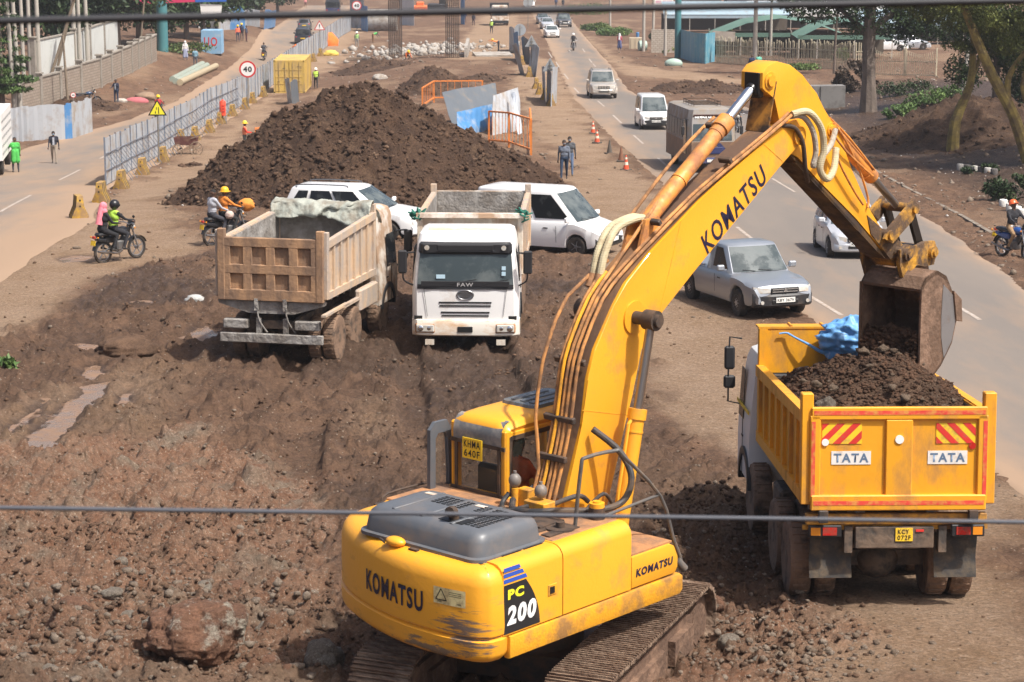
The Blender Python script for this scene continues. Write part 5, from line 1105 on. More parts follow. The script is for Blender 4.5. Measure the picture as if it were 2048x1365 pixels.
for s in(-1,1): b.box((c0+s*.8,-1.0,.92),(.55,.2,.2),bev=.02); b.box((c0+s*.3,-.98,.85),(.1,.1,.4))
b.build('rear_bumper_beam',CONC,LT)
rearlamps(LT,c0,-1.02,.93,1.1)
cab(LT,3.3,5.2,1.22,2.95,WHTD,c0=-.05)
b=MB(); b.box((1.13,2.3,1.1),(.16,1.5,.5),bev=.04); b.box((1.14,1.2,1.16),(.1,1.9,.06)); b.box((1.14,-.3,1.18),(.1,1.9,.05)); b.build('side_tank',BRNS,LT)
# tarpaulin folded over the headboard
def drape(name,mat,pts,seed,amp,loc,rot,label,cat,w,nx=90,ny=26):
    V=[]
    prof=[(.42,-.42),(.36,-.22),(.30,-.06),(.22,.05),(.08,.09),(-.08,.10),(-.2,.06),(-.28,-.04),(-.32,-.18),(-.34,-.34),(-.35,-.44)]
    for j in range(ny+1):
        t=j/ny*(len(prof)-1); q=min(int(t),len(prof)-2); f=t-q; y=prof[q][0]*(1-f)+prof[q+1][0]*f; z=prof[q][1]*(1-f)+prof[q+1][1]*f
        for i in range(nx+1):
            s=i/nx; dn=max(0,-z); wv=float(vn(s*16+t*.25,t*.5,0,seed)); w2=float(vn(s*5,t*.6,0,seed+2)); w3=float(vn(s*30,t*1.5,0,seed+3))
            V.append((-w/2+w*s+.05*w2, y*(1+.35*w2)+.075*wv+.02*w3, z*(.8+.45*w2)+.025*wv*(1-dn)+.03*math.sin(s*7)+.015*w3))
    Fc=[(j*(nx+1)+i,j*(nx+1)+i+1,(j+1)*(nx+1)+i+1,(j+1)*(nx+1)+i) for j in range(ny) for i in range(nx)]
    o=arrmesh(name,V,Fc,mat,smooth=True); md=o.modifiers.new('t','SOLIDIFY'); md.thickness=.012; o.location=loc; o.rotation_euler=rot; return tag(o,label,cat)
TARPG=mk('grey_green_tarp',(.36,.38,.33),.8,dirt=((.20,.17,.13),.5,3),bump=.7,bs=8)
LM=Matrix.Translation(L1)@E1.to_matrix().to_4x4()
drape('tarpaulin',TARPG,None,3,.1,LM@Vector((c0,3.08,3.10)),E1,'grey green tarpaulin rolled over the headboard of the muddy tan tipper','tarpaulin',2.35)
# --- white tipper facing the camera ---
a=.035+PI; X_=-1.05+6.3*.035; L2,E2=pitchloc(X_,50.5+6.3,a,5.0)
FT=empty('tipper_truck',L2,E2,'white cab-over tipper truck facing the camera with an empty concrete crusted bed','tipper truck')
truck_base(FT,5.0,half=1.17,nose=1.2)
# second steering axle is hidden; bed
boxbody(FT,0,1.22,-1.0,4.15,1.45,2.80,2.80,2.86,3.02,CRM,CONC,BRNS,nrib=8,lip=False)
b=MB(); b.box((0,4.22,2.82),(2.5,.16,.12),bev=.01); b.box((0,-1.0,2.1),(2.3,.06,1.5)); b.build('bed_rim',WHTD,FT)
b=MB(); b.box((0,-.95,2.15),(2.2,.03,1.35)); b.build('gate_lining',CONC,FT)
FC=cab(FT,4.35,6.25,1.20,2.66,WHT,wt=2.20); V1=6.25
b=MB(); b.loft([[(w*s,V1-d,h) for s in(-1,-.5,.5,1) for d in[df+(0 if abs(s)<1 else .06)]] for h,w,df in((2.16,1.02,.10),(2.24,1.05,.04),(2.40,1.04,.07),(2.44,1.0,.14))],cap=False,close=False); b.box((0,V1-.16,2.30),(1.98,.2,.24),bev=.03); b.box((0,V1-.045,2.32),(1.25,.02,.13),bev=.01); o=b.build('sun_visor',BLACK,FC)
for s in(-1,1):
    b=MB(); b.cyl((s*.86,V1-.07,2.32),(s*.86,V1-.03,2.32),.055,n=18); b.build('marker_lamp',LENS,o)
b=MB(); rg=np.random.RandomState(4)
b.box((0,V1-.72,2.655),(1.75,.55,.03),bev=.01); b.build('roof_mud_film',mk('roof_dust',(.72,.60,.45),.85,dirt=((.5,.35,.22),.5,4),bump=.6,bs=9),FC)
b=MB(); b.box((0,V1+.045,1.52),(1.98,.02,.12),bev=.005); o=b.build('name_strip',BLACK,FC); ftext('FAW',(0,V1+.058,1.505),(-1,0,0),(0,0,1),.36,.085,mk('lettering_silver',(.6,.6,.6),.3,.5),o,bold=.02,shear=.0)
b=MB(); 
b.lathe([(.17,-.01),(.19,0),(.17,.01),(.15,0)],(0,0,0),(0,1,0),28); b.xf(Matrix.Diagonal((1.05,1,.62,1)))
for q in(-1,1):
    for k,z in enumerate((.055,.0,-.055)): b.bar((q*.02,0,z*.6),(q*(.13-.02*k),0,z),.02,.012)
b.box((0,0,0),(.02,.012,.17)); b.build('badge',mk('badge_grey',(.22,.22,.23),.3,.8),FC,loc=(0,V1+.045,1.27))
b=MB()
for k in range(5):
    if k==2: continue
    b.box((0,V1+.035,1.10-.075*k+(.0 if k<2 else -.0)),(1.18-.03*k,.02,.030))
b.build('grille_slot',INKB,FC)
b=MB(); 
for s in(-1,1): b.bar((s*.93,V1+.028,1.42),(s*.85,V1+.03,.78),.008,.008)
b.box((0,V1+.028,1.40),(1.86,.006,.008)); b.build('panel_gap',INKB,FC)
b=MB(); b.loft([[(-1.22,V1-.35,h),(-1.2,V1-.05-d,h),(-1.08,V1+.08-d,h),(-.5,V1+.12-d,h),(.5,V1+.12-d,h),(1.08,V1+.08-d,h),(1.2,V1-.05-d,h),(1.22,V1-.35,h)] for h,d in((.34,.06),(.37,.01),(.62,0),(.70,.03),(.72,.1))]); BP=b.build('bumper',mk('bumper_white_muddy',(.70,.66,.58),.5,dirt=((.50,.28,.12),.42,2,(1,1,2))),FT,smooth=30)
b=MB(); b.box((0,V1-.1,.75),(2.3,.2,.08)); b.build('bumper_gap',INKB,FT)
for s in(-1,1):
    b=MB(); b.box((s*.90,V1+.095,.52),(.42,.06,.19),bev=.03,rot=(0,0,-s*.08)); o=b.build('headlamp',LENS,BP)
    b=MB(); b.box((s*.90,V1+.075,.52),(.46,.06,.23),bev=.03,rot=(0,0,-s*.08)); b.build('lamp_bezel',RUSTB,BP)
    for q in(-.1,.1): b=MB(); b.sph((s*.90+q,V1+.118,.52),.07,2,sc=(1,.3,1)); b.build('reflector_bowl',CHROME,o)
    b=MB(); b.box((s*.8,V1+.02,.2),(.2,.12,.12)); b.build('tow_step',CRM,BP)
b=MB(); b.box((0,V1+.125,.50),(.34,.02,.13),bev=.01); b.build('plate_holder',INKB,BP)
for x in(-.42,.30):
    b=MB(); b.bar((x,V1+.06,1.52),(x-.55,V1+.03,1.62),.012,.02); b.build('wiper',BLACK,FC)
for x,z in((.55,1.68),(-.86,1.75),(-.86,1.87)):
    b=MB(); b.box((x,V1-.008-(z-1.5)*.15+.05,z),(.2 if x>0 else .09,.004,.09)); b.build('screen_sticker',mk('sticker_pale_blue',(.45,.62,.72),.5),FC)
# green rope knots on the bed rim
GRN=mk('green_rope',(.02,.14,.10),.8,bump=.5)
for s,lb in((1,'knot of green rope on the left corner of the white tipper bed'),(-1,'knot of green rope on the right corner of the white tipper bed')):
    b=MB(); rg=np.random.RandomState(3+s)
    for k in range(9): P=[Vector((rg.randn()*.09,rg.randn()*.06,rg.randn()*.08)) for _ in range(5)]; b.tube(P,.02,6,smooth=4)
    o=b.build('rope_knot',GRN); M2=Matrix.Translation(L2)@E2.to_matrix().to_4x4(); o.location=M2@Vector((s*1.22,4.2,2.83)); tag(o,lb,'rope knot')
# ---------------- cars ----------------
def paint(n,c,r=.28,metal=0.,d=.18,dc=(.36,.25,.16)): return mk('car_paint_'+n,c,r,metal,dirt=(dc,d,1.6,(1,1,1.6)),coat=.5)
P_WH=paint('white',(.76,.76,.75)); P_SIL=paint('silver',(.29,.315,.35),.3,.4); P_SILW=paint('light_silver',(.52,.54,.57),.3,.3); P_BEI=paint('beige_silver',(.50,.46,.41),.35,.35,.35); P_DK=paint('dark',(.03,.032,.04),.25); P_GR=paint('grey',(.10,.105,.115),.3,.3); P_BLU=paint('bus_blue',(.02,.03,.11),.35,0,.3)
RUB=mk('black_trim',(.022,.022,.024),.5,dirt=((.14,.10,.07),.3,4))
def car(label,cat,px,py,a,L,Wd,H,wb,top,plan,gh,col,wr=.31,which='FR',name='car',zb=.22,bump=None,plate=None,ptxt=None,grille='slats',side3=True,mir=True,fw=None,group=None,archc=None,bed=None,rails=False,lampw=.34,rim=None,bk=.5,track=.11,logo=False,dz=0.,detail=True,world=None,hood_z=None,hl=None,pc=None,spk=5):
    a=float(a); fwd=Vector((math.sin(a),math.cos(a),0)); rt=Vector((math.cos(a),-math.sin(a),0))
    W2=Wd/2
    fo=(L-wb)*.47; vf=L-fo; vr=vf-wb   # axle positions from rear
    q=at(px,py); off={'FR':(1,vf),'FL':(-1,vf),'RR':(1,vr),'RL':(-1,vr),'F':(0,L),'R':(0,0)}[which]
    org=q-rt*off[0]*(W2-track)-fwd*off[1]; mid=org+fwd*(L/2)
    l,e=pitchloc(org.x+fwd.x*vr,org.y+fwd.y*vr,a,wb)
    root=empty(name,l,e,label,cat,group)
    S=-vr # shift so that rear axle at 0
    def zt(v): return float(np.interp(v,[p[0]*L for p in top],[p[1] for p in top]))
    def hw(v): return float(np.interp(v,[p[0]*L for p in plan],[p[1]*W2 for p in plan]))
    vs=set(np.linspace(0,L,15 if detail else 9)); ar=wr*1.22
    for c in(vf,vr):
        for k in range(9): vs.add(min(L-.01,max(.01,c+ar*math.cos(PI*k/8))))
    for p in top: vs.add(p[0]*L)
    vs=sorted(vs); vs=[v for i,v in enumerate(vs) if i==0 or v-vs[i-1]>.012]
    rings=[]
    for v in vs:
        z=zt(v); w=hw(v); b0=zb+.10*(max(0,1-v/(.12*L))+max(0,1-(L-v)/(.1*L)))
        bo=b0
        for c in(vf,vr):
            d=abs(v-c)
            if d<ar: bo=max(bo,wr+math.sqrt(max(0,ar*ar-d*d)))
        bo=min(bo,z-.12); zm=bo+(z-bo)*.55
        h=[(0,bo),(w*.80,bo),(w*.97,bo+.01),(w,bo+(z-bo)*.18),(w,zm),(w*.985,z-(z-bo)*.16),(w*.93,z-.035),(w*.84,z),(w*.45,z+.018),(0,z+.024)]
        rings.append([(u,v+S,zz) for u,zz in h]+[(-u,v+S,zz) for u,zz in h[-2:0:-1]])
    b=MB(); b.loft(rings); BD=b.build('body',col,root,smooth=32)
    b=MB(); b.box((0,(vf+vr)/2+S,zb+.14),(Wd-.42,L-.5,.24)); b.build('underbody',BLACK,root)
    for s in(-1,1):
        for v in(vf,vr): wheel(root,(s*(W2-track),v+S,wr),wr,.21,s,rim or RIMS,22,spk,lugs=False)
    # greenhouse
    vb0,vb1,vt0,vt1=[g*L for g in gh[:4]]; ht=H; tw=gh[4] if len(gh)>4 else .76; bw=.93
    def side(v,f): # f 0 belt..1 roof
        return W2*(bw+(tw-bw)*f)
    zb0,zb1=zt(vb0)-.02,zt(vb1)-.02
    def lv(f,fz): 
        r0=vb0+(vt0-vb0)*f; r1=vb1+(vt1-vb1)*f; w=side(0,f); n0=zb0+(ht-zb0)*fz; n1=zb1+(ht-zb1)*fz; bow=.10*(1-f*.5)
        w0=w*min(1,hw(vb0+.05)/W2+.02)
        P=[(-w0*.93,r0,n0),(-w0,r0+.10,n0),(-w,r1-.16,n1),(-w*.93,r1-.03,n1),(-w*.45,r1+bow*.7,n1),(w*.45,r1+bow*.7,n1),(w*.93,r1-.03,n1),(w,r1-.16,n1),(w0,r0+.10,n0),(w0*.93,r0,n0),(w0*.45,r0-.05,n0),(-w0*.45,r0-.05,n0)]
        return [(x,y+S,z) for x,y,z in P]
    b=MB(); R_=[lv(0,0),lv(.5,.5),lv(.88,.90),lv(.97,.965)]
    def inset(R,k,dz): 
        c=sum((Vector(p) for p in R),Vector())/len(R); return [(c.x+(p[0]-c.x)*k,c.y+(p[1]-c.y)*(1-(1-k)*.6),p[2]+dz) for p in R]
    R_+=[inset(lv(1,1),.975,-.012),inset(lv(1,1),.86,.012),inset(lv(1,1),.4,.03)]
    b.loft(R_); RF=b.build('cabin',col,root,smooth=40)
    def P3(fz,fv,s,o=.006):
        "on side surface"
        f=fz; r0=vb0+(vt0-vb0)*f; r1=vb1+(vt1-vb1)*f; v=r0+(r1-r0)*fv; w=side(0,f); z0=zb0+(ht-zb0)*fz; z1=zb1+(ht-zb1)*fz; z=z0+(z1-z0)*fv
        return (s*(w+o),v+S,z)
    def panel(name,pts,m,o=0):
        b=MB(); b.quad(*pts); return b.build(name,m,RF,smooth=0)
    wins=gh[5]
    for s in(-1,1):
        for (x0,x1,x2,x3) in wins: panel('side_window',[P3(.14,x0,s),P3(.14,x1,s),P3(.86,x2,s),P3(.86,x3,s)],GLD)
    def fr(f,x,o): 
        r1=vb1+(vt1-vb1)*f; w=side(0,f); z=zb1+(ht-zb1)*f; bow=.10*(1-f*.5)*.7; t=abs(x); y=r1+(bow if t<=.5 else bow+(-.03-bow)*((t-.45)/.48)); return (x*w,y+S+o,z+o*.6)
    b=MB(); b.loft([[fr(f,x,.012) for x in(-.90,-.45,.45,.90)] for f in(.06,.45,.90)],cap=False,close=False); b.build('windscreen',GLM,RF,smooth=60)
    def rr(f,x,o): 
        r0=vb0+(vt0-vb0)*f; w=side(0,f)*min(1,hw(vb0+.05)/W2+.02); z=zb0+(ht-zb0)*f; t=abs(x); return (x*w,r0+(-.05 if t<=.5 else -.05+.05*((t-.45)/.48))+S-o,z+o*.3)
    b=MB(); b.loft([[rr(f,x,.012) for x in(-.84,-.45,.45,.84)] for f in(.14,.5,.86)],cap=False,close=False); b.build('rear_window',GLD,RF,smooth=60)
    # front
    F=L+S; hz=hood_z or zt(L*.965); fwid=hw(L*.97); bz=zb+(hz-zb)*bk
    bm=bump or col
    b=MB(); b.loft([[(-fwid*1.0,F-.30,h),(-fwid*1.02,F-.12-d,h),(-fwid*.86,F+.0-d,h),(-fwid*.4,F+.05-d,h),(fwid*.4,F+.05-d,h),(fwid*.86,F-d,h),(fwid*1.02,F-.12-d,h),(fwid*1.0,F-.30,h)] for h,d in((zb+.02,.07),(zb+.07,.01),(bz-.03,0),(bz+.03,.05))]); BPR=b.build('front_bumper',bm,root,smooth=35)
    b=MB(); b.box((0,F+.045,zb+.16),(fwid*.9,.02,.09),bev=.01); b.build('air_intake',INKB,BPR)
    gw=fwid*(.95 if grille!='wide' else 1.15); gzc=(bz+hz)/2+.0; gh_=(hz-bz)*.62
    b=MB(); b.box((0,F+.005,gzc),(gw,.05,gh_),bev=.012); GR=b.build('grille',INKB if grille!='dark' else RUB,root)
    if grille in('slats','wide','bars'):
        b=MB()
        if grille=='bars':
            for k in range(7): b.box((gw*(-.42+.14*k),F+.034,gzc),(.05,.02,gh_*.9))
        else:
            for z in(-.22,.22): b.box((0,F+.034,gzc+gh_*z),(gw*.92,.012,.018))
        b.build('grille_bar',P_BEI if grille=='bars' else CHROME,GR)
    if logo:
        b=MB()
        if logo=='diamonds':
            for k in range(3):
                an=PI/2+2*PI*k/3; c,s_=math.cos(an),math.sin(an); n_=(-s_,c); r0=.065
                b.prism([(0,0),(c*r0*.5+n_[0]*.02,s_*r0*.5+n_[1]*.02),(c*r0,s_*r0),(c*r0*.5-n_[0]*.02,s_*r0*.5-n_[1]*.02)],F+.045,F+.055,1)
            b.xf(Matrix.Translation((0,0,gzc)))
        else: b.cyl((0,F+.03,gzc),(0,F+.05,gzc),.05,n=18)
        b.build('badge',CHROME,GR)
    for s in(-1,1):
        b=MB(); x1=s*(gw/2+.015); x2=s*fwid*.985; zl=gzc; hh=gh_*.62
        b.loft([[(x1,F+.012,zl-hh*.6),(x1,F-.0,zl+hh*.62)],[(x1+(x2-x1)*.6,F+.0-.02,zl-hh*.7),(x1+(x2-x1)*.6,F-.05,zl+hh*.9)],[(x2,F-.12,zl-hh*.55),(x2,F-.18,zl+hh*1.05)],[(x2+s*.015,F-.30,zl-hh*.1),(x2+s*.01,F-.34,zl+hh*.9)]],cap=False,close=False)
        b.build('headlight',LENS,root)
        b=MB(); b.cyl((s*fwid*.78,F+.01,zb+.15),(s*fwid*.78,F+.035,zb+.15),.045,n=12); b.build('fog_lamp',LENS,BPR)
        b=MB(); v0=S+.0; b.box((s*fwid*.86,S+.06,zt(.05*L)-.16),(.18,.08,.26),bev=.02); b.build('tail_light',LRED,root)
        if mir:
            zz=zb1+.14; b=MB(); b.box((s*(W2+.10),vb1-.28+S,zz),(.20,.11,.15),bev=.03); b.bar((s*(W2-.06),vb1-.28+S,zz-.05),(s*(W2+.1),vb1-.28+S,zz-.05),.03); b.build('wing_mirror',archc or col,root)
        b=MB()
        for hv in ((.52,.70) if len(wins)>1 else (.6,)): b.box((s*(W2*.985),vb0+(vb1-vb0)*hv+S,zt(vb1)-.17),(.035,.16,.03))
        for hv in((.40,.80) if len(wins)>1 else(.45,)): b.box((s*(W2+.001),vb0+(vb1-vb0)*hv+S,(zb+zt(vb1))/2+.03),(.004,.012,zt(vb1)-zb-.25))
        b.build('door_seam',RUB,BD)
        if archc:
            for c in(vf,vr):
                b=MB(); n=10; o_=[(c+S+(ar+.05)*math.cos(PI*k/n),wr+(ar+.05)*math.sin(PI*k/n)) for k in range(n+1)]; i_=[(c+S+ar*math.cos(PI*k/n),wr+ar*math.sin(PI*k/n)) for k in range(n+1)][::-1]; b.prism(o_+i_,s*(W2-.06),s*(W2+.012),0); b.build('arch_trim',archc,root)
    pm=mk('plate_white',(.72,.72,.68),.5)
    b=MB(); b.box((0,F+.062,zb+.30 if not plate else plate),(.50,.012,.12)); PLT=b.build('number_plate',pm,BPR)
    if ptxt: ftext(ptxt,(0,F+.071,zb+.30 if not plate else plate),(-1,0,0),(0,0,1),.44,.07,INKB,PLT,bold=.02)
    b=MB(); b.box((0,S-.02,zt(.02*L)-.25),(.50,.012,.12)); b.build('rear_plate',PLATE_Y if pc is None else pm,root)
    b=MB(); 
    for x in(-.35,.25): P0=fr(.07,x*.9,.03); P1=fr(.12,x*.9+.42 if x<0 else x*.9+.4,.03); b.bar(P0,P1,.012,.012)
    b.build('wiper',BLACK,RF)
    if rails:
        b=MB()
        for s in(-1,1): b.tube([(s*W2*.66,vt0+.15+S,ht-.02),(s*W2*.66,vt0+.25+S,ht+.07),(s*W2*.66,vt1-.4+S,ht+.07),(s*W2*.66,vt1-.25+S,ht)],.02,6)
        b.build('roof_rail',P_GR,RF)
    if bed:
        v0,v1,dep=bed; b=MB(); b.box((0,(v0+v1)/2+S,zt(v0+.3)+.0),(Wd-.30,v1-v0,.012)); b.build('load_bed',INKB,root)
        b=MB(); 
        for s in(-1,1): b.box((s*(W2-.09),(v0+v1)/2+S,zt(v0+.3)+.035),(.07,v1-v0,.05),bev=.01)
        b.box((0,v0+.03+S,zt(v0+.3)+.035),(Wd-.2,.06,.05)); b.build('bed_rim',col,root)
    return root,S
W4=[(.06,.30,.28,.10),(.33,.60,.60,.31),(.63,.93,.90,.63)]
# silver pickup
PT=[(0,.92),(.02,.98),(.34,.98),(.36,.99),(.68,1.02),(.72,1.0),(.93,.90),(.975,.82),(1,.62)]; PP=[(0,.94),(.04,.98),(.3,1),(.8,1),(.93,.95),(.98,.86),(1,.80)]
r,S=car('silver single cab pickup turning off the road onto the dirt behind the digger boom','pickup',1480,632,PI-.32,5.0,1.75,1.65,3.0,PT,PP,(.40,.725,.435,.60,.78,[(.30,.90,.80,.36)]),P_SIL,wr=.34,which='FR',name='pickup_truck',zb=.30,bk=.60,bump=RUB,ptxt='KBY 367V',plate=.50,logo='diamonds',bed=(.12,1.85,.4),rim=RIMS,spk=0)
for k,(x,z) in enumerate(()):
    b=MB(); b.box((x,2.62+.32*(1.55-z)+.12,z),(.09,.01,.07)); b.build('screen_sticker',_M['sticker_pale_blue'],r)
# silver hatchback
FTOP=[(0,.80),(.02,.95),(.06,1.0),(.3,1.0),(.72,.98),(.80,.96),(.93,.80),(.98,.68),(1,.52)]; FP=[(0,.84),(.05,.94),(.3,1),(.75,1),(.9,.94),(.97,.82),(1,.70)]
car('light silver hatchback on the right road partly hidden behind the digger arm','hatchback',1660,514,PI-.02,3.9,1.69,1.52,2.5,FTOP,FP,(.02,.80,.10,.58,.72,[(.08,.24,.26,.13),(.27,.55,.56,.29),(.58,.86,.90,.59)]),P_SILW,wr=.30,which='FR',name='hatchback_car',ptxt='KCS 887',plate=.46,logo='round',zb=.20,lampw=.4)
# white van by the white tipper
VT=[(0,.92),(.01,1.02),(.3,1.04),(.66,1.03),(.80,1.02),(.94,.86),(.985,.74),(1,.58)]; VP=[(0,.93),(.03,.98),(.3,1),(.85,1),(.94,.95),(.98,.88),(1,.80)]
vr_,S=car('white passenger van behind the white tipper, nose pointing right','van',1155,511,PI/2+.53,4.4,1.69,1.93,2.68,VT,VP,(.005,.83,.03,.63,.80,[(.05,.28,.27,.06),(.31,.585,.585,.31),(.62,.95,.93,.625)]),P_WH,wr=.30,which='FR',name='passenger_van',zb=.24,bump=RUB,ptxt='',plate=.48,logo='round',grille='dark',rim=mk('grey_rim',(.16,.16,.17),.4,.6),pc=1,archc=None)
P=vr_.matrix_basis@Vector((.38,1.70,0)); person('person in a light blue shirt driving the white passenger van',Vector((P.x,P.y,P.z)),vr_.rotation_euler.z,shirt=(.30,.42,.58),pants=(.05,.05,.07),legs=((75,8,80),(75,8,80)),arms=((50,8,35),(50,8,35)),seat=.72)
# white suv behind the tan tipper
RT=[(0,.80),(.015,1.0),(.05,1.08),(.3,1.07),(.70,1.05),(.78,1.03),(.92,.94),(.975,.82),(1,.62)]
car('white crossover suv standing behind the muddy tan tipper','suv',778,486,PI/2+.30,4.6,1.83,1.70,2.65,RT,FP,(.015,.76,.09,.55,.74,[(.07,.24,.27,.13),(.28,.57,.58,.31),(.60,.88,.92,.61)]),P_WH,wr=.35,which='FR',name='crossover_car',zb=.26,rails=True,ptxt='',grille='dark',pc=1)
# minivan, land cruiser type, sedan and others on the right road
NT=[(0,.92),(.01,1.0),(.3,1.02),(.72,1.02),(.80,1.0),(.93,.86),(.98,.74),(1,.58)]
car('white minivan with a black bumper driving in front of the metro bus','minivan',1283,259,PI-.045,4.4,1.70,1.86,2.72,NT,VP,(.005,.83,.03,.60,.78,[(.05,.28,.27,.06),(.31,.585,.585,.31),(.62,.93,.90,.625)]),P_WH,wr=.30,which='FR',name='minivan',bk=.60,bump=RUB,ptxt='KCT 475U',plate=.5,logo='round',pc=1)
ST=[(0,.85),(.01,1.05),(.3,1.1),(.70,1.1),(.76,1.09),(.93,1.02),(.98,.92),(1,.7)]
car('muddy beige four wheel drive suv driving ahead of the white minivan','suv',1182,197,PI-.03,4.75,1.88,1.86,2.79,ST,PP,(.01,.74,.05,.58,.78,[(.05,.26,.27,.09),(.29,.58,.58,.31),(.61,.92,.90,.62)]),P_BEI,wr=.38,which='FR',name='four_wheel_drive_car',zb=.34,grille='bars',rails=True,archc=P_BEI,plate=.62)
DT=[(0,.72),(.02,.92),(.10,.97),(.25,.97),(.7,.93),(.74,.92),(.92,.80),(.975,.70),(1,.52)]
GHS=(.10,.76,.24,.58,.72,[(.10,.44,.46,.22),(.48,.86,.84,.50)])
car('white sedan leading the far group of cars','sedan',1092,76,PI-.06,4.5,1.70,1.42,2.65,DT,FP,GHS,P_WH,wr=.31,which='FR',name='sedan_car',zb=.20)
car('silver estate car close behind the white sedan','estate car',1084,59,PI-.06,4.5,1.70,1.46,2.65,FTOP,FP,(.02,.78,.10,.58,.72,W4),P_SILW,wr=.31,which='FR',name='estate_car',zb=.20,detail=False)
car('grey blue car last in the far row behind the silver estate','car',1076,49,PI-.06,4.4,1.70,1.46,2.6,FTOP,FP,(.02,.78,.10,.58,.72,W4),P_SIL,wr=.31,which='FR',name='car',zb=.20,detail=False)
car('dark grey suv driving beside the silver estate on the far road','suv',1117,55,PI-.06,4.7,1.88,1.80,2.79,ST,PP,(.01,.74,.05,.58,.78,W4),P_GR,wr=.36,which='FR',name='suv_car',zb=.32,detail=False)
car('small white car at the very top edge beside the round sign','car',1052,15,PI-.1,4.4,1.70,1.46,2.6,FTOP,FP,(.02,.78,.10,.58,.72,W4),P_WH,wr=.31,which='FR',name='car',zb=.20,detail=False)
# left road, driving away
car('black suv seen from behind on the left road','suv',591,89,-.05,4.8,1.92,1.85,2.85,ST,PP,(.01,.74,.05,.58,.78,W4),P_DK,wr=.38,which='RL',name='suv_car',zb=.34,rails=True,group=None)
car('dark car just ahead of the black suv on the left road','car',597,62,-.05,4.4,1.75,1.5,2.6,FTOP,FP,(.02,.78,.10,.58,.72,W4),P_GR,wr=.31,which='RL',name='car',zb=.2,detail=False)
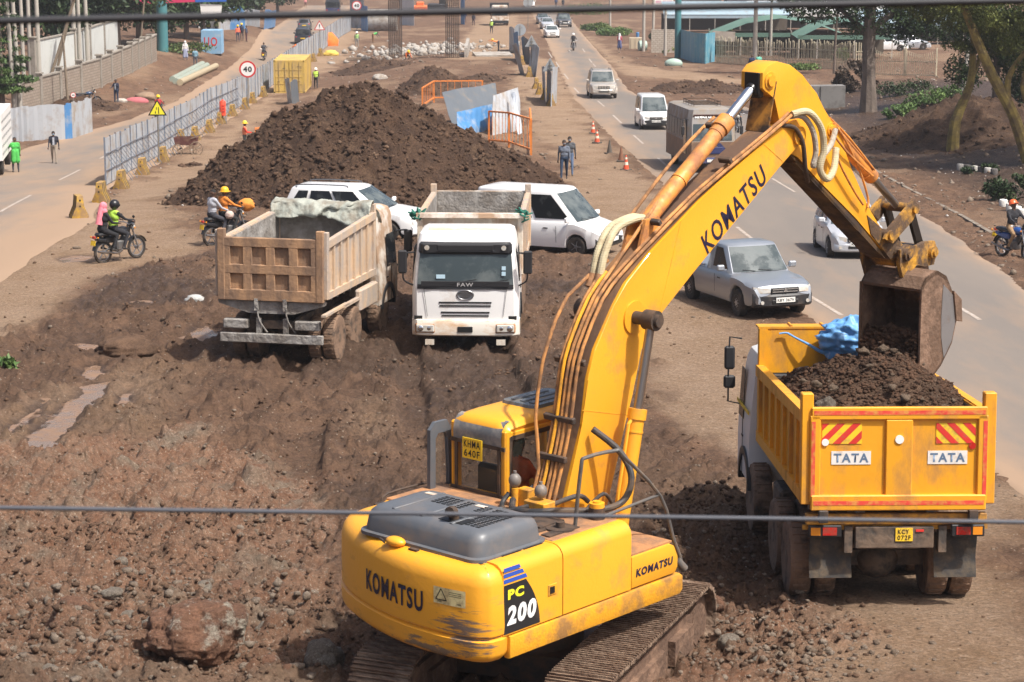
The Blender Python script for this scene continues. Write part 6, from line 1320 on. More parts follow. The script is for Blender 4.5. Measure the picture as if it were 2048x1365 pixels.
# ---------------- buses ----------------
def bus(label,cat,px,py,a,L,Wd,H,col,col2,roofc,wb,which,txt=None,rear=False,name='minibus'):
    fwd=Vector((math.sin(a),math.cos(a),0)); rt=Vector((math.cos(a),-math.sin(a),0)); vf=L-1.0; vr=vf-wb; q=at(px,py); sg={'FR':(1,vf),'RL':(-1,vr)}[which]
    o=q-rt*sg[0]*(Wd/2-.15)-fwd*sg[1]; l,e=pitchloc(o.x+fwd.x*vr,o.y+fwd.y*vr,a,wb); root=empty(name,l,e,label,cat); S=-vr; w=Wd/2; F=L+S
    b=MB(); b.loft([[(-w,S,.42),(-w,F-.25,.42),(-w+.15,F,.42),(w-.15,F,.42),(w,F-.25,.42),(w,S,.42)],[(-w,S,1.35),(-w,F-.25,1.35),(-w+.15,F,1.35),(w-.15,F,1.35),(w,F-.25,1.35),(w,S,1.35)]]); LB=b.build('lower_body',col2,root,smooth=25)
    b=MB(); g=[[(-w,S,1.352),(-w,F-.25,1.352),(-w+.15,F,1.352),(w-.15,F,1.352),(w,F-.25,1.352),(w,S,1.352)],[(-w*.97,S,2.3),(-w*.97,F-.45,2.3),(-w+.2,F-.22,2.3),(w-.2,F-.22,2.3),(w*.97,F-.45,2.3),(w*.97,S,2.3)],[(-w*.9,S+.05,H-.08),(-w*.9,F-.55,H-.08),(-w+.28,F-.34,H-.08),(w-.28,F-.34,H-.08),(w*.9,F-.55,H-.08),(w*.9,S+.05,H-.08)],[(-w*.7,S+.15,H),(-w*.7,F-.8,H),(-w*.5,F-.6,H),(w*.5,F-.6,H),(w*.7,F-.8,H),(w*.7,S+.15,H)]]
    b.loft(g); UB=b.build('upper_body',col,root,smooth=30)
    for s in(-1,1):
        n=6; 
        for k in range(n):
            y0=S+.25+(L-1.75)*k/n; y1=S+.25+(L-1.75)*(k+1)/n-.10; b=MB(); b.box((s*w*.986,(y0+y1)/2,1.84),(.05,y1-y0,.74),rot=(0,-s*.032,0)); b.build('side_window',mk('bus_window',(.015,.017,.02),.35,spec=.2),UB,smooth=0)
        b=MB(); b.box((s*(w+.01),F-.95,1.55),(.02,.75,1.5)); b.build('front_door',GLD if s>0 else col2,UB)
        b=MB(); b.box((s*(w+.22),F-.1,1.85),(.14,.12,.38),bev=.03); b.tube([(s*(w-.05),F-.35,2.3),(s*(w+.2),F-.12,2.3),(s*(w+.22),F-.1,2.0)],.018,6); b.build('mirror',BLACK,UB)
        for v in(vf,vr): wheel(root,(s*(w-.16),v+S,.42),.42,.26,s,RIMM,20,0,lugs=False)
        b=MB(); b.box((s*w*.72,F+.02,.78),(.30,.06,.2),bev=.02); b.build('headlight',LENS,LB)
        b=MB(); b.box((s*w*.82,S-.02,.95),(.2,.05,.34),bev=.01); b.build('tail_light',LRED,LB)
    b=MB(); b.loft([[(-w+.2,F+.008,1.42),(w-.2,F+.008,1.42)],[(-w+.24,F-.205,2.22),(w-.24,F-.205,2.22)]],cap=False,close=False); b.build('windscreen',GLM,UB)
    b=MB(); b.quad((-w+.12,S-.008,1.5),(w-.12,S-.008,1.5),(w-.2,S-.0,2.25),(-w+.2,S-.0,2.25)); b.build('rear_window',GLD,UB)
    b=MB(); b.box((0,F-.255,2.43),(Wd-.5,.03,.22),rot=(-.45,0,0),bev=.01); HB=b.build('destination_board',mk('board_brown',(.10,.05,.04),.5),UB)
    if txt: ftext(txt,(.38,F-.232,2.435),(-1,0,0),(0,-.43,.9),.72,.15,INKW,HB,bold=.04)
    b=MB(); b.box((0,F+.06,.55),(Wd-.05,.22,.26),bev=.04); b.box((0,S-.05,.52),(Wd-.05,.14,.22),bev=.03); b.build('bumper',P_BLU,LB)
    b=MB(); b.box((0,F+.02,.98),(1.0,.05,.3),bev=.02); b.prism([(-.9,.7),(-.5,.7),(-.15,1.3),(-.35,1.3)],F+.004,F+.012,1); b.build('grille',P_BLU,LB)
    b=MB(); b.box((0,F+.18,.55),(.5,.012,.12)); b.build('number_plate',_M['plate_white'],LB)
    b=MB(); x0,x1,y0,y1=-w*.55,w*.55,S+2.2,F-1.6
    for z in(H+.08,H+.2): b.tube([(x0,y0,z),(x0,y1,z),(x1,y1,z),(x1,y0,z),(x0,y0,z)],.018,5,smooth=0)
    for k in range(5):
        for x in(x0,x1): b.bar((x,y0+(y1-y0)*k/4,H-.02),(x,y0+(y1-y0)*k/4,H+.2),.02)
    for k in range(6): b.bar((x0,y0+(y1-y0)*k/5,H+.08),(x1,y0+(y1-y0)*k/5,H+.08),.03)
    b.build('roof_rack',DK,UB); return root
BUSG=mk('bus_grey_dusty',(.25,.235,.22),.5,dirt=((.27,.21,.15),.55,2)); BUSB=mk('bus_brown_dusty',(.17,.10,.06),.6,dirt=((.33,.21,.13),.5,2))
bus('dusty grey and brown minibus with a roof rack, the word metro above its windscreen','minibus',1376,343,PI-.07,7.0,2.12,2.80,BUSG,BUSB,BUSG,4.15,'FR','metro')
bus('dark blue minibus seen from behind at the top of the left road','minibus',654,33,-.05,7.0,2.2,2.75,P_DK,P_BLU,P_BLU,4.15,'RL',name='minibus')
# far white truck with a black bed
a=PI-.02; q=at(998,52); L3,E3=pitchloc(q.x,q.y+6,a,4.5); FW=empty('dump_truck',L3,E3,'far white truck with a black bed facing the camera near the top centre','truck')
truck_base(FW,4.6,half=1.2); boxbody(FW,0,1.25,-1.,3.9,1.3,3.0,3.0,3.1,3.0,mk('black_bed',(.03,.03,.032),.6,dirt=((.12,.09,.06),.3,3)),CHAS,lip=False,nrib=5); cab(FW,4.1,5.9,1.22,2.8,WHTD)
b=MB(); b.box((0,5.95,.5),(2.4,.2,.4),bev=.03); b.build('bumper',BLACK,FW)
# ---------------- spoil heaps ----------------
yc=88.; HX=[(330,.15),(350,.45),(450,1.7),(560,3.05),(650,3.95),(735,4.4),(820,3.85),(900,2.95),(1000,1.95),(1060,1.3),(1112,.75),(1150,.25),(1175,-.2)]
hx=[(p-1024)/52. for p,_ in HX]; hz_=[h for _,h in HX]
def mainheap(x,y):
    p=np.interp(x,[hx[0]-1.5]+hx,[-.6]+hz_); d=np.sqrt((y-yc-.12*x)**2+.35)-.59
    return p-d*np.where(y<yc+.12*x,.60,.75)
heap('large heap of dark brown excavated soil behind the two parked tippers',-16,3.6,73,98,mainheap,.065,42000,(.015,.125),3)
def hp_at(label,px,py,rx,ry,h,seed,n=700):
    c=at(px,py); heap(label,c.x-rx*1.2,c.x+rx*1.2,c.y-ry*1.2,c.y+ry*1.2,lambda x,y:cone(x,y,c.x,c.y,rx,ry,h),.14,n,(.04,.2),seed)
hp_at('smaller dark soil heap beyond the large one, in front of the right rebar column',868,182,3.1,7,2.0,11)
hp_at('low spread heap of soil left of the rebar columns, beside the left track',745,138,4.2,9,.9,12)
hp_at('low brown soil mound behind the twisted orange crash rail',965,160,2.2,5,.6,13,300)
hp_at('small soil mound on the dust between the hand cart and the large heap',385,333,.7,.9,.35,14,120)
# ---------------- fence, barriers ----------------
SHEET=mk('galvanised_sheet',(.44,.47,.51),.5,.25,dirt=((.30,.25,.2),.35,1.2,(2,2,.6)),wave=(0,2.2),bump=.35)
SHEETP=mk('galvanised_sheet_plain',(.37,.39,.415),.6,.1,dirt=((.27,.21,.15),.45,1.0)); SHB=mk('blue_sheet',(.06,.20,.42),.55,dirt=((.35,.36,.36),.4,1.5)); STL=mk('grey_blue_steel',(.20,.24,.30),.5,.3,dirt=((.25,.15,.08),.4,3))
DKS=mk('dark_grey_sheet',(.12,.135,.15),.6,.2,dirt=((.25,.2,.15),.3,1.5))
def corr(P0,P1,h,n,amp=.02,lean=(0,0),z0=0.,jag=0,seed=0):
    "corrugated sheet from P0 to P1 (bottom line), V,F"
    d=P1-P0; d2=Vector((d.x,d.y,0)).normalized(); nn=Vector((d2.y,-d2.x,0)); V=[]
    for i in range(n+1):
        t=i/n; p=P0.lerp(P1,t); o=amp*(1 if i%2 else -1); top=h*(1+jag*float(vn(i*.35,seed,0,3)))
        for z,k in((z0,0),(top*.5,.5),(top,1)): V.append(p+nn*(o+lean[0]*k)+d2*lean[1]*k+Vector((0,0,z)))
    F=[(i*3+k,i*3+k+3,i*3+k+4,i*3+k+1) for i in range(n) for k in(0,1)]
    return V,F
def mesh_vf(name,V,F,m,parent=None,smooth=False):
    me=bpy.data.meshes.new(name); me.from_pydata([tuple(v) for v in V],[],F); me.materials.append(m); me.update(); o=bpy.data.objects.new(name,me); SC.collection.objects.link(o); o.parent=parent
    md=o.modifiers.new('t','SOLIDIFY'); md.thickness=.012; return o
def wallline(pts,step):
    W_=[at(*p) for p in pts]; out=[W_[0]]
    for a_,b_ in zip(W_,W_[1:]):
        n=max(1,round((b_-a_).length/step))
        for k in range(1,n+1): q=a_.lerp(b_,k/n); q.z=float(gz(q.x,q.y)); out.append(q)
    return out
FB=[(212,373),(263,342),(308,318),(351,290),(386,270),(423,242),(476,216),(511,198),(546,171),(602,128),(637,107),(668,84),(702,62)]
pts=wallline(FB,2.5); O=pts[0]; fr=empty('sheet_fence',O,0,'long grey sheet metal hoarding with steel braces along the left road','hoarding')
rg=random.Random(3)
for i,(a_,b_) in enumerate(zip(pts,pts[1:])):
    a2,b2=a_-O,b_-O; h=2.15+rg.uniform(-.04,.04); d=(b2-a2); d.z=0; d.normalize(); nn=Vector((-d.y,d.x,0)); nn=-nn
    lean=rg.uniform(-.06,.05)
    V,F=corr(a2+d*.03,b2-d*.03,h,14 if i<24 else 8,.018,(lean,0),.06); mesh_vf('fence_panel',V,F,SHEETP if i%7 else SHB if 0 else SHEETP,fr)
    b=MB(); b.bar(a2,a2+Vector((0,0,h+.06)),.07); b.build('fence_post',STL,fr)
    if i<26:
        b=MB(); k=nn*.05
        for z in(.7,1.45): b.bar(a2+k+Vector((0,0,z)),b2+k+Vector((0,0,z)),.035)
        b.bar(a2+k+Vector((0,0,1.4)),a2+nn*.95+Vector((0,0,.1)),.03); b.bar(b2.lerp(a2,.5)+k+Vector((0,0,1.4)),b2.lerp(a2,.2)+nn*.8+Vector((0,0,.1)),.025); b.build('fence_brace',STL,fr)
YC=mk('barrier_yellow',(.50,.30,.03),.65,dirt=((.28,.18,.09),.6,4),bump=.2); YCB=mk('barrier_groove',(.10,.075,.04),.8)
def barrier_proto():
    r=empty('road_barrier',(0,0,0),0,'x','road barrier')
    prof=[(-.30,0),(.30,0),(.30,.10),(.14,.42),(.11,.82),(-.11,.82),(-.14,.42),(-.30,.10)]
    b=MB(); b.prism(prof,-.30,.30,1,bev=.012); b.build('block',YC,r)
    b=MB()
    for s in(-1,1):
        for v in(-.19,0,.19): b.prism([(s*.302,.03),(s*.302,.10),(s*.143,.42),(s*.113,.80),(s*.125,.80),(s*.155,.42),(s*.315,.10),(s*.315,.03)],v-.03,v+.03,1)
    b.build('groove',YCB,r); b=MB()
    for z in(.66,.45): b.cyl((0,-.306,z),(0,-.29,z),.035,n=10)
    b.build('lifting_hole',INKB,r); return r
BP_=barrier_proto(); first=True
BLs=[((158,436),.5,'yellow concrete barrier standing farthest left, turned away from the hoarding',1),((203,405),.0,'second yellow barrier from the left, just before the hoarding starts',1),((243,378),.0,'third yellow barrier from the left, at the first hoarding panel',1),((285,350),.0,'yellow barrier halfway between the hoarding start and the warning triangle',1),((326,325),.0,'yellow barrier at the foot of the yellow warning triangle pole',1),((362,287),0,'yellow barrier partly hidden behind the hand cart',0),((390,281),0,'yellow barrier right behind the hand cart wheel',0),((419,266),0,'yellow barrier between the hand cart and the red tank',0),((441,249),0,'yellow barrier below the red tank',0),((465,233),0,'yellow barrier just right of the red tank',0),((490,219),0,'yellow barrier at the foot of the round 40 sign',0),((505,207),0,'yellow barrier just beyond the round 40 sign',0),((527,194),0,'yellow barrier left of the yellow container',0),((627,124),0,'yellow barrier just behind the yellow container',0),((641,113),0,'yellow barrier by the white exclamation sign',0),
 ((1102,212),0,'nearest yellow barrier of the row left of the right road',0),((1090,200),0,'second nearest yellow barrier of the row left of the right road',0),((1080,189),0,'third yellow barrier of the row left of the right road',0),((1073,178),0,'fourth yellow barrier of the row left of the right road',0),((1059,154),0,'yellow barrier at the foot of the leaning grey panels by the right road',0),((1044,130),0,'farthest visible yellow barrier below the round sign back',0)]
for (p,rz,lb,_) in BLs:
    P=at(*p); o=BP_ if first else copy_tree(BP_); first=False; o.location=P; o.rotation_euler=(0,0,-.12+rz if p[0]<800 else .05+rz); tag(o,lb,'road barrier','yellow road barriers')
# ---------------- signs ----------------
POLEM=mk('sign_pole',(.18,.17,.15),.6,dirt=((.3,.2,.1),.4,4)); SGW=mk('sign_white',(.78,.77,.74),.45); SGR=mk('sign_red',(.55,.03,.03),.45); SGY=mk('sign_yellow',(.80,.72,.03),.45); SGB=mk('sign_back_grey',(.36,.38,.39),.6,.2,dirt=((.2,.2,.2),.3,3))
def tri(r,z=0): return [(r*math.cos(PI/2+2*PI*k/3),r*math.sin(PI/2+2*PI*k/3)) for k in range(3)]
def sign(kind,px,py,cz,size,label,back=False,txt='40',rz=0.):
    P=at(px,py); r=empty('road_sign',P,rz,label,'road sign'); b=MB(); b.cyl((0,.05,0),(0,.05,cz),.04,n=8); b.build('pole',POLEM,r)
    if kind=='round':
        b=MB(); b.cyl((0,-.0,cz),(0,.02,cz),size/2,n=32); f=b.build('sign_face',SGB if back else SGR,r)
        if not back:
            b=MB(); b.cyl((0,-.006,cz),(0,0,cz),size*.40,n=32); f2=b.build('sign_disc',SGW,f); ftext(txt,(0,-.01,cz),(1,0,0),(0,0,1),size*.52,size*.33,INKB,f,bold=.04,ext=.002)
        else:
            b=MB(); b.bar((0,-.03,cz-size*.42),(0,-.03,cz+size*.42),.05); b.build('stiffener',POLEM,f)
    else:
        T=[(x,cz+z) for x,z in tri(size*.577)]
        b=MB(); b.prism(T,0,.02,1); f=b.build('sign_face',SGB if back else (INKB if kind=='tri_y' else SGR),r)
        if back:
            b=MB(); b.bar((-.16*size,-.03,cz-.12*size),(.16*size,-.03,cz-.12*size),.05); b.bar((-.12*size,-.03,cz+.1*size),(.12*size,-.03,cz+.1*size),.05); b.bar((0,-.035,cz-.28*size),(0,-.035,cz+.4*size),.05); b.build('stiffener',POLEM,f)
        else:
            b=MB(); b.prism([(x*.78,cz+z*.78) for x,z in tri(size*.577)],-.008,-.002,1); b.build('sign_panel',SGY if kind=='tri_y' else SGW,f)
            b=MB()
            if kind=='tri_y':
                b.bar((.07*size,-.012,cz-.19*size),(.07*size,-.012,cz+.16*size),.04*size,.004); b.bar((-.10*size,-.012,cz-.19*size),(-.10*size,-.012,cz-.06*size),.04*size,.004); b.bar((-.10*size,-.012,cz-.06*size),(-.04*size,-.012,cz+.03*size),.04*size,.004); b.bar((-.04*size,-.012,cz+.03*size),(-.04*size,-.012,cz+.16*size),.035*size,.004)
            else: b.prism([(-.035*size,cz-.02*size),(.035*size,cz-.02*size),(.05*size,cz+.22*size),(-.05*size,cz+.22*size)],-.014,-.010,1); b.cyl((0,-.014,cz-.10*size),(0,-.010,cz-.10*size),.04*size,n=12)
            b.build('symbol',INKB,f)
    return r
sign('tri_y',318,327,2.75,.98,'yellow triangular road narrows warning sign with a black border')
sign('round',497,219,2.85,1.20,'nearest round red and white 40 speed limit sign, right of the hoarding')
sign('round',714,62,3.2,1.25,'far round 40 speed limit sign near the top edge, above the hoarding end')
sign('tri_w',640,113,3.0,1.15,'white triangular exclamation mark sign with a red border')
sign('round',148,232,1.4,.36,'tiny round 40 sign on a rusty pole behind the left sheet wall',rz=.3)
sign('round',1040,118,2.7,1.1,'round sign seen from its grey back, left of the right road',back=True)
sign('round',1056,58,3.4,1.3,'farther round sign back near the top edge, left of the right road',back=True)
sign('tri',1063,150,2.6,1.1,'grey back of a triangular sign above the leaning panels',back=True)
sign('tri',1100,206,2.4,1.05,'nearest triangular sign back above the upright panels by the right road',back=True)
# sheet panels standing by the right road
def sheets(label,L,m,name='scrap_hoarding',cat='scrap hoarding'):
    P=at(*L[0][0]); root=None
    for k,(a_,b_,h,ln) in enumerate(L):
        A_,B_=at(*a_),at(*b_); 
        if root is None: root=empty(name,A_,0,label,cat); O=A_
        V,F=corr(A_-O,B_-O,h,9,.02,(ln,ln*.5),0,.06,k); mesh_vf('sheet',V,F,m[k%len(m)],root)
    return root
sheets('row of upright weathered grey sheet panels beside the nearest triangular sign',[((1086,196),(1092,204),2.3,.1),((1092,204),(1102,214),2.2,-.05),((1102,214),(1113,206),2.4,.05)],[SHEETP,DKS,SHEETP])
sheets('leaning bent grey panels farther up beside the right road',[((1040,150),(1050,152),2.6,.8),((1055,148),(1072,155),2.4,-.3),((1046,120),(1062,130),2.2,.2)],[SHEETP,SHEETP,DKS])
sheets('bent blue and grey sheets at the foot of the round sign back',[((1030,118),(1040,122),2.6,.2),((1018,100),(1030,108),2.4,0)],[SHB,SHEETP])
sheets('torn upright sheet pieces beside the yellow container',[((575,206),(585,210),1.9,.2),((585,210),(598,204),1.7,-.1)],[SHEETP,DKS])
# crumpled sheets right of the heap
def plate(name,pts,m,label,cat,t=.02,seed=0,amp=.08):
    "pts: 4 world corners, slightly buckled grid"
    A_,B_,C_,D_=[Vector(p) for p in pts]; V=[];n=14
    for j in range(n+1):
        for i in range(n+1):
            s,t_=i/n,j/n; p=A_.lerp(B_,s).lerp(D_.lerp(C_,s),t_); nn=(B_-A_).cross(D_-A_).normalized(); V.append(p-A_+nn*(amp*float(vn(s*3,t_*3,0,seed))+.02*(i%2)))
    F=[(j*(n+1)+i,j*(n+1)+i+1,(j+1)*(n+1)+i+1,(j+1)*(n+1)+i) for j in range(n) for i in range(n)]
    o=mesh_vf(name,V,F,m); o.location=A_; return tag(o,label,cat)
def up(px,py,h): p=at(px,py); return Vector((p.x,p.y,p.z+h))
plate('scrap_sheet',[up(905,262,.3),up(1000,245,.6),up(990,238,2.1),up(885,250,1.9)],DKS,'large dark grey sheet leaning at a slant right of the soil heap','scrap sheet',seed=2)
plate('scrap_sheet',[up(915,272,-.3),up(985,262,-.2),up(985,258,1.4),up(915,268,1.2)],SHB,'blue corrugated sheet under the dark slanted sheet','scrap sheet',seed=4)
plate('scrap_sheet',[up(985,272,-.2),up(1042,262,-.2),up(1036,256,2.3),up(985,265,2.0)],SHEETP,'pale grey corrugated sheet right of the blue one','scrap sheet',seed=6)
plate('scrap_sheet',[up(1035,270,0),up(1046,268,0),up(1030,262,2.2),up(1022,262,2.1)],SHEET,'narrow pale sheet standing on end by the orange railing','scrap sheet',seed=8)
ORM=mk('orange_steel',(.72,.22,.04),.5,dirt=((.35,.15,.06),.4,5))
def rails_(label,pts,hs,bars,name='orange_railing'):
    W_=[at(*p) for p in pts]; O=W_[0]; r=empty(name,O,0,label,'railing'); b=MB(); c=MB()
    for i,(a_,b_) in enumerate(zip(W_,W_[1:])):
        a_=a_-O;b_=b_-O
        for z in(hs[0],hs[1]): b.bar(a_+Vector((0,0,z)),b_+Vector((0,0,z)),.08)
        for k in range(bars+1): p=a_.lerp(b_,k/bars); c.bar(p+Vector((0,0,hs[0])),p+Vector((0,0,hs[1])),.03)
        b.bar(a_,a_+Vector((0,0,hs[1])),.10)
    b.bar(b_,b_+Vector((0,0,hs[1])),.10); b.build('frame',ORM,r); c.build('bars',ORM,r)
rails_('long orange railing behind the dark slanted sheet',[(845,222),(868,206),(965,205)],(.35,1.45),7)
rails_('orange railing frame right of the pale sheet, nearest the road',[(978,292),(1018,296),(1062,312),(1060,285)],(.3,1.75),6)
rails_('small piece of orange railing poking out behind the heap',[(770,222),(782,226)],(.3,1.1),2)
b=MB(); O=at(497,300); 
for k in range(3): b.box((.35*k,.25*k,.55),(.34,.03,1.0),rot=(.08,.04*k,.6))
o=b.build('barrier_net',mk('orange_net',(.78,.24,.07),.7,bump=.5,bs=30)); o.location=at(515,292); tag(o,'orange plastic safety net standing beside the worker in the orange vest','safety net')
# ---------------- container, tank, cart, cones ----------------
CY_=mk('container_yellow',(.56,.38,.09),.6,dirt=((.38,.26,.12),.5,1.2,(1,1,.5)),bump=.08)
P=at(579,187); r=empty('shipping_container',P,.0,'faded yellow shipping container with its doors facing the camera','shipping container')
b=MB(); b.box((0,3.03,1.3),(2.36,5.95,2.5)); n=30
for s in(-1,1):
    for k in range(n): b.box((s*1.19,.25+5.6*k/n,1.3),(.05,.09,2.3))
b.build('shell',CY_,r)
b=MB()
for s in(-1,1): b.box((s*1.17,0,1.3),(.12,.12,2.59)); b.box((s*1.17,6.0,1.3),(.12,.12,2.59))
for z in(.06,2.53): b.box((0,0,z),(2.4,.12,.13)); 
for s in(-1,1): b.box((s*1.18,3,2.54),(.1,6,.1)); b.box((s*1.18,3,.06),(.1,6,.12))
b.build('frame',CY_,r)
for s in(-1,1):
    b=MB(); b.box((s*.56,-.03,1.3),(1.06,.05,2.3)); 
    for z in(.75,1.3,1.85): b.box((s*.56,-.065,z),(1.0,.03,.06))
    D_=b.build('door',CY_,r); b=MB()
    for x in(.30,.80): b.cyl((s*x,-.09,.15),(s*x,-.09,2.45),.022,n=8); b.box((s*x,-.1,1.0),(.16,.05,.04))
    b.build('locking_bar',mk('bar_dull',(.40,.30,.14),.5),D_)
b=MB(); b.box((.82,-.062,2.1),(.36,.006,.05)); b.box((.86,-.062,2.0),(.3,.006,.04)); b.box((-.42,-.062,1.92),(.16,.006,.18)); b.build('markings',mk('container_marking',(.22,.16,.07),.6),r)
P=at(446,249); r=empty('water_tank',P,.3,'bright red upright tank on a low stand beside the hoarding','tank'); b=MB(); b.lathe([(.12,.55),(.2,.58),(.21,1.45),(.17,1.52),(.06,1.56),(.05,1.62)],n=16); b.build('tank',mk('tank_red',(.72,.07,.03),.4,dirt=((.4,.2,.1),.3,5)),r)
b=MB(); 
for x,y in((-.2,-.2),(.2,-.2),(.2,.2),(-.2,.2)): b.bar((x,y,0),(x*.9,y*.9,.58),.03)
b.build('stand',STL,r); b=MB(); 
for k in range(3): b.box((.02,-.212,.85+.18*k),(.16,.01,.09))
b.build('panel_marks',mk('tank_dark',(.4,.03,.02),.5),r)
P=at(374,309); r=empty('hand_cart',P,-.1,'two wheeled maroon hand cart parked on the dust beside the hoarding','hand cart'); MAR=mk('maroon_wood',(.11,.035,.03),.75,dirt=((.25,.15,.1),.4,4)); WD=mk('weathered_wood',(.27,.20,.14),.85,dirt=((.14,.09,.06),.5,5,(1,1,6)))
b=MB(); b.prism([(-.55,.55),(.5,.55),(.6,.95),(-.65,.95)],-.32,-.29,1); b.prism([(-.55,.55),(.5,.55),(.6,.95),(-.65,.95)],.29,.32,1); b.box((0,0,.55),(1.05,.6,.04)); b.box((-.6,0,.75),(.03,.6,.4),rot=(0,-.2,0)); b.box((.55,0,.75),(.03,.6,.4),rot=(0,.2,0)); b.build('tray',MAR,r)
b=MB(); b.bar((.3,-.34,.9),(1.0,-.3,1.15),.05); b.bar((.3,.34,.9),(1.0,.3,1.15),.05); b.bar((.98,-.3,1.14),(.98,.3,1.14),.04); b.bar((.42,-.3,.5),(.42,-.3,0.02),.05); b.build('handle',WD,r)
for x,y in((-.4,-.42),(.62,-.40)):
    q=.36 if x>0 else .28; b=MB()
    pts_=[(x+q*math.cos(2*PI*k/20),y,q+q*math.sin(2*PI*k/20)) for k in range(21)]; b.tube(pts_,.03,6,smooth=0)
    for k in range(8): b.bar((x,y,q),(x+q*math.cos(PI*k/4),y,q+q*math.sin(PI*k/4)),.025)
    b.cyl((x,y-.06,q),(x,y+.9,q),.04); b.build('wheel',WD,r)
CO=mk('cone_orange',(.72,.09,.03),.5,dirt=((.3,.18,.12),.4,6)); COW=mk('cone_white',(.75,.68,.55),.5,dirt=((.45,.3,.2),.4,6)); CBK=mk('cone_base',(.09,.075,.06),.8); COD=mk('cone_dirty_brown',(.26,.11,.06),.8,dirt=((.15,.09,.06),.5,6))
for k,(px,py,dirty,lb) in enumerate([(1186,268,0,'farthest red and white striped cone in the row left of the right road'),(1194,287,0,'second striped cone of the row left of the right road'),(1219,309,1,'dark dirty cone without stripes, third in the row by the right road'),(1242,324,2,'rusty brown cone without stripes, fourth in the row by the right road'),(1252,342,0,'nearest striped cone of the row left of the right road')]):
    P=at(px,py); r=empty('traffic_cone',P,k,lb,'traffic cone','traffic cones by the right road',sc=.78); b=MB(); b.box((0,0,.05),(.50,.50,.10),bev=.015); b.build('base',CBK,r)
    mm=[CBK,COD][dirty-1] if dirty else None
    for z0,z1,m in((.1,.34,CO if not dirty else mm),(.34,.50,COW if not dirty else mm),(.50,.66,CO if not dirty else mm),(.66,.78,COW if not dirty else mm),(.78,.88,CO if not dirty else mm)):
        rr=lambda z:.19-.16*z/.9; b=MB(); b.cyl((0,0,z0),(0,0,z1-.002),rr(z0),rr(z1),16); b.build('cone_band',m,r,smooth=60)
# ---------------- rebar columns and concrete works ----------------
RB=mk('rebar_steel',(.085,.07,.06),.6,.4,dirt=((.2,.1,.06),.4,5))
for px,lb in((791,'left rebar cage column, standing in the broken concrete'),(905,'right rebar cage column, standing in the broken concrete')):
    P=at(px,116); r=empty('rebar_column',P,0,lb,'rebar column'); H_=7.5; w=.62; b=MB(); n=8
    for k in range(n):
        t=-w+2*w*k/(n-1)
        for q in((t,-w),(t,w)): b.bar((q[0],q[1],-.3),(q[0],q[1],H_),.04)
        if 0<k<n-1:
            for q in((-w,t),(w,t)): b.bar((q[0],q[1],-.3),(q[0],q[1],H_),.035)
    b.build('vertical_bars',RB,r); b=MB()
    for k in range(36):
        z=.1+k*.21
        for A_,B_ in(((-w,-w),(w,-w)),((w,-w),(w,w)),((w,w),(-w,w)),((-w,w),(-w,-w))): b.bar((*A_,z),(*B_,z),.032)
    b.build('hoops',RB,r)
CNC=mk('pale_concrete',(.38,.355,.32),.9,dirt=((.20,.155,.115),.5,1.4),bump=.5,bs=7)
c=at(850,100); rg=np.random.RandomState(2); n=900; x=c.x+rg.randn(n)*3.6; y=c.y+rg.randn(n)*8; S=.05+.34*rg.rand(n)**4; V,Fc=clods(np.stack([x,y,gz(x,y)+S*.3],-1),S,6); tag(arrmesh('concrete_rubble',V,Fc,CNC),kind='stuff')
for (px,py,w_,lb) in[(846,112,1.0,'largest pale broken concrete lump between the rebar columns'),(822,100,.9,'broken concrete lump beside the left rebar column'),(868,96,.9,'upper broken concrete lump between the rebar columns'),(760,160,1.1,'rounded pale boulder on top of the soil behind the large heap'),(1000,372,.01,'')]:
    if w_>.1: boulder(px,py,w_,w_*.7,w_,int(px),lb,CNC,name='concrete_lump',cat='concrete lump',sub=3)
b=MB(); A_=at(960,108);B_=at(1030,110); P=at(985,112); b.box((0,0,.1),(3.6,4,.25),rot=(0,0,.1)); b.box((-2.5,2,.5),(.3,12,1.2)); o=b.build('concrete_slab',CNC); o.location=P; tag(o,'pale concrete slab and edge wall right of the right rebar column','concrete slab')
# big pipe and plastic screens at the top
b=MB(); b.lathe([(1.25,0),(1.45,0),(1.45,3.8),(1.25,3.8)],(0,0,0),(1,0,0),28); o=b.build('concrete_pipe',CNC); P=at(735,62); o.location=P+Vector((0,0,1.3)); tag(o,'huge concrete pipe lying across the site behind the left rebar column','concrete pipe')
for a_,b_,h,m,lb in[((800,50),(828,52),5,mk('white_sheeting',(.55,.55,.54),.7,bump=.3),'tall pale plastic sheeting between the rebar columns'),((722,60),(735,64),3.2,SHB,'blue sheet leaning beside the concrete pipe'),((921,48),(929,50),5,SHB,'tall narrow blue sheet right of the right rebar column'),((700,55),(728,58),4.0,SHEETP,'grey sheet screen at the far end of the hoarding')]:
    A_,B_=at(*a_),at(*b_); V,F=corr(Vector(),B_-A_,h,8,.03); o=mesh_vf('sheet_screen',V,F,m); o.location=A_; tag(o,lb,'sheet screen')
P=at(838,32); b=MB(); b.box((0,0,1.0),(2.6,1.6,1.3),bev=.15); b.box((.2,0,1.9),(1.2,1.0,.6),bev=.1); r=b.build('generator',mk('machine_orange',(.75,.16,.04),.5)); r.location=P; tag(r,'orange site machine at the top edge between the rebar columns','machine')
P=at(875,26); b=MB(); b.box((0,0,1.0),(3.2,2,1.0),bev=.1); b.box((.9,0,1.9),(1.2,1.6,1.2),bev=.1); b.box((0,0,.4),(3.4,2.2,.6),bev=.15); r=b.build('site_machine',BLACK); r.location=P; tag(r,'black machine at the top edge right of the orange machine','machine')
b=MB(); b.bar((0,0,0),(12,0,.1),.3); b.bar((0,2,0),(9,2.3,.1),.3); o=b.build('timber_beam',WD); o.location=at(690,122); tag(o,'timber beams lying on the ground left of the rebar columns','timber')
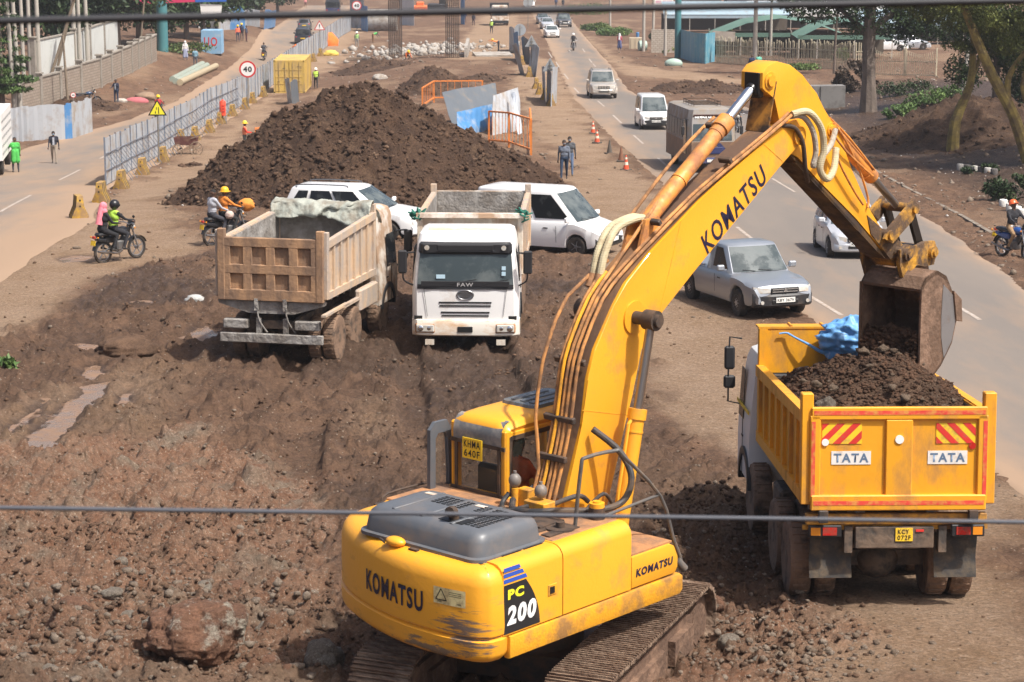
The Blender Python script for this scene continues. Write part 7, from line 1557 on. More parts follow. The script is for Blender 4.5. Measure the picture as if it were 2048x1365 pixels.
# ---------------- left side: sheet wall, block wall, posts, billboard ----------------
L=[(17,285),(60,283),(132,279),(146,277),(186,264)]
pts=wallline(L,1.6); O=pts[0]; r=empty('sheet_wall',O,0,'patched corrugated iron wall with a blue strip, left of the left road','sheet wall')
for i,(a_,b_) in enumerate(zip(pts,pts[1:])):
    V,F=corr(a_-O,b_-O,2.05+.10*i/len(pts),8,.035,(0,0),0,.04,i); mesh_vf('wall_sheet',V,F,SHB if i==2 else SHEETP,r)
BLK=mk('block_wall',(.30,.25,.20),.9,bump=.3)
def brick(m,sc,c1,c2,mort,bw=.45,bh=.2):
    t=m.node_tree; N=t.nodes; b=N['Principled BSDF']; br=N.new('ShaderNodeTexBrick'); tc=N.new('ShaderNodeTexCoord'); mp=N.new('ShaderNodeMapping'); mp.inputs['Rotation'].default_value=(PI/2,0,0)
    t.links.new(tc.outputs['Object'],mp.inputs[0]); t.links.new(mp.outputs[0],br.inputs[0]); br.inputs['Scale'].default_value=1; br.inputs['Color1'].default_value=(*c1,1); br.inputs['Color2'].default_value=(*c2,1); br.inputs['Mortar'].default_value=(*mort,1); br.inputs['Brick Width'].default_value=bw; br.inputs['Row Height'].default_value=bh; br.inputs['Mortar Size'].default_value=.02; t.links.new(br.outputs[0],b.inputs['Base Color'])
brick(BLK,1,(.30,.25,.20),(.25,.20,.155),(.17,.13,.1))
def wall(label,px,h,t,m,name,cat,pillar=3.2,capm=None,dh=0):
    W_=[at(*p) for p in px]; O=W_[0]; r=empty(name,O,0,label,cat)
    for a_,b_ in zip(W_,W_[1:]):
        d=b_-a_; L_=math.hypot(d.x,d.y); n=max(1,int(L_/pillar)); 
        for k in range(n):
            p=a_.lerp(b_,k/n); q=a_.lerp(b_,(k+1)/n); zz=max(p.z,q.z)-O.z; c=(p+q)/2-O; an=math.atan2(d.y,d.x)
            b=MB(); b.box((0,0,h/2-.4),(L_/n,t,h+.8)); o=b.build('wall_bay',m,r); o.location=(c.x,c.y,zz); o.rotation_euler=(0,0,an)
            b=MB(); b.box((0,0,h+.06),(L_/n+.05,t+.12,.10)); b.box((-L_/n/2,0,h/2+.1),(.4,t+.14,h+.35)); b.box((-L_/n/2,0,h+.32),(.55,t+.3,.10)); o=b.build('coping',capm or m,r); o.location=(c.x,c.y,zz); o.rotation_euler=(0,0,an)
    return r
STO=mk('stone_coping',(.28,.25,.21),.9,dirt=((.16,.13,.1),.4,3))
wall('long stepped concrete block boundary wall climbing the left bank','' or [(40,232),(120,205),(200,176),(262,146),(312,122)],2.1,.2,BLK,'block_wall','boundary wall',3.4,STO)
wall('white rendered wall behind the poles on the left',[(70,180),(150,150),(235,118)],3.2,.2,mk('white_render',(.55,.56,.53),.8,dirt=((.35,.33,.28),.3,.8)),'rendered_wall','boundary wall',5,STO)
PC=mk('pole_concrete',(.40,.37,.32),.8,dirt=((.28,.24,.2),.3,1)); PW_=mk('pole_wood',(.22,.17,.12),.85,dirt=((.12,.09,.06),.4,2))
def pole(label,px,py,top,r0,m,name='utility_pole',cat='pole',lean=(0,0),g=None,lz=0):
    P=at(px,py); b=MB(); b.cyl((0,0,-.5+lz),(lean[0],lean[1],top+lz),r0,r0*.72,12); b.cyl((lean[0]*.9,lean[1]*.9,top*.9+lz),(lean[0]*.9,lean[1]*.9,top*.9+.06+lz),r0*1.1,n=12); o=b.build(name,m); o.location=P; return tag(o,label,cat,g)
for px,py,h,rr,m,lb,ln in[(33,262,8,.17,PC,'grey pole in front at the left, leftmost of the near pair',(-.25,0)),(43,258,8,.17,PC,'grey pole in front at the left, right one of the near pair',(-.2,0)),(50,205,9,.16,PC,'pale pole standing just behind the near pair',(0,0)),(63,180,9,.17,PC,'pale pole between the near pair and the leaning props',(0,0)),(80,178,10,.19,PC,'thick pale pole left of the leaning props',(0,0)),(151,150,9,.2,PC,'leftmost of the three close concrete poles behind the block wall',(0,0)),(161,148,9,.18,PC,'middle one of the three close concrete poles behind the block wall',(0,0)),(177,143,9,.19,PC,'rightmost of the three close concrete poles behind the block wall',(-.1,0)),(137,215,5,.1,PW_,'thin brown wooden post in front of the block wall',(-.2,0)),(92,170,7,.13,PW_,'wooden prop leaning steeply to the right, upper of two',(2.6,0)),(104,168,6.5,.12,PW_,'wooden prop leaning to the right, lower of two',(1.9,0)),(277,116,7,.1,PW_,'thin leaning wooden post under the pink billboard',(.9,0)),(448,60,8,.16,PC,'left one of the two poles right of the blue billboard panel',(0,0)),(438,62,8,.14,PC,'right one of the two poles right of the blue billboard panel',(.1,0)),
 (1287,103,9,.17,PC,'grey lamp pole right of the woman in pink',(0,0)),(1306,100,6.5,.14,PC,'pole at the left corner of the pale block wall',(0,0)),(1330,112,4.5,.16,PC,'short grey pole in front of the pale block wall',(0,0)),(1509,148,9,.2,PC,'tall pole in front of the bamboo fence beside the two standing men',(0,0)),(1541,112,8,.15,PC,'tall pole just behind the bamboo fence, right of the standing men',(0,0)),(1220,60,6,.16,PC,'pole by the greenery at the top, right of the far cars',(0,0)),
 (1925,182,3.4,.16,PC,'left white concrete post among the trees on the right',(.3,0)),(1941,178,3.2,.13,PC,'right white concrete post among the trees on the right',(.1,0))]: pole(lb,px,py,h,rr,m,lean=ln)
TEAL=mk('teal_paint',(.06,.20,.22),.5,dirt=((.12,.22,.22),.3,1.5))
P=at(326,103); r=empty('billboard',P,0,'large pink and blue billboard on a teal column at the top left','billboard'); b=MB(); b.cyl((0,0,-.3),(0,0,5.4),.5,n=20); b.build('column',TEAL,r)
BPK=mk('board_pink',(.60,.04,.13),.5); BBL=mk('board_blue',(.03,.12,.48),.5)
b=MB(); b.prism([(-5.6,4.15),(3.9,4.5),(3.9,8),(-5.6,8)],-.2,.1,1); B1=b.build('pink_panel',BPK,r); b=MB(); b.prism([(3.1,4.45),(5.9,4.5),(5.9,8),(3.1,8)],-.24,.08,1); B2=b.build('blue_panel',BBL,r)
ftext('1:00 pm - 6:00 pm',(4.5,-.25,4.82),(1,0,.02),(0,0,1),2.3,.34,SGW,B2,bold=.03); ftext('www.bookaq.com',(-2.6,-.21,4.95),(1,0,0),(0,0,1),4.6,.42,mk('letter_pale_pink',(.75,.45,.5),.5),B1,bold=.03)
b=MB(); b.prism([(3.6,3.25),(5.4,3.45),(5.5,4.2),(3.5,4.3)],-.1,0,1); b.build('small_panel',SGW,r)
P=at(412,58); b=MB(); b.box((0,3,4),(1.7,5,9)); o=b.build('white_building',mk('white_wall',(.6,.6,.57),.8)); o.location=P; tag(o,'narrow white building end beside the blue billboard panel','building')
# blue tank-like box with red letters
P=at(423,108); r=empty('site_kiosk',P,0,'faded blue sheet enclosure with red letters, left road side','enclosure'); b=MB(); b.box((0,1,1.1),(1.9,2,2.2)); f=b.build('sheet_box',mk('faded_blue',(.22,.40,.58),.6,dirt=((.5,.5,.48),.35,1.5)),r); ftext('UO',(-.05,-.01,1.15),(1,0,0),(0,0,1),1.25,.85,SGR,f,bold=.02)
for a_,b_,h,m,lb in[((1,96-0),(2,96),1,SHB,'')]: pass
for px,lb,m in[((432,70),'',SHB)]: pass
sheets('row of faded blue and grey sheets at the far end of the left bank',[((432,62),(460,60),2.4,0),((460,60),(490,58),2.4,0),((490,58),(520,54),2.2,0),((528,60),(550,54),2.2,.2)],[SHEETP,SHB],name='sheet_row',cat='sheet hoarding')
PVC=mk('green_grey_pipe',(.28,.33,.27),.5,dirt=((.35,.27,.2),.4,2)); 
for k,(x0,y0,x1,y1,lb) in enumerate([(345,166,405,134,'upper green grey pipe of the pile by the left road'),(352,170,414,137,'middle green grey pipe of the pile by the left road'),(360,172,432,138,'lower tan pipe of the pile by the left road')]):
    A_,B_=at(x0,y0),at(x1,y1); b=MB(); d=B_-A_; q=d.normalized(); b.lathe([(.21,0),(.26,0),(.26,d.length),(.21,d.length)],(0,0,0),q,16); o=b.build('drain_pipe',PVC if k<2 else mk('tan_pipe',(.38,.31,.2),.6)); o.location=A_+Vector((0,0,.26)); tag(o,lb,'pipe')
b=MB(); b.sph((0,0,.0),1,3,sc=(.9,.5,.35)); o=b.build('cloth_heap',cloth((.42,.12,.13))); o.location=at(273,204); tag(o,'red cloth lying on the verge beyond the man in the navy jacket','cloth')
for px,py,w,lb,c in[(292,200,.7,'brown sack pile right of the red cloth',(.25,.17,.11)),(243,206,.4,'pale rubbish bag at the feet of the man in the navy jacket',(.45,.40,.34)),(390,604,.22,'grey plastic rag on the mud near the puddles',(.40,.40,.38)),(600,100,.8,'orange plastic netting heap beside the far hoarding',(.75,.17,.03)),(661,108,.01,'',(0,0,0)),(605,104,.01,'',(0,0,0)),(658,92,.9,'bright orange plastic barrier pile by the exclamation sign',(.78,.18,.03)),(662,112,.7,'yellow and white rubbish in front of the orange barrier pile',(.7,.5,.1))]:
    if w>.1: o=crumple('rubbish',None,(w,w*.7,w*.5 if px!=658 else w*1.2),cloth(c),int(px)%17+2,sub=3,amp=.3); o.location=at(px,py)+Vector((0,0,w*.25)); tag(o,lb,'rubbish')
# white lattice truck at the left edge
P=at(2,352); r=empty('delivery_truck',P,.12,'white delivery truck with patterned sides cut off by the left edge','truck'); b=MB(); b.box((-1.0,2.2,1.85),(2.3,5,2.2)); f=b.build('cargo_box',SGW,r); b=MB()
for i in range(11):
    for j in range(5): b.box((.16,-.1+.44*i,1.05+.38*j),(.006,.12,.10),rot=(.6,0,0))
for i in range(5):
    for j in range(5): b.box((-.15-.42*i,-.306,1.05+.38*j),(.12,.006,.1))
b.build('pattern',GRY,f); b=MB(); b.box((-1,2,.6),(1.8,5,.35)); b.build('chassis',CHAS,r)
wheel(r,(-.05,.5,.42),.42,.28,1,None,18,0,False); wheel(r,(-.05,4,.42),.42,.28,1,None,18,0,False)
# ---------------- motorcycles and riders ----------------
def moto(label,px,py,deg,tank,h=0,group='motorcycles with riders',load=None,dz=0.):
    P=at(px,py); r=empty('motorcycle',P+Vector((0,0,dz)),-R(deg),label,'motorcycle',group)
    for v in(0,1.27):
        b=MB(); q=.30; b.tube([(0,v+q*math.cos(2*PI*k/24),q+.005+q*math.sin(2*PI*k/24)) for k in range(25)],.042,8,smooth=0); w=b.build('tyre',TYRE,r); b=MB()
        b.tube([(0,v+.245*math.cos(2*PI*k/24),.305+.245*math.sin(2*PI*k/24)) for k in range(25)],.016,6,smooth=0)
        for k in range(5): b.bar((0,v,.305),(0,v+.245*math.cos(2*PI*k/5+.3),.305+.245*math.sin(2*PI*k/5+.3)),.022)
        b.cyl((-.06,v,.305),(.06,v,.305),.045); b.build('rim',mk('moto_rim',(.33,.33,.34),.35,.7),w)
    b=MB(); b.tube([(0,1.05,.95),(0,.85,.55),(0,.6,.38),(0,.3,.40),(0,0,.31)],.03,6); b.tube([(0,1.02,.9),(0,.6,.78),(0,.1,.72),(0,-.25,.80)],.028,6); b.build('frame',BLACK,r)
    b=MB(); b.box((0,.62,.45),(.26,.34,.30),bev=.04); b.cyl((0,.68,.5),(0,.80,.72),.075,n=10)
    for k in range(5): b.box((0,.70+.018*k,.54+.035*k),(.2,.17,.010))
    b.build('engine',mk('engine_grey',(.16,.16,.16),.5,.5,dirt=((.2,.13,.09),.4,8)),r)
    b=MB(); b.tube([(.08,.72,.4),(.13,.5,.26),(.14,.1,.30),(.15,-.3,.38)],.035,8); b.build('exhaust',RODD,r)
    b=MB(); b.sph((0,.72,.86),1,3,sc=(.135,.25,.13)); b.box((0,.22,.66),(.2,.36,.2),bev=.04); b.prism([(-.25,.74),(.1,.70),(.05,.60),(-.22,.66)],-.10,.10,0,bev=.02); b.build('tank',mk('moto_paint_%d_%d'%(int(tank[0]*99),int(tank[2]*99)),tank,.3,coat=.4),r)
    b=MB(); b.box((0,.18,.84),(.26,.80,.10),bev=.04); b.build('seat',BLACK,r)
    b=MB(); 
    for s in(-1,1): b.tube([(s*.09,1.27,.305),(s*.09,1.12,.68),(s*.09,1.02,.98)],.026,8); b.tube([(0,1.0,1.0),(s*.15,1.0,1.06),(s*.34,.90,1.06)],.016,6); b.cyl((s*.30,.91,1.06),(s*.40,.87,1.06),.022)
    b.build('fork_and_handlebar',mk('fork_steel',(.4,.4,.41),.3,.8),r)
    n=8
    for (v,a0,a1) in((1.27,.35,2.5),(0,.9,2.9)):
        b=MB(); b.loft([[(x,v+(.365)*math.cos(a0+(a1-a0)*k/n),.305+.365*math.sin(a0+(a1-a0)*k/n)) for x in(-.07,.07)] for k in range(n+1)],cap=False,close=False)
        b.build('mudguard',BLACK,r)
    b=MB(); b.sph((0,1.14,.93),1,2,sc=(.10,.07,.10)); hl=b.build('headlight',LENS,r); b=MB(); b.box((0,1.09,1.05),(.28,.08,.22),bev=.03,rot=(-.5,0,0)); b.build('cowl',BLACK,r)
    for s in(-1,1): 
        b=MB(); b.bar((s*.2,.98,1.06),(s*.26,.96,1.24),.012); b.sph((s*.27,.96,1.27),.06,2,sc=(1,.3,.7)); b.build('mirror',BLACK,r); b=MB(); b.sph((s*.16,-.30,.78),.03,1); b.sph((s*.17,1.08,.92),.03,1); b.build('indicator',LAMB,r)
    b=MB(); b.box((0,-.32,.78),(.12,.06,.07),bev=.01); b.build('tail_light',LRED,r); b=MB(); b.box((0,-.36,.62),(.20,.012,.15),rot=(-.2,0,0)); b.build('number_plate',PLATE_Y,r); b=MB(); b.cyl((-.2,.45,.34),(.2,.45,.34),.018); b.bar((.1,.5,.3),(.2,.5,.0),.015); b.build('footrests',DK,r)
    return r
def rider(r,label,back=.42,**k):
    M=Matrix.Translation(r.location)@r.rotation_euler.to_matrix().to_4x4(); p=M@Vector((0,back,0))
    d=dict(seat=.97,legs=((66,16,92),(66,16,92)),arms=((48,12,22),(48,12,22)),lean=6); d.update(k); return person(label,p,r.rotation_euler.z,**d)
m=moto('black motorcycle with a yellow plate carrying the passenger in the pink headscarf',207,526,40,(.02,.02,.022))
rider(m,'rider in a black helmet and a lime vest on the left motorcycle',.40,shirt=(.015,.015,.018),pants=(.02,.02,.025),vest=(.42,.68,.08),helmet=(.012,.012,.014,'full'))
rider(m,'passenger in a pink headscarf and black robe on the left motorcycle',.0,shirt=(.015,.015,.018),pants=(.015,.015,.018),hood=(.75,.22,.27),arms=((30,8,50),(30,8,50)),hair=False)
m=moto('dark motorcycle with a red tail light near the large heap',424,492,48,(.02,.02,.022))
rider(m,'rider in an orange jacket and yellow helmet beside the large heap',.44,shirt=(.62,.20,.03),pants=(.02,.02,.02),helmet=(.80,.42,.02))
rider(m,'passenger in a grey and white jacket behind the rider in the yellow helmet',.02,shirt=(.40,.41,.45),pants=(.04,.04,.05),vest=(.42,.43,.47),arms=((35,8,30),(35,8,30)))
o=crumple('bag',None,(.24,.18,.18),cloth((.66,.24,.04)),5,sub=3,amp=.25); o.location=m.location+Vector((1.0,.85,1.15)); tag(o,'orange bag carried in front of the rider in the yellow helmet','bag')
o=crumple('bag',None,(.13,.13,.12),cloth((.55,.42,.36)),7,sub=3,amp=.2); o.location=m.location+Vector((.55,.1,.95)); tag(o,'pale pink parcel held by the passenger in the grey jacket','parcel')
m=moto('blue motorcycle at the right edge on the dirt shoulder',2003,512,154,(.02,.07,.25)); rider(m,'rider in a black jacket, tan trousers and an orange helmet at the right edge',.42,shirt=(.02,.02,.025),pants=(.30,.19,.10),helmet=(.70,.12,.03),head=25)
m=moto('dark motorcycle coming down the right road ahead of the muddy beige suv',1146,101,178,(.03,.03,.035)); rider(m,'rider in black with a white helmet on the far right road',.42,shirt=(.03,.03,.035),pants=(.03,.03,.035),helmet=(.75,.74,.70,'full'),vox=.035)
m=moto('dark motorcycle partly hidden behind the minibus and digger boom',1470,262,178,(.03,.03,.035)); rider(m,'rider in a green vest and orange helmet behind the minibus',.42,shirt=(.02,.02,.02),pants=(.03,.03,.035),vest=(.30,.5,.1),helmet=(.72,.2,.03),vox=.03)
m=moto('dark motorcycle riding away on the left road',527,122,0,(.03,.03,.035)); rider(m,'rider in dark clothes riding away on the left road',.42,shirt=(.06,.06,.07),pants=(.05,.05,.06),vox=.035)
m=moto('motorcycle behind the hoarding near the yellow warning triangle',314,246,5,(.4,.4,.4)); rider(m,'rider in red with a yellow helmet behind the yellow warning triangle',.42,shirt=(.45,.04,.05),pants=(.03,.03,.05),helmet=HY+('h',) if 0 else HY,vox=.03)
m=moto('dark blue motorcycle parked by the block wall behind the sheet wall',158,212,75,(.03,.06,.12),group=None)
# ---------------- people on foot ----------------
ph(1139,351,'man in a dark grey jacket and face mask walking behind the other man',182,shirt=(.075,.08,.09),pants=(.08,.12,.2),mask=(.35,.5,.6),vox=.02,**WALK)
ph(1128,359,'man in a blue grey shirt and jeans walking ahead of the masked man',180,shirt=(.12,.14,.18),pants=(.02,.04,.08),mask=(.3,.33,.36),vox=.02,h=1.7,**WALK2)
ph(32,345,'person in a long bright green coat holding the rear of the white truck',-20,shirt=(.07,.42,.08),pants=(.06,.06,.07),coat=.38,arms=((40,20,50),(10,8,15)),vox=.022)
ph(109,327,'man in a dark jacket, white shirt and blue face mask walking by the left road',175,shirt=(.02,.022,.035),pants=(.28,.23,.18),front=(.45,.47,.52),mask=(.3,.55,.75),vox=.022,**WALK)
ph(233,207,'man in a navy jacket and jeans standing on the left verge',200,shirt=(.02,.025,.05),pants=(.03,.05,.10),front=(.4,.42,.45),arms=((8,12,10),(20,20,70)))
ph(371,121,'person in white clothes and a white headscarf on the left bank',160,shirt=(.62,.60,.58),pants=(.3,.33,.45),skirt=True,hood=(.68,.66,.64),vox=.035)
ph(391,136,'man in a pale blue shirt standing on the left bank seen from behind',-10,shirt=(.17,.30,.38),pants=(.10,.10,.12),vox=.035)
ph(490,307,'worker in a yellow helmet and an orange vest left of the large heap',80,shirt=(.60,.05,.03),pants=(.04,.045,.04),vest=(.85,.25,.12),helmet=(.80,.55,.05),arms=((25,10,60),(30,10,60)))
ph(632,178,'worker in a lime vest and white helmet walking past the yellow container',0,shirt=(.03,.035,.03),pants=(.02,.02,.022),vest=(.45,.68,.10),helmet=HW,**WALK)
ph(714,96,'worker in a lime vest and white helmet standing far up the left track',180,shirt=(.10,.12,.08),pants=(.30,.30,.28),vest=(.35,.55,.2),helmet=HW,vox=.035)
ph(746,86,'worker in a green vest bending over left of the left rebar column',60,shirt=(.04,.05,.05),pants=(.22,.12,.06),vest=(.1,.45,.12),lean=75,vox=.035)
ph(983,68,'worker in a lime vest and white helmet in front of the far white truck',185,shirt=(.04,.05,.04),pants=(.03,.03,.04),vest=(.45,.66,.12),helmet=HW,vox=.035)
ph(997,103,'worker in an orange shirt bending down right of the right rebar column',-75,shirt=(.80,.26,.08),pants=(.03,.03,.04),vest=(.80,.28,.10),helmet=HY,lean=80,arms=((70,8,0),(75,8,0)),vox=.035)
ph(812,120,'worker with a yellow helmet at the foot of the left rebar column',150,shirt=(.7,.15,.03),pants=(.1,.05,.04),vest=(.7,.2,.05),helmet=HY,lean=60,seat=.45,legs=((80,10,120),(80,10,120)),vox=.035)
ph(1239,101,'woman in a pink and red wrap and white headscarf walking on the right verge',20,shirt=(.55,.10,.14),pants=(.1,.12,.25),vest=(.55,.14,.18),skirt=True,hood=(.6,.6,.6),vox=.03)
ph(1503,152,'man in a dark blue top standing at the bamboo fence, left of the pair',10,shirt=(.02,.03,.08),pants=(.03,.03,.04),vox=.03)
ph(1517,150,'man in a mint green shirt standing at the bamboo fence, right of the pair',0,shirt=(.15,.50,.38),pants=(.03,.03,.05),vox=.03)
ph(476,84,'worker in an orange vest and yellow helmet on the far left bank',150,shirt=(.6,.1,.08),pants=(.05,.06,.1),vest=(.8,.2,.1),helmet=HY,vox=.04)
ph(484,80,'worker in dark clothes with a yellow helmet on the far left bank',200,shirt=(.05,.06,.1),pants=(.05,.05,.07),helmet=HY,vox=.04)
ph(493,84,'worker in dark blue clothes on the far left bank, right of the others',100,shirt=(.04,.05,.09),pants=(.08,.03,.04),vox=.04)
ph(417,74,'worker with a yellow helmet above the blue enclosure, left one',170,shirt=(.1,.12,.05),pants=(.06,.06,.06),vest=(.3,.3,.05),helmet=HY,vox=.04)
ph(433,72,'worker with a yellow helmet above the blue enclosure, right one',190,shirt=(.12,.14,.05),pants=(.06,.06,.06),helmet=HY,vox=.04)
ph(611,16,'person in a pinkish top near the top edge on the left side',170,shirt=(.6,.25,.25),pants=(.15,.07,.06),vox=.045)
ph(1112,16,'person in dark blue walking beside the far right road, left one',180,shirt=(.05,.07,.15),pants=(.04,.04,.05),vox=.045)
ph(1126,17,'person in dark clothes walking beside the far right road, right one',180,shirt=(.03,.03,.04),pants=(.05,.05,.06),vox=.045)
ph(947,52,'worker in dark overalls right of the right rebar column near the top',20,shirt=(.05,.05,.07),pants=(.05,.03,.05),vox=.045)
ph(930,46,'worker in blue overalls by the tall blue sheet near the top',150,shirt=(.04,.05,.12),pants=(.05,.05,.08),helmet=HY,vox=.045)
# ---------------- vegetation ----------------
def leafmat(n,c1,c2):
    m=bpy.data.materials.new(n); m.use_nodes=True; t=m.node_tree; N=t.nodes; L=t.links; b=N['Principled BSDF']; b.inputs['Roughness'].default_value=.6; b.inputs['Specular IOR Level'].default_value=.3
    tc=N.new('ShaderNodeTexCoord'); no=N.new('ShaderNodeTexNoise'); no.inputs['Scale'].default_value=.9; no.inputs['Detail'].default_value=5; L.new(tc.outputs['Object'],no.inputs[0]); r=N.new('ShaderNodeValToRGB'); r.color_ramp.elements[0].position=.38; r.color_ramp.elements[0].color=(*c1,1); r.color_ramp.elements[1].position=.64; r.color_ramp.elements[1].color=(*c2,1); L.new(no.outputs[0],r.inputs[0]); L.new(r.outputs[0],b.inputs['Base Color']); return m
LF_D=leafmat('leaf_dark',(.016,.032,.012),(.045,.075,.022)); LF_M=leafmat('leaf_mid',(.04,.075,.02),(.11,.16,.04)); LF_B=leafmat('leaf_bright',(.05,.10,.025),(.14,.21,.06)); LF_Y=leafmat('leaf_olive',(.055,.075,.018),(.17,.19,.045)); LF_DRY=leafmat('dry_brush',(.045,.03,.022),(.11,.075,.05))
BARK=mk('bark_grey',(.16,.125,.10),.9,dirt=((.09,.07,.055),.5,3,(1,1,.3)),bump=.8,bs=9); BARKY=mk('bark_yellow',(.27,.20,.05),.8,dirt=((.12,.08,.04),.55,2),bump=.6,bs=9)
def leaves(blobs,n,size,seed,flat=.6,surf=.55):
    rg=np.random.RandomState(seed); w=np.array([b[3]*b[4]*b[5] for b in blobs]); w=w/w.sum(); k=rg.choice(len(blobs),n,p=w); B_=np.array(blobs)[k]
    d=rg.randn(n,3); d/=np.linalg.norm(d,axis=1)[:,None]; r=rg.rand(n)**surf; 
    P=B_[:,:3]+d*r[:,None]*B_[:,3:6]; g=fbm(P[:,0]*1.1+P[:,2],P[:,1]*1.1-P[:,2]*.7,3,seed); P=P[g>-.18]
    n=len(P); a=rg.randn(n,3); a/=np.linalg.norm(a,axis=1)[:,None]; b=np.cross(a,rg.randn(n,3)); b/=np.linalg.norm(b,axis=1)[:,None]; b[:,2]*=flat; s=size*(.6+.8*rg.rand(n))[:,None]
    V=np.stack([P-a*s,P-b*s*.45,P+a*s,P+b*s*.45],1).reshape(-1,3); return V,np.arange(4*n).reshape(-1,4)
def tree(label,P,limbs,blobs,n,size,lm,bm,seed,name='tree',cat='tree',group=None,flat=.6):
    r=empty(name,P,0,label,cat,group)
    if limbs:
        b=MB(); [b.tube(p,rr,9,smooth=3) for p,rr in limbs]; b.build('trunk',bm,r)
    V,F=leaves(blobs,n,size,seed,flat); arrmesh('crown',V,F,lm,parent=r); return r
def up_(px,py): return at(px,py)
# big dark tree in front of the gate
P=at(1737,226)
tree('big grey trunked tree with a dark hanging crown in front of the fence gate',P,[([(0,0,-.3),(-.05,0,2),(-.1,0,5),(-.05,0,9)],[.62,.42,.38,.3]),([(-.1,0,4.6),(-1.5,.3,6),(-3.5,.5,7.5)],[.25,.15,.08]),([(-.05,0,5),(1.6,0,6.4),(3.2,.4,8)],[.25,.14,.07])],
 [(-3.6,0,7.0,2.2,2,1.6),(-1.6,0,6.6,1.8,1.8,1.3),(1.6,.2,6.0,2.2,2,1.5),(2.0,0,4.9,1.1,1,1.0),(4.0,0,7.6,2.2,2,1.5),(0,0,8.2,3.5,2.4,1.6),(-5.4,0,7.6,1.7,1.5,1.0),(-1.1,0,5.2,.9,.9,.8),(3.2,0,5.4,1.3,1.2,1.2),(5.2,0,6.4,1.4,1.2,1.2)],27000,.13,LF_D,BARK,3)
# yellow barked trees on the right
P=at(2050,330)
tree('leaning yellow barked tree with forked mossy trunks at the right edge',P,[([(.4,0,-.5),(-.6,0,2.2),(-1.7,.2,4.2),(-2.9,.2,6.8),(-3.6,.2,8.4)],[.34,.27,.24,.17,.1]),([(-.9,0,2.8),(-.9,.1,4.0),(-.2,0,5.2),(.6,0,6.4)],[.18,.14,.11,.08]),([(.9,0,-.3),(.35,0,2),(-.3,0,3.6),(.2,0,5.2)],[.2,.15,.1,.06])],
 [(-3.2,0,7.6,2.6,1.8,.7),(-1.0,.2,6.6,2.2,1.5,.6),(.8,0,7.2,1.8,1.5,.8),(-4.8,0,8.3,1.9,1.5,.6),(.6,.6,4.6,1.6,1.4,.5),(.9,.6,3.4,1.2,1.2,.5),(-.4,.8,5.6,1.8,1.4,.5)],30000,.085,LF_Y,BARKY,5,flat=.25)
P=at(1905,305)
tree('thin yellow stemmed tree with feathery olive foliage left of the leaning tree',P,[([(0,0,-.3),(.1,0,1.6),(.75,0,3.4),(.8,0,5.5),(.6,0,7.6)],[.36,.28,.2,.14,.08]),([(.5,0,2.8),(1.1,.1,4.4),(1.6,.2,7)],[.12,.09,.05])],
 [(-.6,0,6.9,2.0,1.6,.6),(1.3,0,6.3,2.2,1.6,.6),(-2.2,0,7.6,1.7,1.4,.55),(.4,0,5.3,1.2,1,.4),(2.2,0,5.3,1.6,1.2,.5)],24000,.085,LF_Y,BARKY,6,flat=.25)
P=at(1985,250); tree('bushy dark green tree behind the leaning yellow tree',P,[([(0,0,-.3),(.1,0,3),(0,0,5)],[.2,.15,.1])],[(-1.2,0,5.6,2.6,2,1.8),(1.8,0,4.6,2.2,2,1.9),(2.6,0,2.4,1.5,1.2,1.7),(.2,0,3.6,1.5,1.4,1.2),(-1.6,0,2.9,1.2,1,1.2),(1.2,0,2,1.3,1,1.3)],26000,.11,LF_D,BARK,8)
P=at(1640,20); 
tree('overhanging leafy tree at the top, left of the big dark tree',at(1668,150),[([(0,0,-.3),(.05,0,3),(.2,0,6)],[.12,.1,.06])],[(-2.2,0,8.6,2.8,2,1.3),(1.2,0,8.4,2.4,2,1.4),(-4.6,0,9.4,2,1.6,.9)],11000,.13,LF_M,BARK,9)
P=at(1880,330); tree('unseen tree added out of view to shade the right verge',P+Vector((4.5,-3,0)),[([(0,0,-.3),(.2,0,4),(0,0,9)],[.3,.22,.12])],[(-3.5,2,9.4,4,3.5,1.1),(2,-2,9.8,4,3.5,1.2),(-7,6,10.4,4,3.5,1.1),(0,8,10.2,4.5,3.5,1.1),(3,3,9,3.5,3,1.2)],30000,.16,LF_D,BARK,19)  # added for its shade; the whole crown sits above the frame
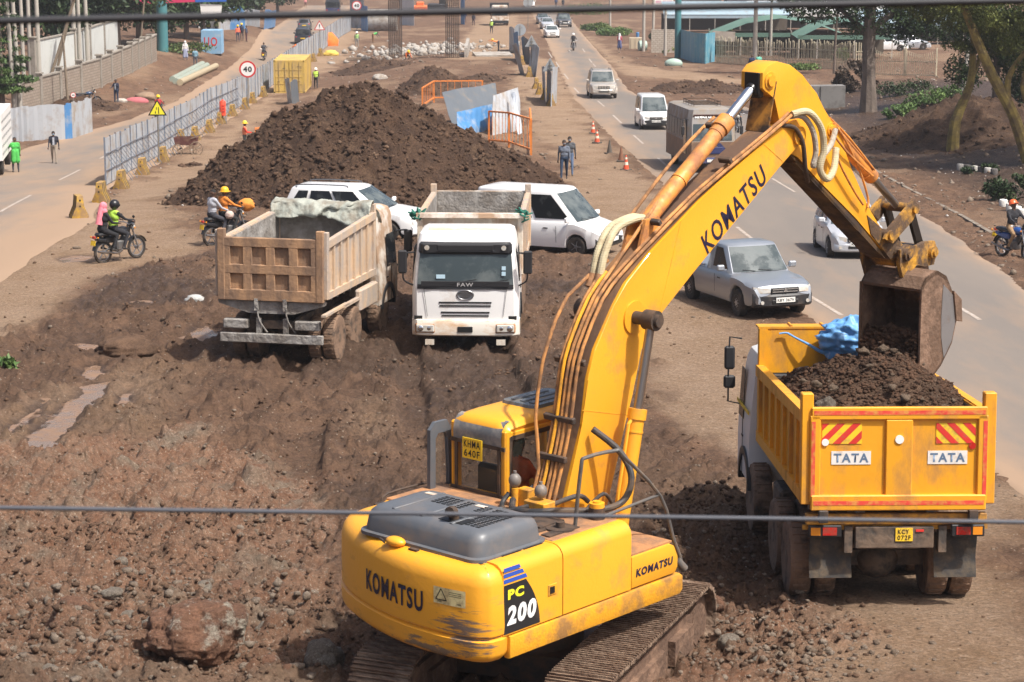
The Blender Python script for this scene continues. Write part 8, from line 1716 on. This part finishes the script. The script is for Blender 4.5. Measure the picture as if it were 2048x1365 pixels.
# brush, shrubs
P=at(1708,185); V,F=leaves([(0,0,1.1,1.35,1.2,1.15),(-.9,0,.5,.7,.7,.5),(.9,0,.5,.9,.8,.5)],9000,.14,11,.6,.35); r=arrmesh('brush_pile',V,F,LF_DRY); r.location=P; tag(r,'dark ball of uprooted dry brush beside the big tree trunk','brush pile')
for k,(px,py,w,h,m,n,lb) in enumerate([(1800,238,1.1,.8,LF_B,1800,'bright green leafy shrub at the foot of the earth slope'),(1852,222,1.4,1.1,LF_B,2400,'taller bright shrub right of the low one on the slope'),(1805,192,2.2,.9,LF_D,2400,'dark green ground shrubs behind the bright ones'),(1905,196,1.0,.8,LF_B,1100,'small bright shrub high on the earth slope'),(2012,402,1.0,.9,LF_D,2600,'dark leafy seedlings at the right edge above the white bags'),(1960,348,.9,.4,LF_D,900,'low seedlings in a row on the verge at the right'),(1450,92,1.0,1.6,LF_B,1900,'bright green young tree behind the bamboo fence'),(1488,108,.8,1.2,LF_M,1300,'small darker tree right of the bright young tree'),(1437,110,.6,.8,LF_Y,500,'yellow green bush at the left end of the bamboo fence'),(1585,140,2.6,.45,LF_M,1500,'grass and weeds at the foot of the bamboo fence'),(1680,122,.9,1.0,LF_B,900,'green creeper on the bamboo fence left of the big tree'),(1228,72,2.4,.9,LF_B,1800,'bright weeds on the verge beyond the woman in pink'),(1190,62,2.2,.9,LF_M,1500,'green scrub at the top beside the far road'),(1172,30,5,1.6,LF_B,2600,'broad patch of bright scrub at the top right of the far road'),(1340,108,.8,.5,LF_Y,500,'dry weeds at the foot of the pale block wall'),(20,168,.8,1.2,LF_M,600,'small leafy plant on the block wall by the conifer'),(2,742,.35,.25,LF_B,400,'tuft of fresh grass at the left edge beside the mud'),(350,105,4,.8,LF_M,1500,'weeds under the billboard column'),(1315,82,1.0,1.0,LF_D,900,'dark shrub left of the pale block wall')]):
    V,F=leaves([(0,0,h*.5,w,w*.6,h*.6),(w*.4,0,h*.8,w*.5,w*.4,h*.45),(-w*.5,0,h*.4,w*.5,w*.4,h*.4)],n,.10 if py>180 else .16,30+k,.6,.5); r=arrmesh('shrub' if w<2 else 'undergrowth',V,F,m); r.location=at(px,py); tag(r,lb,'shrub')
# conifer at the left edge
P=at(5,262)
r=tree('dark green conifer with layered branches at the left edge',P,[([(0,0,-.3),(0,0,4),(.1,0,8)],[.3,.22,.1])],[(.3+.7*(k%2)*.8-.2,0,2.6+.62*k,1.9-.14*k,1.6-.1*k,.26) for k in range(10)],15000,.12,leafmat('leaf_conifer',(.03,.06,.018),(.085,.14,.035)),BARK,15,flat=.4)
# trees behind the left wall
rgz=random.Random(4)
for k,(px,py,h,w) in enumerate([(70,150,11,6),(130,130,10,6),(205,112,10,7),(250,100,9,6),(300,94,9,6),(350,88,9,7),(385,84,8,6),(20,170,12,6),(165,100,13,7),(90,100,14,8),(455,52,8,6),(500,42,6,6),(545,30,5,6)]):
    P=at(px,py); P.y+=8; P.z=float(gz(P.x,P.y))
    tree(['dense dark broadleaf tree behind the boundary walls on the left','tall dark tree in the belt behind the left boundary walls'][k%2],P,[([(0,0,-.3),(0,0,h*.5)],[.3,.2])],[(rgz.uniform(-1,1)*w*.4,rgz.uniform(-1,1)*1.5,h*(.30+.65*rgz.random()),w*.42,w*.3,h*.19) for _ in range(8)],5200,.30,LF_D,BARK,50+k,group='dark trees behind the left boundary walls')
# ---------------- right side fences, roofs, gate ----------------
BAM=mk('bamboo_grey',(.56,.50,.36),.8,dirt=((.24,.19,.12),.4,2))
pts=[at(*p) for p in[(1432,126),(1520,132),(1620,136),(1712,142),(1748,142)]]; O=pts[0]; r=empty('bamboo_fence',O,0,'long fence of upright grey bamboo stakes','fence'); b=MB(); c=MB(); rg=random.Random(5)
for a_,b_ in zip(pts,pts[1:]):
    L_=(b_-a_).length; n=int(L_/.19)
    for k in range(n): p=a_.lerp(b_,k/n)-O; hh=2.3+rg.uniform(-.22,.18); b.bar(p+Vector((0,0,-.3)),p+Vector((rg.uniform(-.06,.06),0,hh)),.12,.06)
    for z in(.6,1.6): c.bar(a_-O+Vector((0,-.06,z)),b_-O+Vector((0,-.06,z)),.06)
b.build('stakes',BAM,r); c.build('rails',BAM,r)
A_,B_=at(1748,152),at(1872,155); r=empty('mesh_gate',A_,0,'pale metal bar gate in the fence right of the big tree','gate'); d=B_-A_; b=MB(); n=30
for k in range(n+1): p=d*(k/n); hh=2.15-.35*math.sin(PI*(k/n*2%1)); b.bar(p,p+Vector((0,0,hh)),.04)
b.build('bars',BAM,r); b=MB()
for z in(.15,1.2): b.bar(Vector((0,0,z)),d+Vector((0,0,z)),.06)
for t in(0,.49,.51,1): b.bar(d*t,d*t+Vector((0,0,2.3)),.10)
b.build('gate_frame',BAM,r)
pts=[at(*p) for p in[(1360,116),(1385,125),(1410,128),(1430,124)]]; O=pts[0]; r=empty('sheet_wall',O,0,'curved turquoise blue sheet metal wall left of the bamboo fence','sheet wall'); TQ=mk('turquoise_sheet',(.10,.30,.40),.55,dirt=((.30,.42,.42),.4,1.2))
for i,(a_,b_) in enumerate(zip(pts,pts[1:])): V,F=corr(a_-O,b_-O,2.7,8,.03); mesh_vf('wall_sheet',V,F,TQ,r)
P=at(1355,116); b=MB(); b.cyl((0,0,-.3),(0,0,9),.3,n=16); o=b.build('teal_column',TEAL); o.location=P; tag(o,'thick teal steel column left of the turquoise wall','column')
PBW=mk('pale_block',(.5,.45,.38),.9); brick(PBW,1,(.46,.41,.34),(.38,.33,.27),(.25,.2,.16),.4,.2)
A_=at(1327,106); b=MB(); b.box((0,0,1.05),(2.5,.2,2.5)); o=b.build('block_wall',PBW); o.location=A_; tag(o,'short pale concrete block wall left of the teal column','wall')
b=MB(); b.box((0,0,.5),(1.3,.8,1.3)); 
for x in(-.45,0,.45): b.box((x,-.42,.5),(.1,.06,1.3))
o=b.build('concrete_culvert',mk('tan_concrete',(.5,.42,.3),.8)); o.location=at(1271,98); tag(o,'tan concrete blocks beside the lamp pole','concrete block')
b=MB(); b.lathe([(.3,0),(.5,.02),(.55,.4),(.5,.8),(.3,.84)],(0,0,0),(1,.2,0),14); o=b.build('wrapped_bundle',mk('mint_wrap',(.32,.42,.36),.6,bump=.4)); o.location=at(1283,102)+Vector((-.3,0,.5)); tag(o,'mint green wrapped bundle at the foot of the lamp pole','bundle')
b=MB(); b.lathe([(.16,0),(.18,.02),(.18,.5),(.12,.56)],n=14); o=b.build('blue_drum',SHB); o.location=at(1275,82); tag(o,'small blue drum on the tan blocks','drum'); o.location.z+=.4
b=MB(); b.sph((0,0,.2),1,3,sc=(.8,.5,.45)); o=b.build('wrapped_bundle',_M['mint_wrap']); o.location=at(1347,132); tag(o,'pale rounded bundle on the verge below the turquoise wall','bundle')
P=at(1326,50); r=empty('notice_board',P,0,'white notice board with pink writing on posts at the top right','notice board'); b=MB(); b.box((0,0,3.4),(2.8,.1,1.3)); f=b.build('board',SGW,r); bb=MB(); [bb.box((x_,-.055,3.2),(.10,.006,.30)) for x_ in (-.95,-.78,-.61,-.44,-.02,.15,.32,.6,.77,.94,1.11)]; bb.box((.05,-.055,2.98),(2.2,.006,.03)); bb.build('blurred_pink_lettering',mk('letter_pink',(.65,.22,.36),.5),f); b=MB(); b.cyl((-1.2,0,0),(-1.2,0,3),.06); b.cyl((1.2,0,0),(1.2,0,3),.06); b.build('posts',PC,r)
P=at(1446,112); b=MB(); b.box((0,-.3,1.9),(2.2,.06,.95),rot=(0,.05,0)); o=b.build('wooden_board',mk('board_weathered',(.36,.31,.26),.85,dirt=((.2,.16,.12),.4,2))); o.location=P; tag(o,'weathered blank wooden board above the bamboo fence end','board')
# tents and roofs behind the fence
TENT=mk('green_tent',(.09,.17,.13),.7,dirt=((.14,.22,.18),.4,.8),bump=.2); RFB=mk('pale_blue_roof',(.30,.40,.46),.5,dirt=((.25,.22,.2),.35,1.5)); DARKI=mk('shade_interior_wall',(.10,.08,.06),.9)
def tent(label,px,py,w,d,h,m,name='tent'):
    P=at(px,py); r=empty(name,P,0,label,'tent' if name=='tent' else 'shed'); n=16; b=MB()
    if name=='tent':
        b.loft([[(-w/2*1.0,y,1.9),(-w*.25,y,1.9+h*.72-.1*math.sin(y)),(0,y,1.9+h),(w*.25,y,1.9+h*.72),(w/2,y,1.9)] for y in np.linspace(0,d,6)],cap=False,close=False)
    else: b.prism([(0,2.2),(d,2.2+h),(d,2.28+h),(0,2.28)],-w/2,w/2,0); 
    b.build('roof',m,r); b=MB()
    for x in np.linspace(-w/2+.1,w/2-.1,6): b.bar((x,.1,0),(x,.1,2),.08); b.bar((x,d-.1,0),(x,d-.1,2.2),.08)
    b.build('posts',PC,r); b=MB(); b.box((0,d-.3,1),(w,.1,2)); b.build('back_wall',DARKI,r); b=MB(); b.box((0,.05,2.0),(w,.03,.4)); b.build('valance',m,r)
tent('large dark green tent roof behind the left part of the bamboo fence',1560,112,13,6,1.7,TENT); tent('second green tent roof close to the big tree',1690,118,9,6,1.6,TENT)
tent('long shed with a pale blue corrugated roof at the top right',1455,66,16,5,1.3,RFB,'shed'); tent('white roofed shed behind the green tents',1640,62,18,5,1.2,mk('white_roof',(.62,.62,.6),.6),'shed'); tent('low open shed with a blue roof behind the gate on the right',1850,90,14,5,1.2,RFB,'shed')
for k,(px,py,w,h,c,lb) in enumerate([(1560,38,16,5,(.10,.10,.13),'dark building front at the top behind the pale blue roof'),(1700,30,14,6,(.16,.07,.06),'reddish brown building behind the big tree crown'),(1850,35,18,6,(.35,.34,.33),'pale building at the top right behind the trees'),(1400,30,7,4,(.13,.14,.16),'grey building left of the pale blue roofed shed')]):
    P=at(px,py); r=empty('building',P,0,lb,'building'); b=MB(); b.box((0,4,h/2),(w,6,h)); b.build('walls',mk('wall_%d'%k,c,.8,dirt=((c[0]*.6,c[1]*.6,c[2]*.6),.3,.5)),r)
    for i in range(int(w/2.2)):
        for j in range(2): b=MB(); b.box((-w/2+1.2+2.2*i,.98,1.2+2.4*j),(1.1,.06,1.2)); b.build('window',GLD if (i+j)%3 else SGW,r)
    b=MB(); b.box((0,3.9,h+.1),(w+.6,6.8,.2)); b.build('roof',mk('roof_dull_%d'%k,[(.1,.16,.3),(.3,.08,.06),(.4,.4,.4),(.2,.2,.22)][k],.6),r)
# pale yard behind the gate, parked vehicles inside
b=MB(); 
for (px,py,c,lb) in[(1800,103,(.62,.62,.62),'white vehicle parked in the yard behind the gate'),(1846,100,(.5,.52,.55),'silver vehicle parked in the yard right of the white one')]:
    car(lb,'car',px,py,PI*.5,4.4,1.7,1.5,2.6,FTOP,FP,(.02,.78,.10,.58,.72,W4),P_WH if c[0]>.6 else P_SILW,which='FR',detail=False)
cb=MB(); A_,B_=at(1628,214),at(1672,222); cb.box((0,0,.7),(2.4,.9,1.6)); cb.box((-.4,-.48,.7),(.1,.06,1.6)); o=cb.build('concrete_block',mk('dark_concrete',(.20,.19,.18),.85,dirt=((.1,.09,.08),.4,1.5))); o.location=(A_+B_)/2; o.rotation_euler=(0,0,.15); tag(o,'long grey concrete block behind the digger arm, left of the big tree','concrete block')
for k,(px,py,lb) in enumerate([(2006,416,'white seedling bag, first of the row at the right edge'),(2020,424,'white seedling bag, second of the row at the right edge'),(2034,430,'white seedling bag, third of the row at the right edge'),(2044,436,'white seedling bag nearest the corner of the row at the right edge')]):
    b=MB(); b.lathe([(.10,0),(.15,.03),(.17,.28),(.14,.32)],n=12); o=b.build('seedling_bag',cloth((.62,.60,.56)),smooth=50); o.location=at(px,py); tag(o,lb,'bag','white seedling bags')
for k,(px,py) in enumerate([(1920,342),(1934,344),(1948,346),(1962,348),(1975,350),(1988,352)]):
    b=MB(); b.lathe([(.10,0),(.15,.03),(.17,.28),(.14,.32)],n=10); o=b.build('seedling_bag',cloth((.10,.09,.085)) if k%2 else cloth((.4,.38,.35)),smooth=50); o.location=at(px,py); tag(o,['pale','dark'][k%2]+' seedling bag on the verge, '+['first','second','third','fourth','fifth','sixth'][k]+' from the left','bag','seedling bags on the verge')
c=at(1998,262); b=MB(); b.cyl((0,0,0),(.1,-.25,.05),.42,n=18); o=b.build('concrete_disc',CNC); o.location=c+Vector((-.5,0,.4)); tag(o,'pale concrete disc lying on the slope under the leaning tree','concrete disc')
c=at(1815,296); pts=[Vector((.75*math.cos(PI*k/8),0,.75*math.sin(PI*k/8)*.6)) for k in range(9)]; b=MB(); b.tube(pts,.09,8,smooth=1); o=b.build('half_tyre',TYRE); o.location=c; tag(o,'half buried black tyre on the verge below the big tree','tyre')
# earth slope on the right
def slope(x,y): 
    c=at(1920,270); return G(x,y,c.x,c.y,4.5,7,2.2)-.2
c=at(1920,270); heap('dark earth slope under the yellow barked trees on the right',c.x-9,c.x+9,c.y-12,c.y+14,slope,.16,1500,(.04,.16),21,cat='earth slope')
c=at(1390,182); heap('low ridge of brown rubble between the right road and the side track',c.x-6,c.x+10,c.y-6,c.y+7,lambda x,y:G(x,y,c.x,c.y,5.,3.6,.8)*sst(.3,2.5,x-rrr(y))-.12,.18,1500,(.04,.15),22,cat='rubble ridge')
c=at(165,214); heap('brown earth bank below the block wall on the left',c.x-5,c.x+5,c.y-5,c.y+8,lambda x,y:G(x,y,c.x,c.y,2.6,3,.9)-.15,.18,900,(.04,.16),23,cat='earth bank')
# ---------------- overhead cables across the view ----------------
CAB=mk('cable_black',(.022,.022,.026),.6); CABG=mk('cable_grey',(.075,.08,.095),.6)
def cable(label,p,q,sag,r,m):
    P=[Vector(p).lerp(Vector(q),k/60)+Vector((0,0,-sag*4*(k/60)*(1-k/60))) for k in range(61)]; b=MB(); O=P[0]; b.tube([x-O for x in P],r,10,smooth=0); o=b.build('overhead_cable',m,smooth=60); o.location=O; tag(o,label,'cable')
def rp(px,py,dist): d=ray(px,py); d=d/d.y*dist; return Vector((d.x,d.y,CAMH+d.z))
a0,a1=rp(0,53,5.),rp(2048,12,5.2); d=a1-a0; cable('thick black overhead cable crossing the top of the view',a0-d*3,a1+d*3,-.012,.0085,CAB)
a0,a1=rp(0,1024,6.2),rp(2048,1053,6.2); d=a1-a0; cable('grey overhead cable crossing in front of the digger below the middle',a0-d*3,a1+d*3,-.012,.0062,CABG)

# ---------------- air ----------------
b=MB(); b.box((0,230,-14),(900,640,70))
hm=bpy.data.materials.new('haze_air'); hm.use_nodes=True; t_=hm.node_tree; t_.nodes.remove(t_.nodes['Principled BSDF']); pv=t_.nodes.new('ShaderNodeVolumePrincipled'); pv.inputs['Color'].default_value=(.86,.88,.92,1); pv.inputs['Density'].default_value=.00028; pv.inputs['Anisotropy'].default_value=.2; t_.links.new(pv.outputs[0],t_.nodes['Material Output'].inputs['Volume'])
tag(b.build('haze',hm,smooth=0),kind='stuff')
print('objects',len(bpy.data.objects))
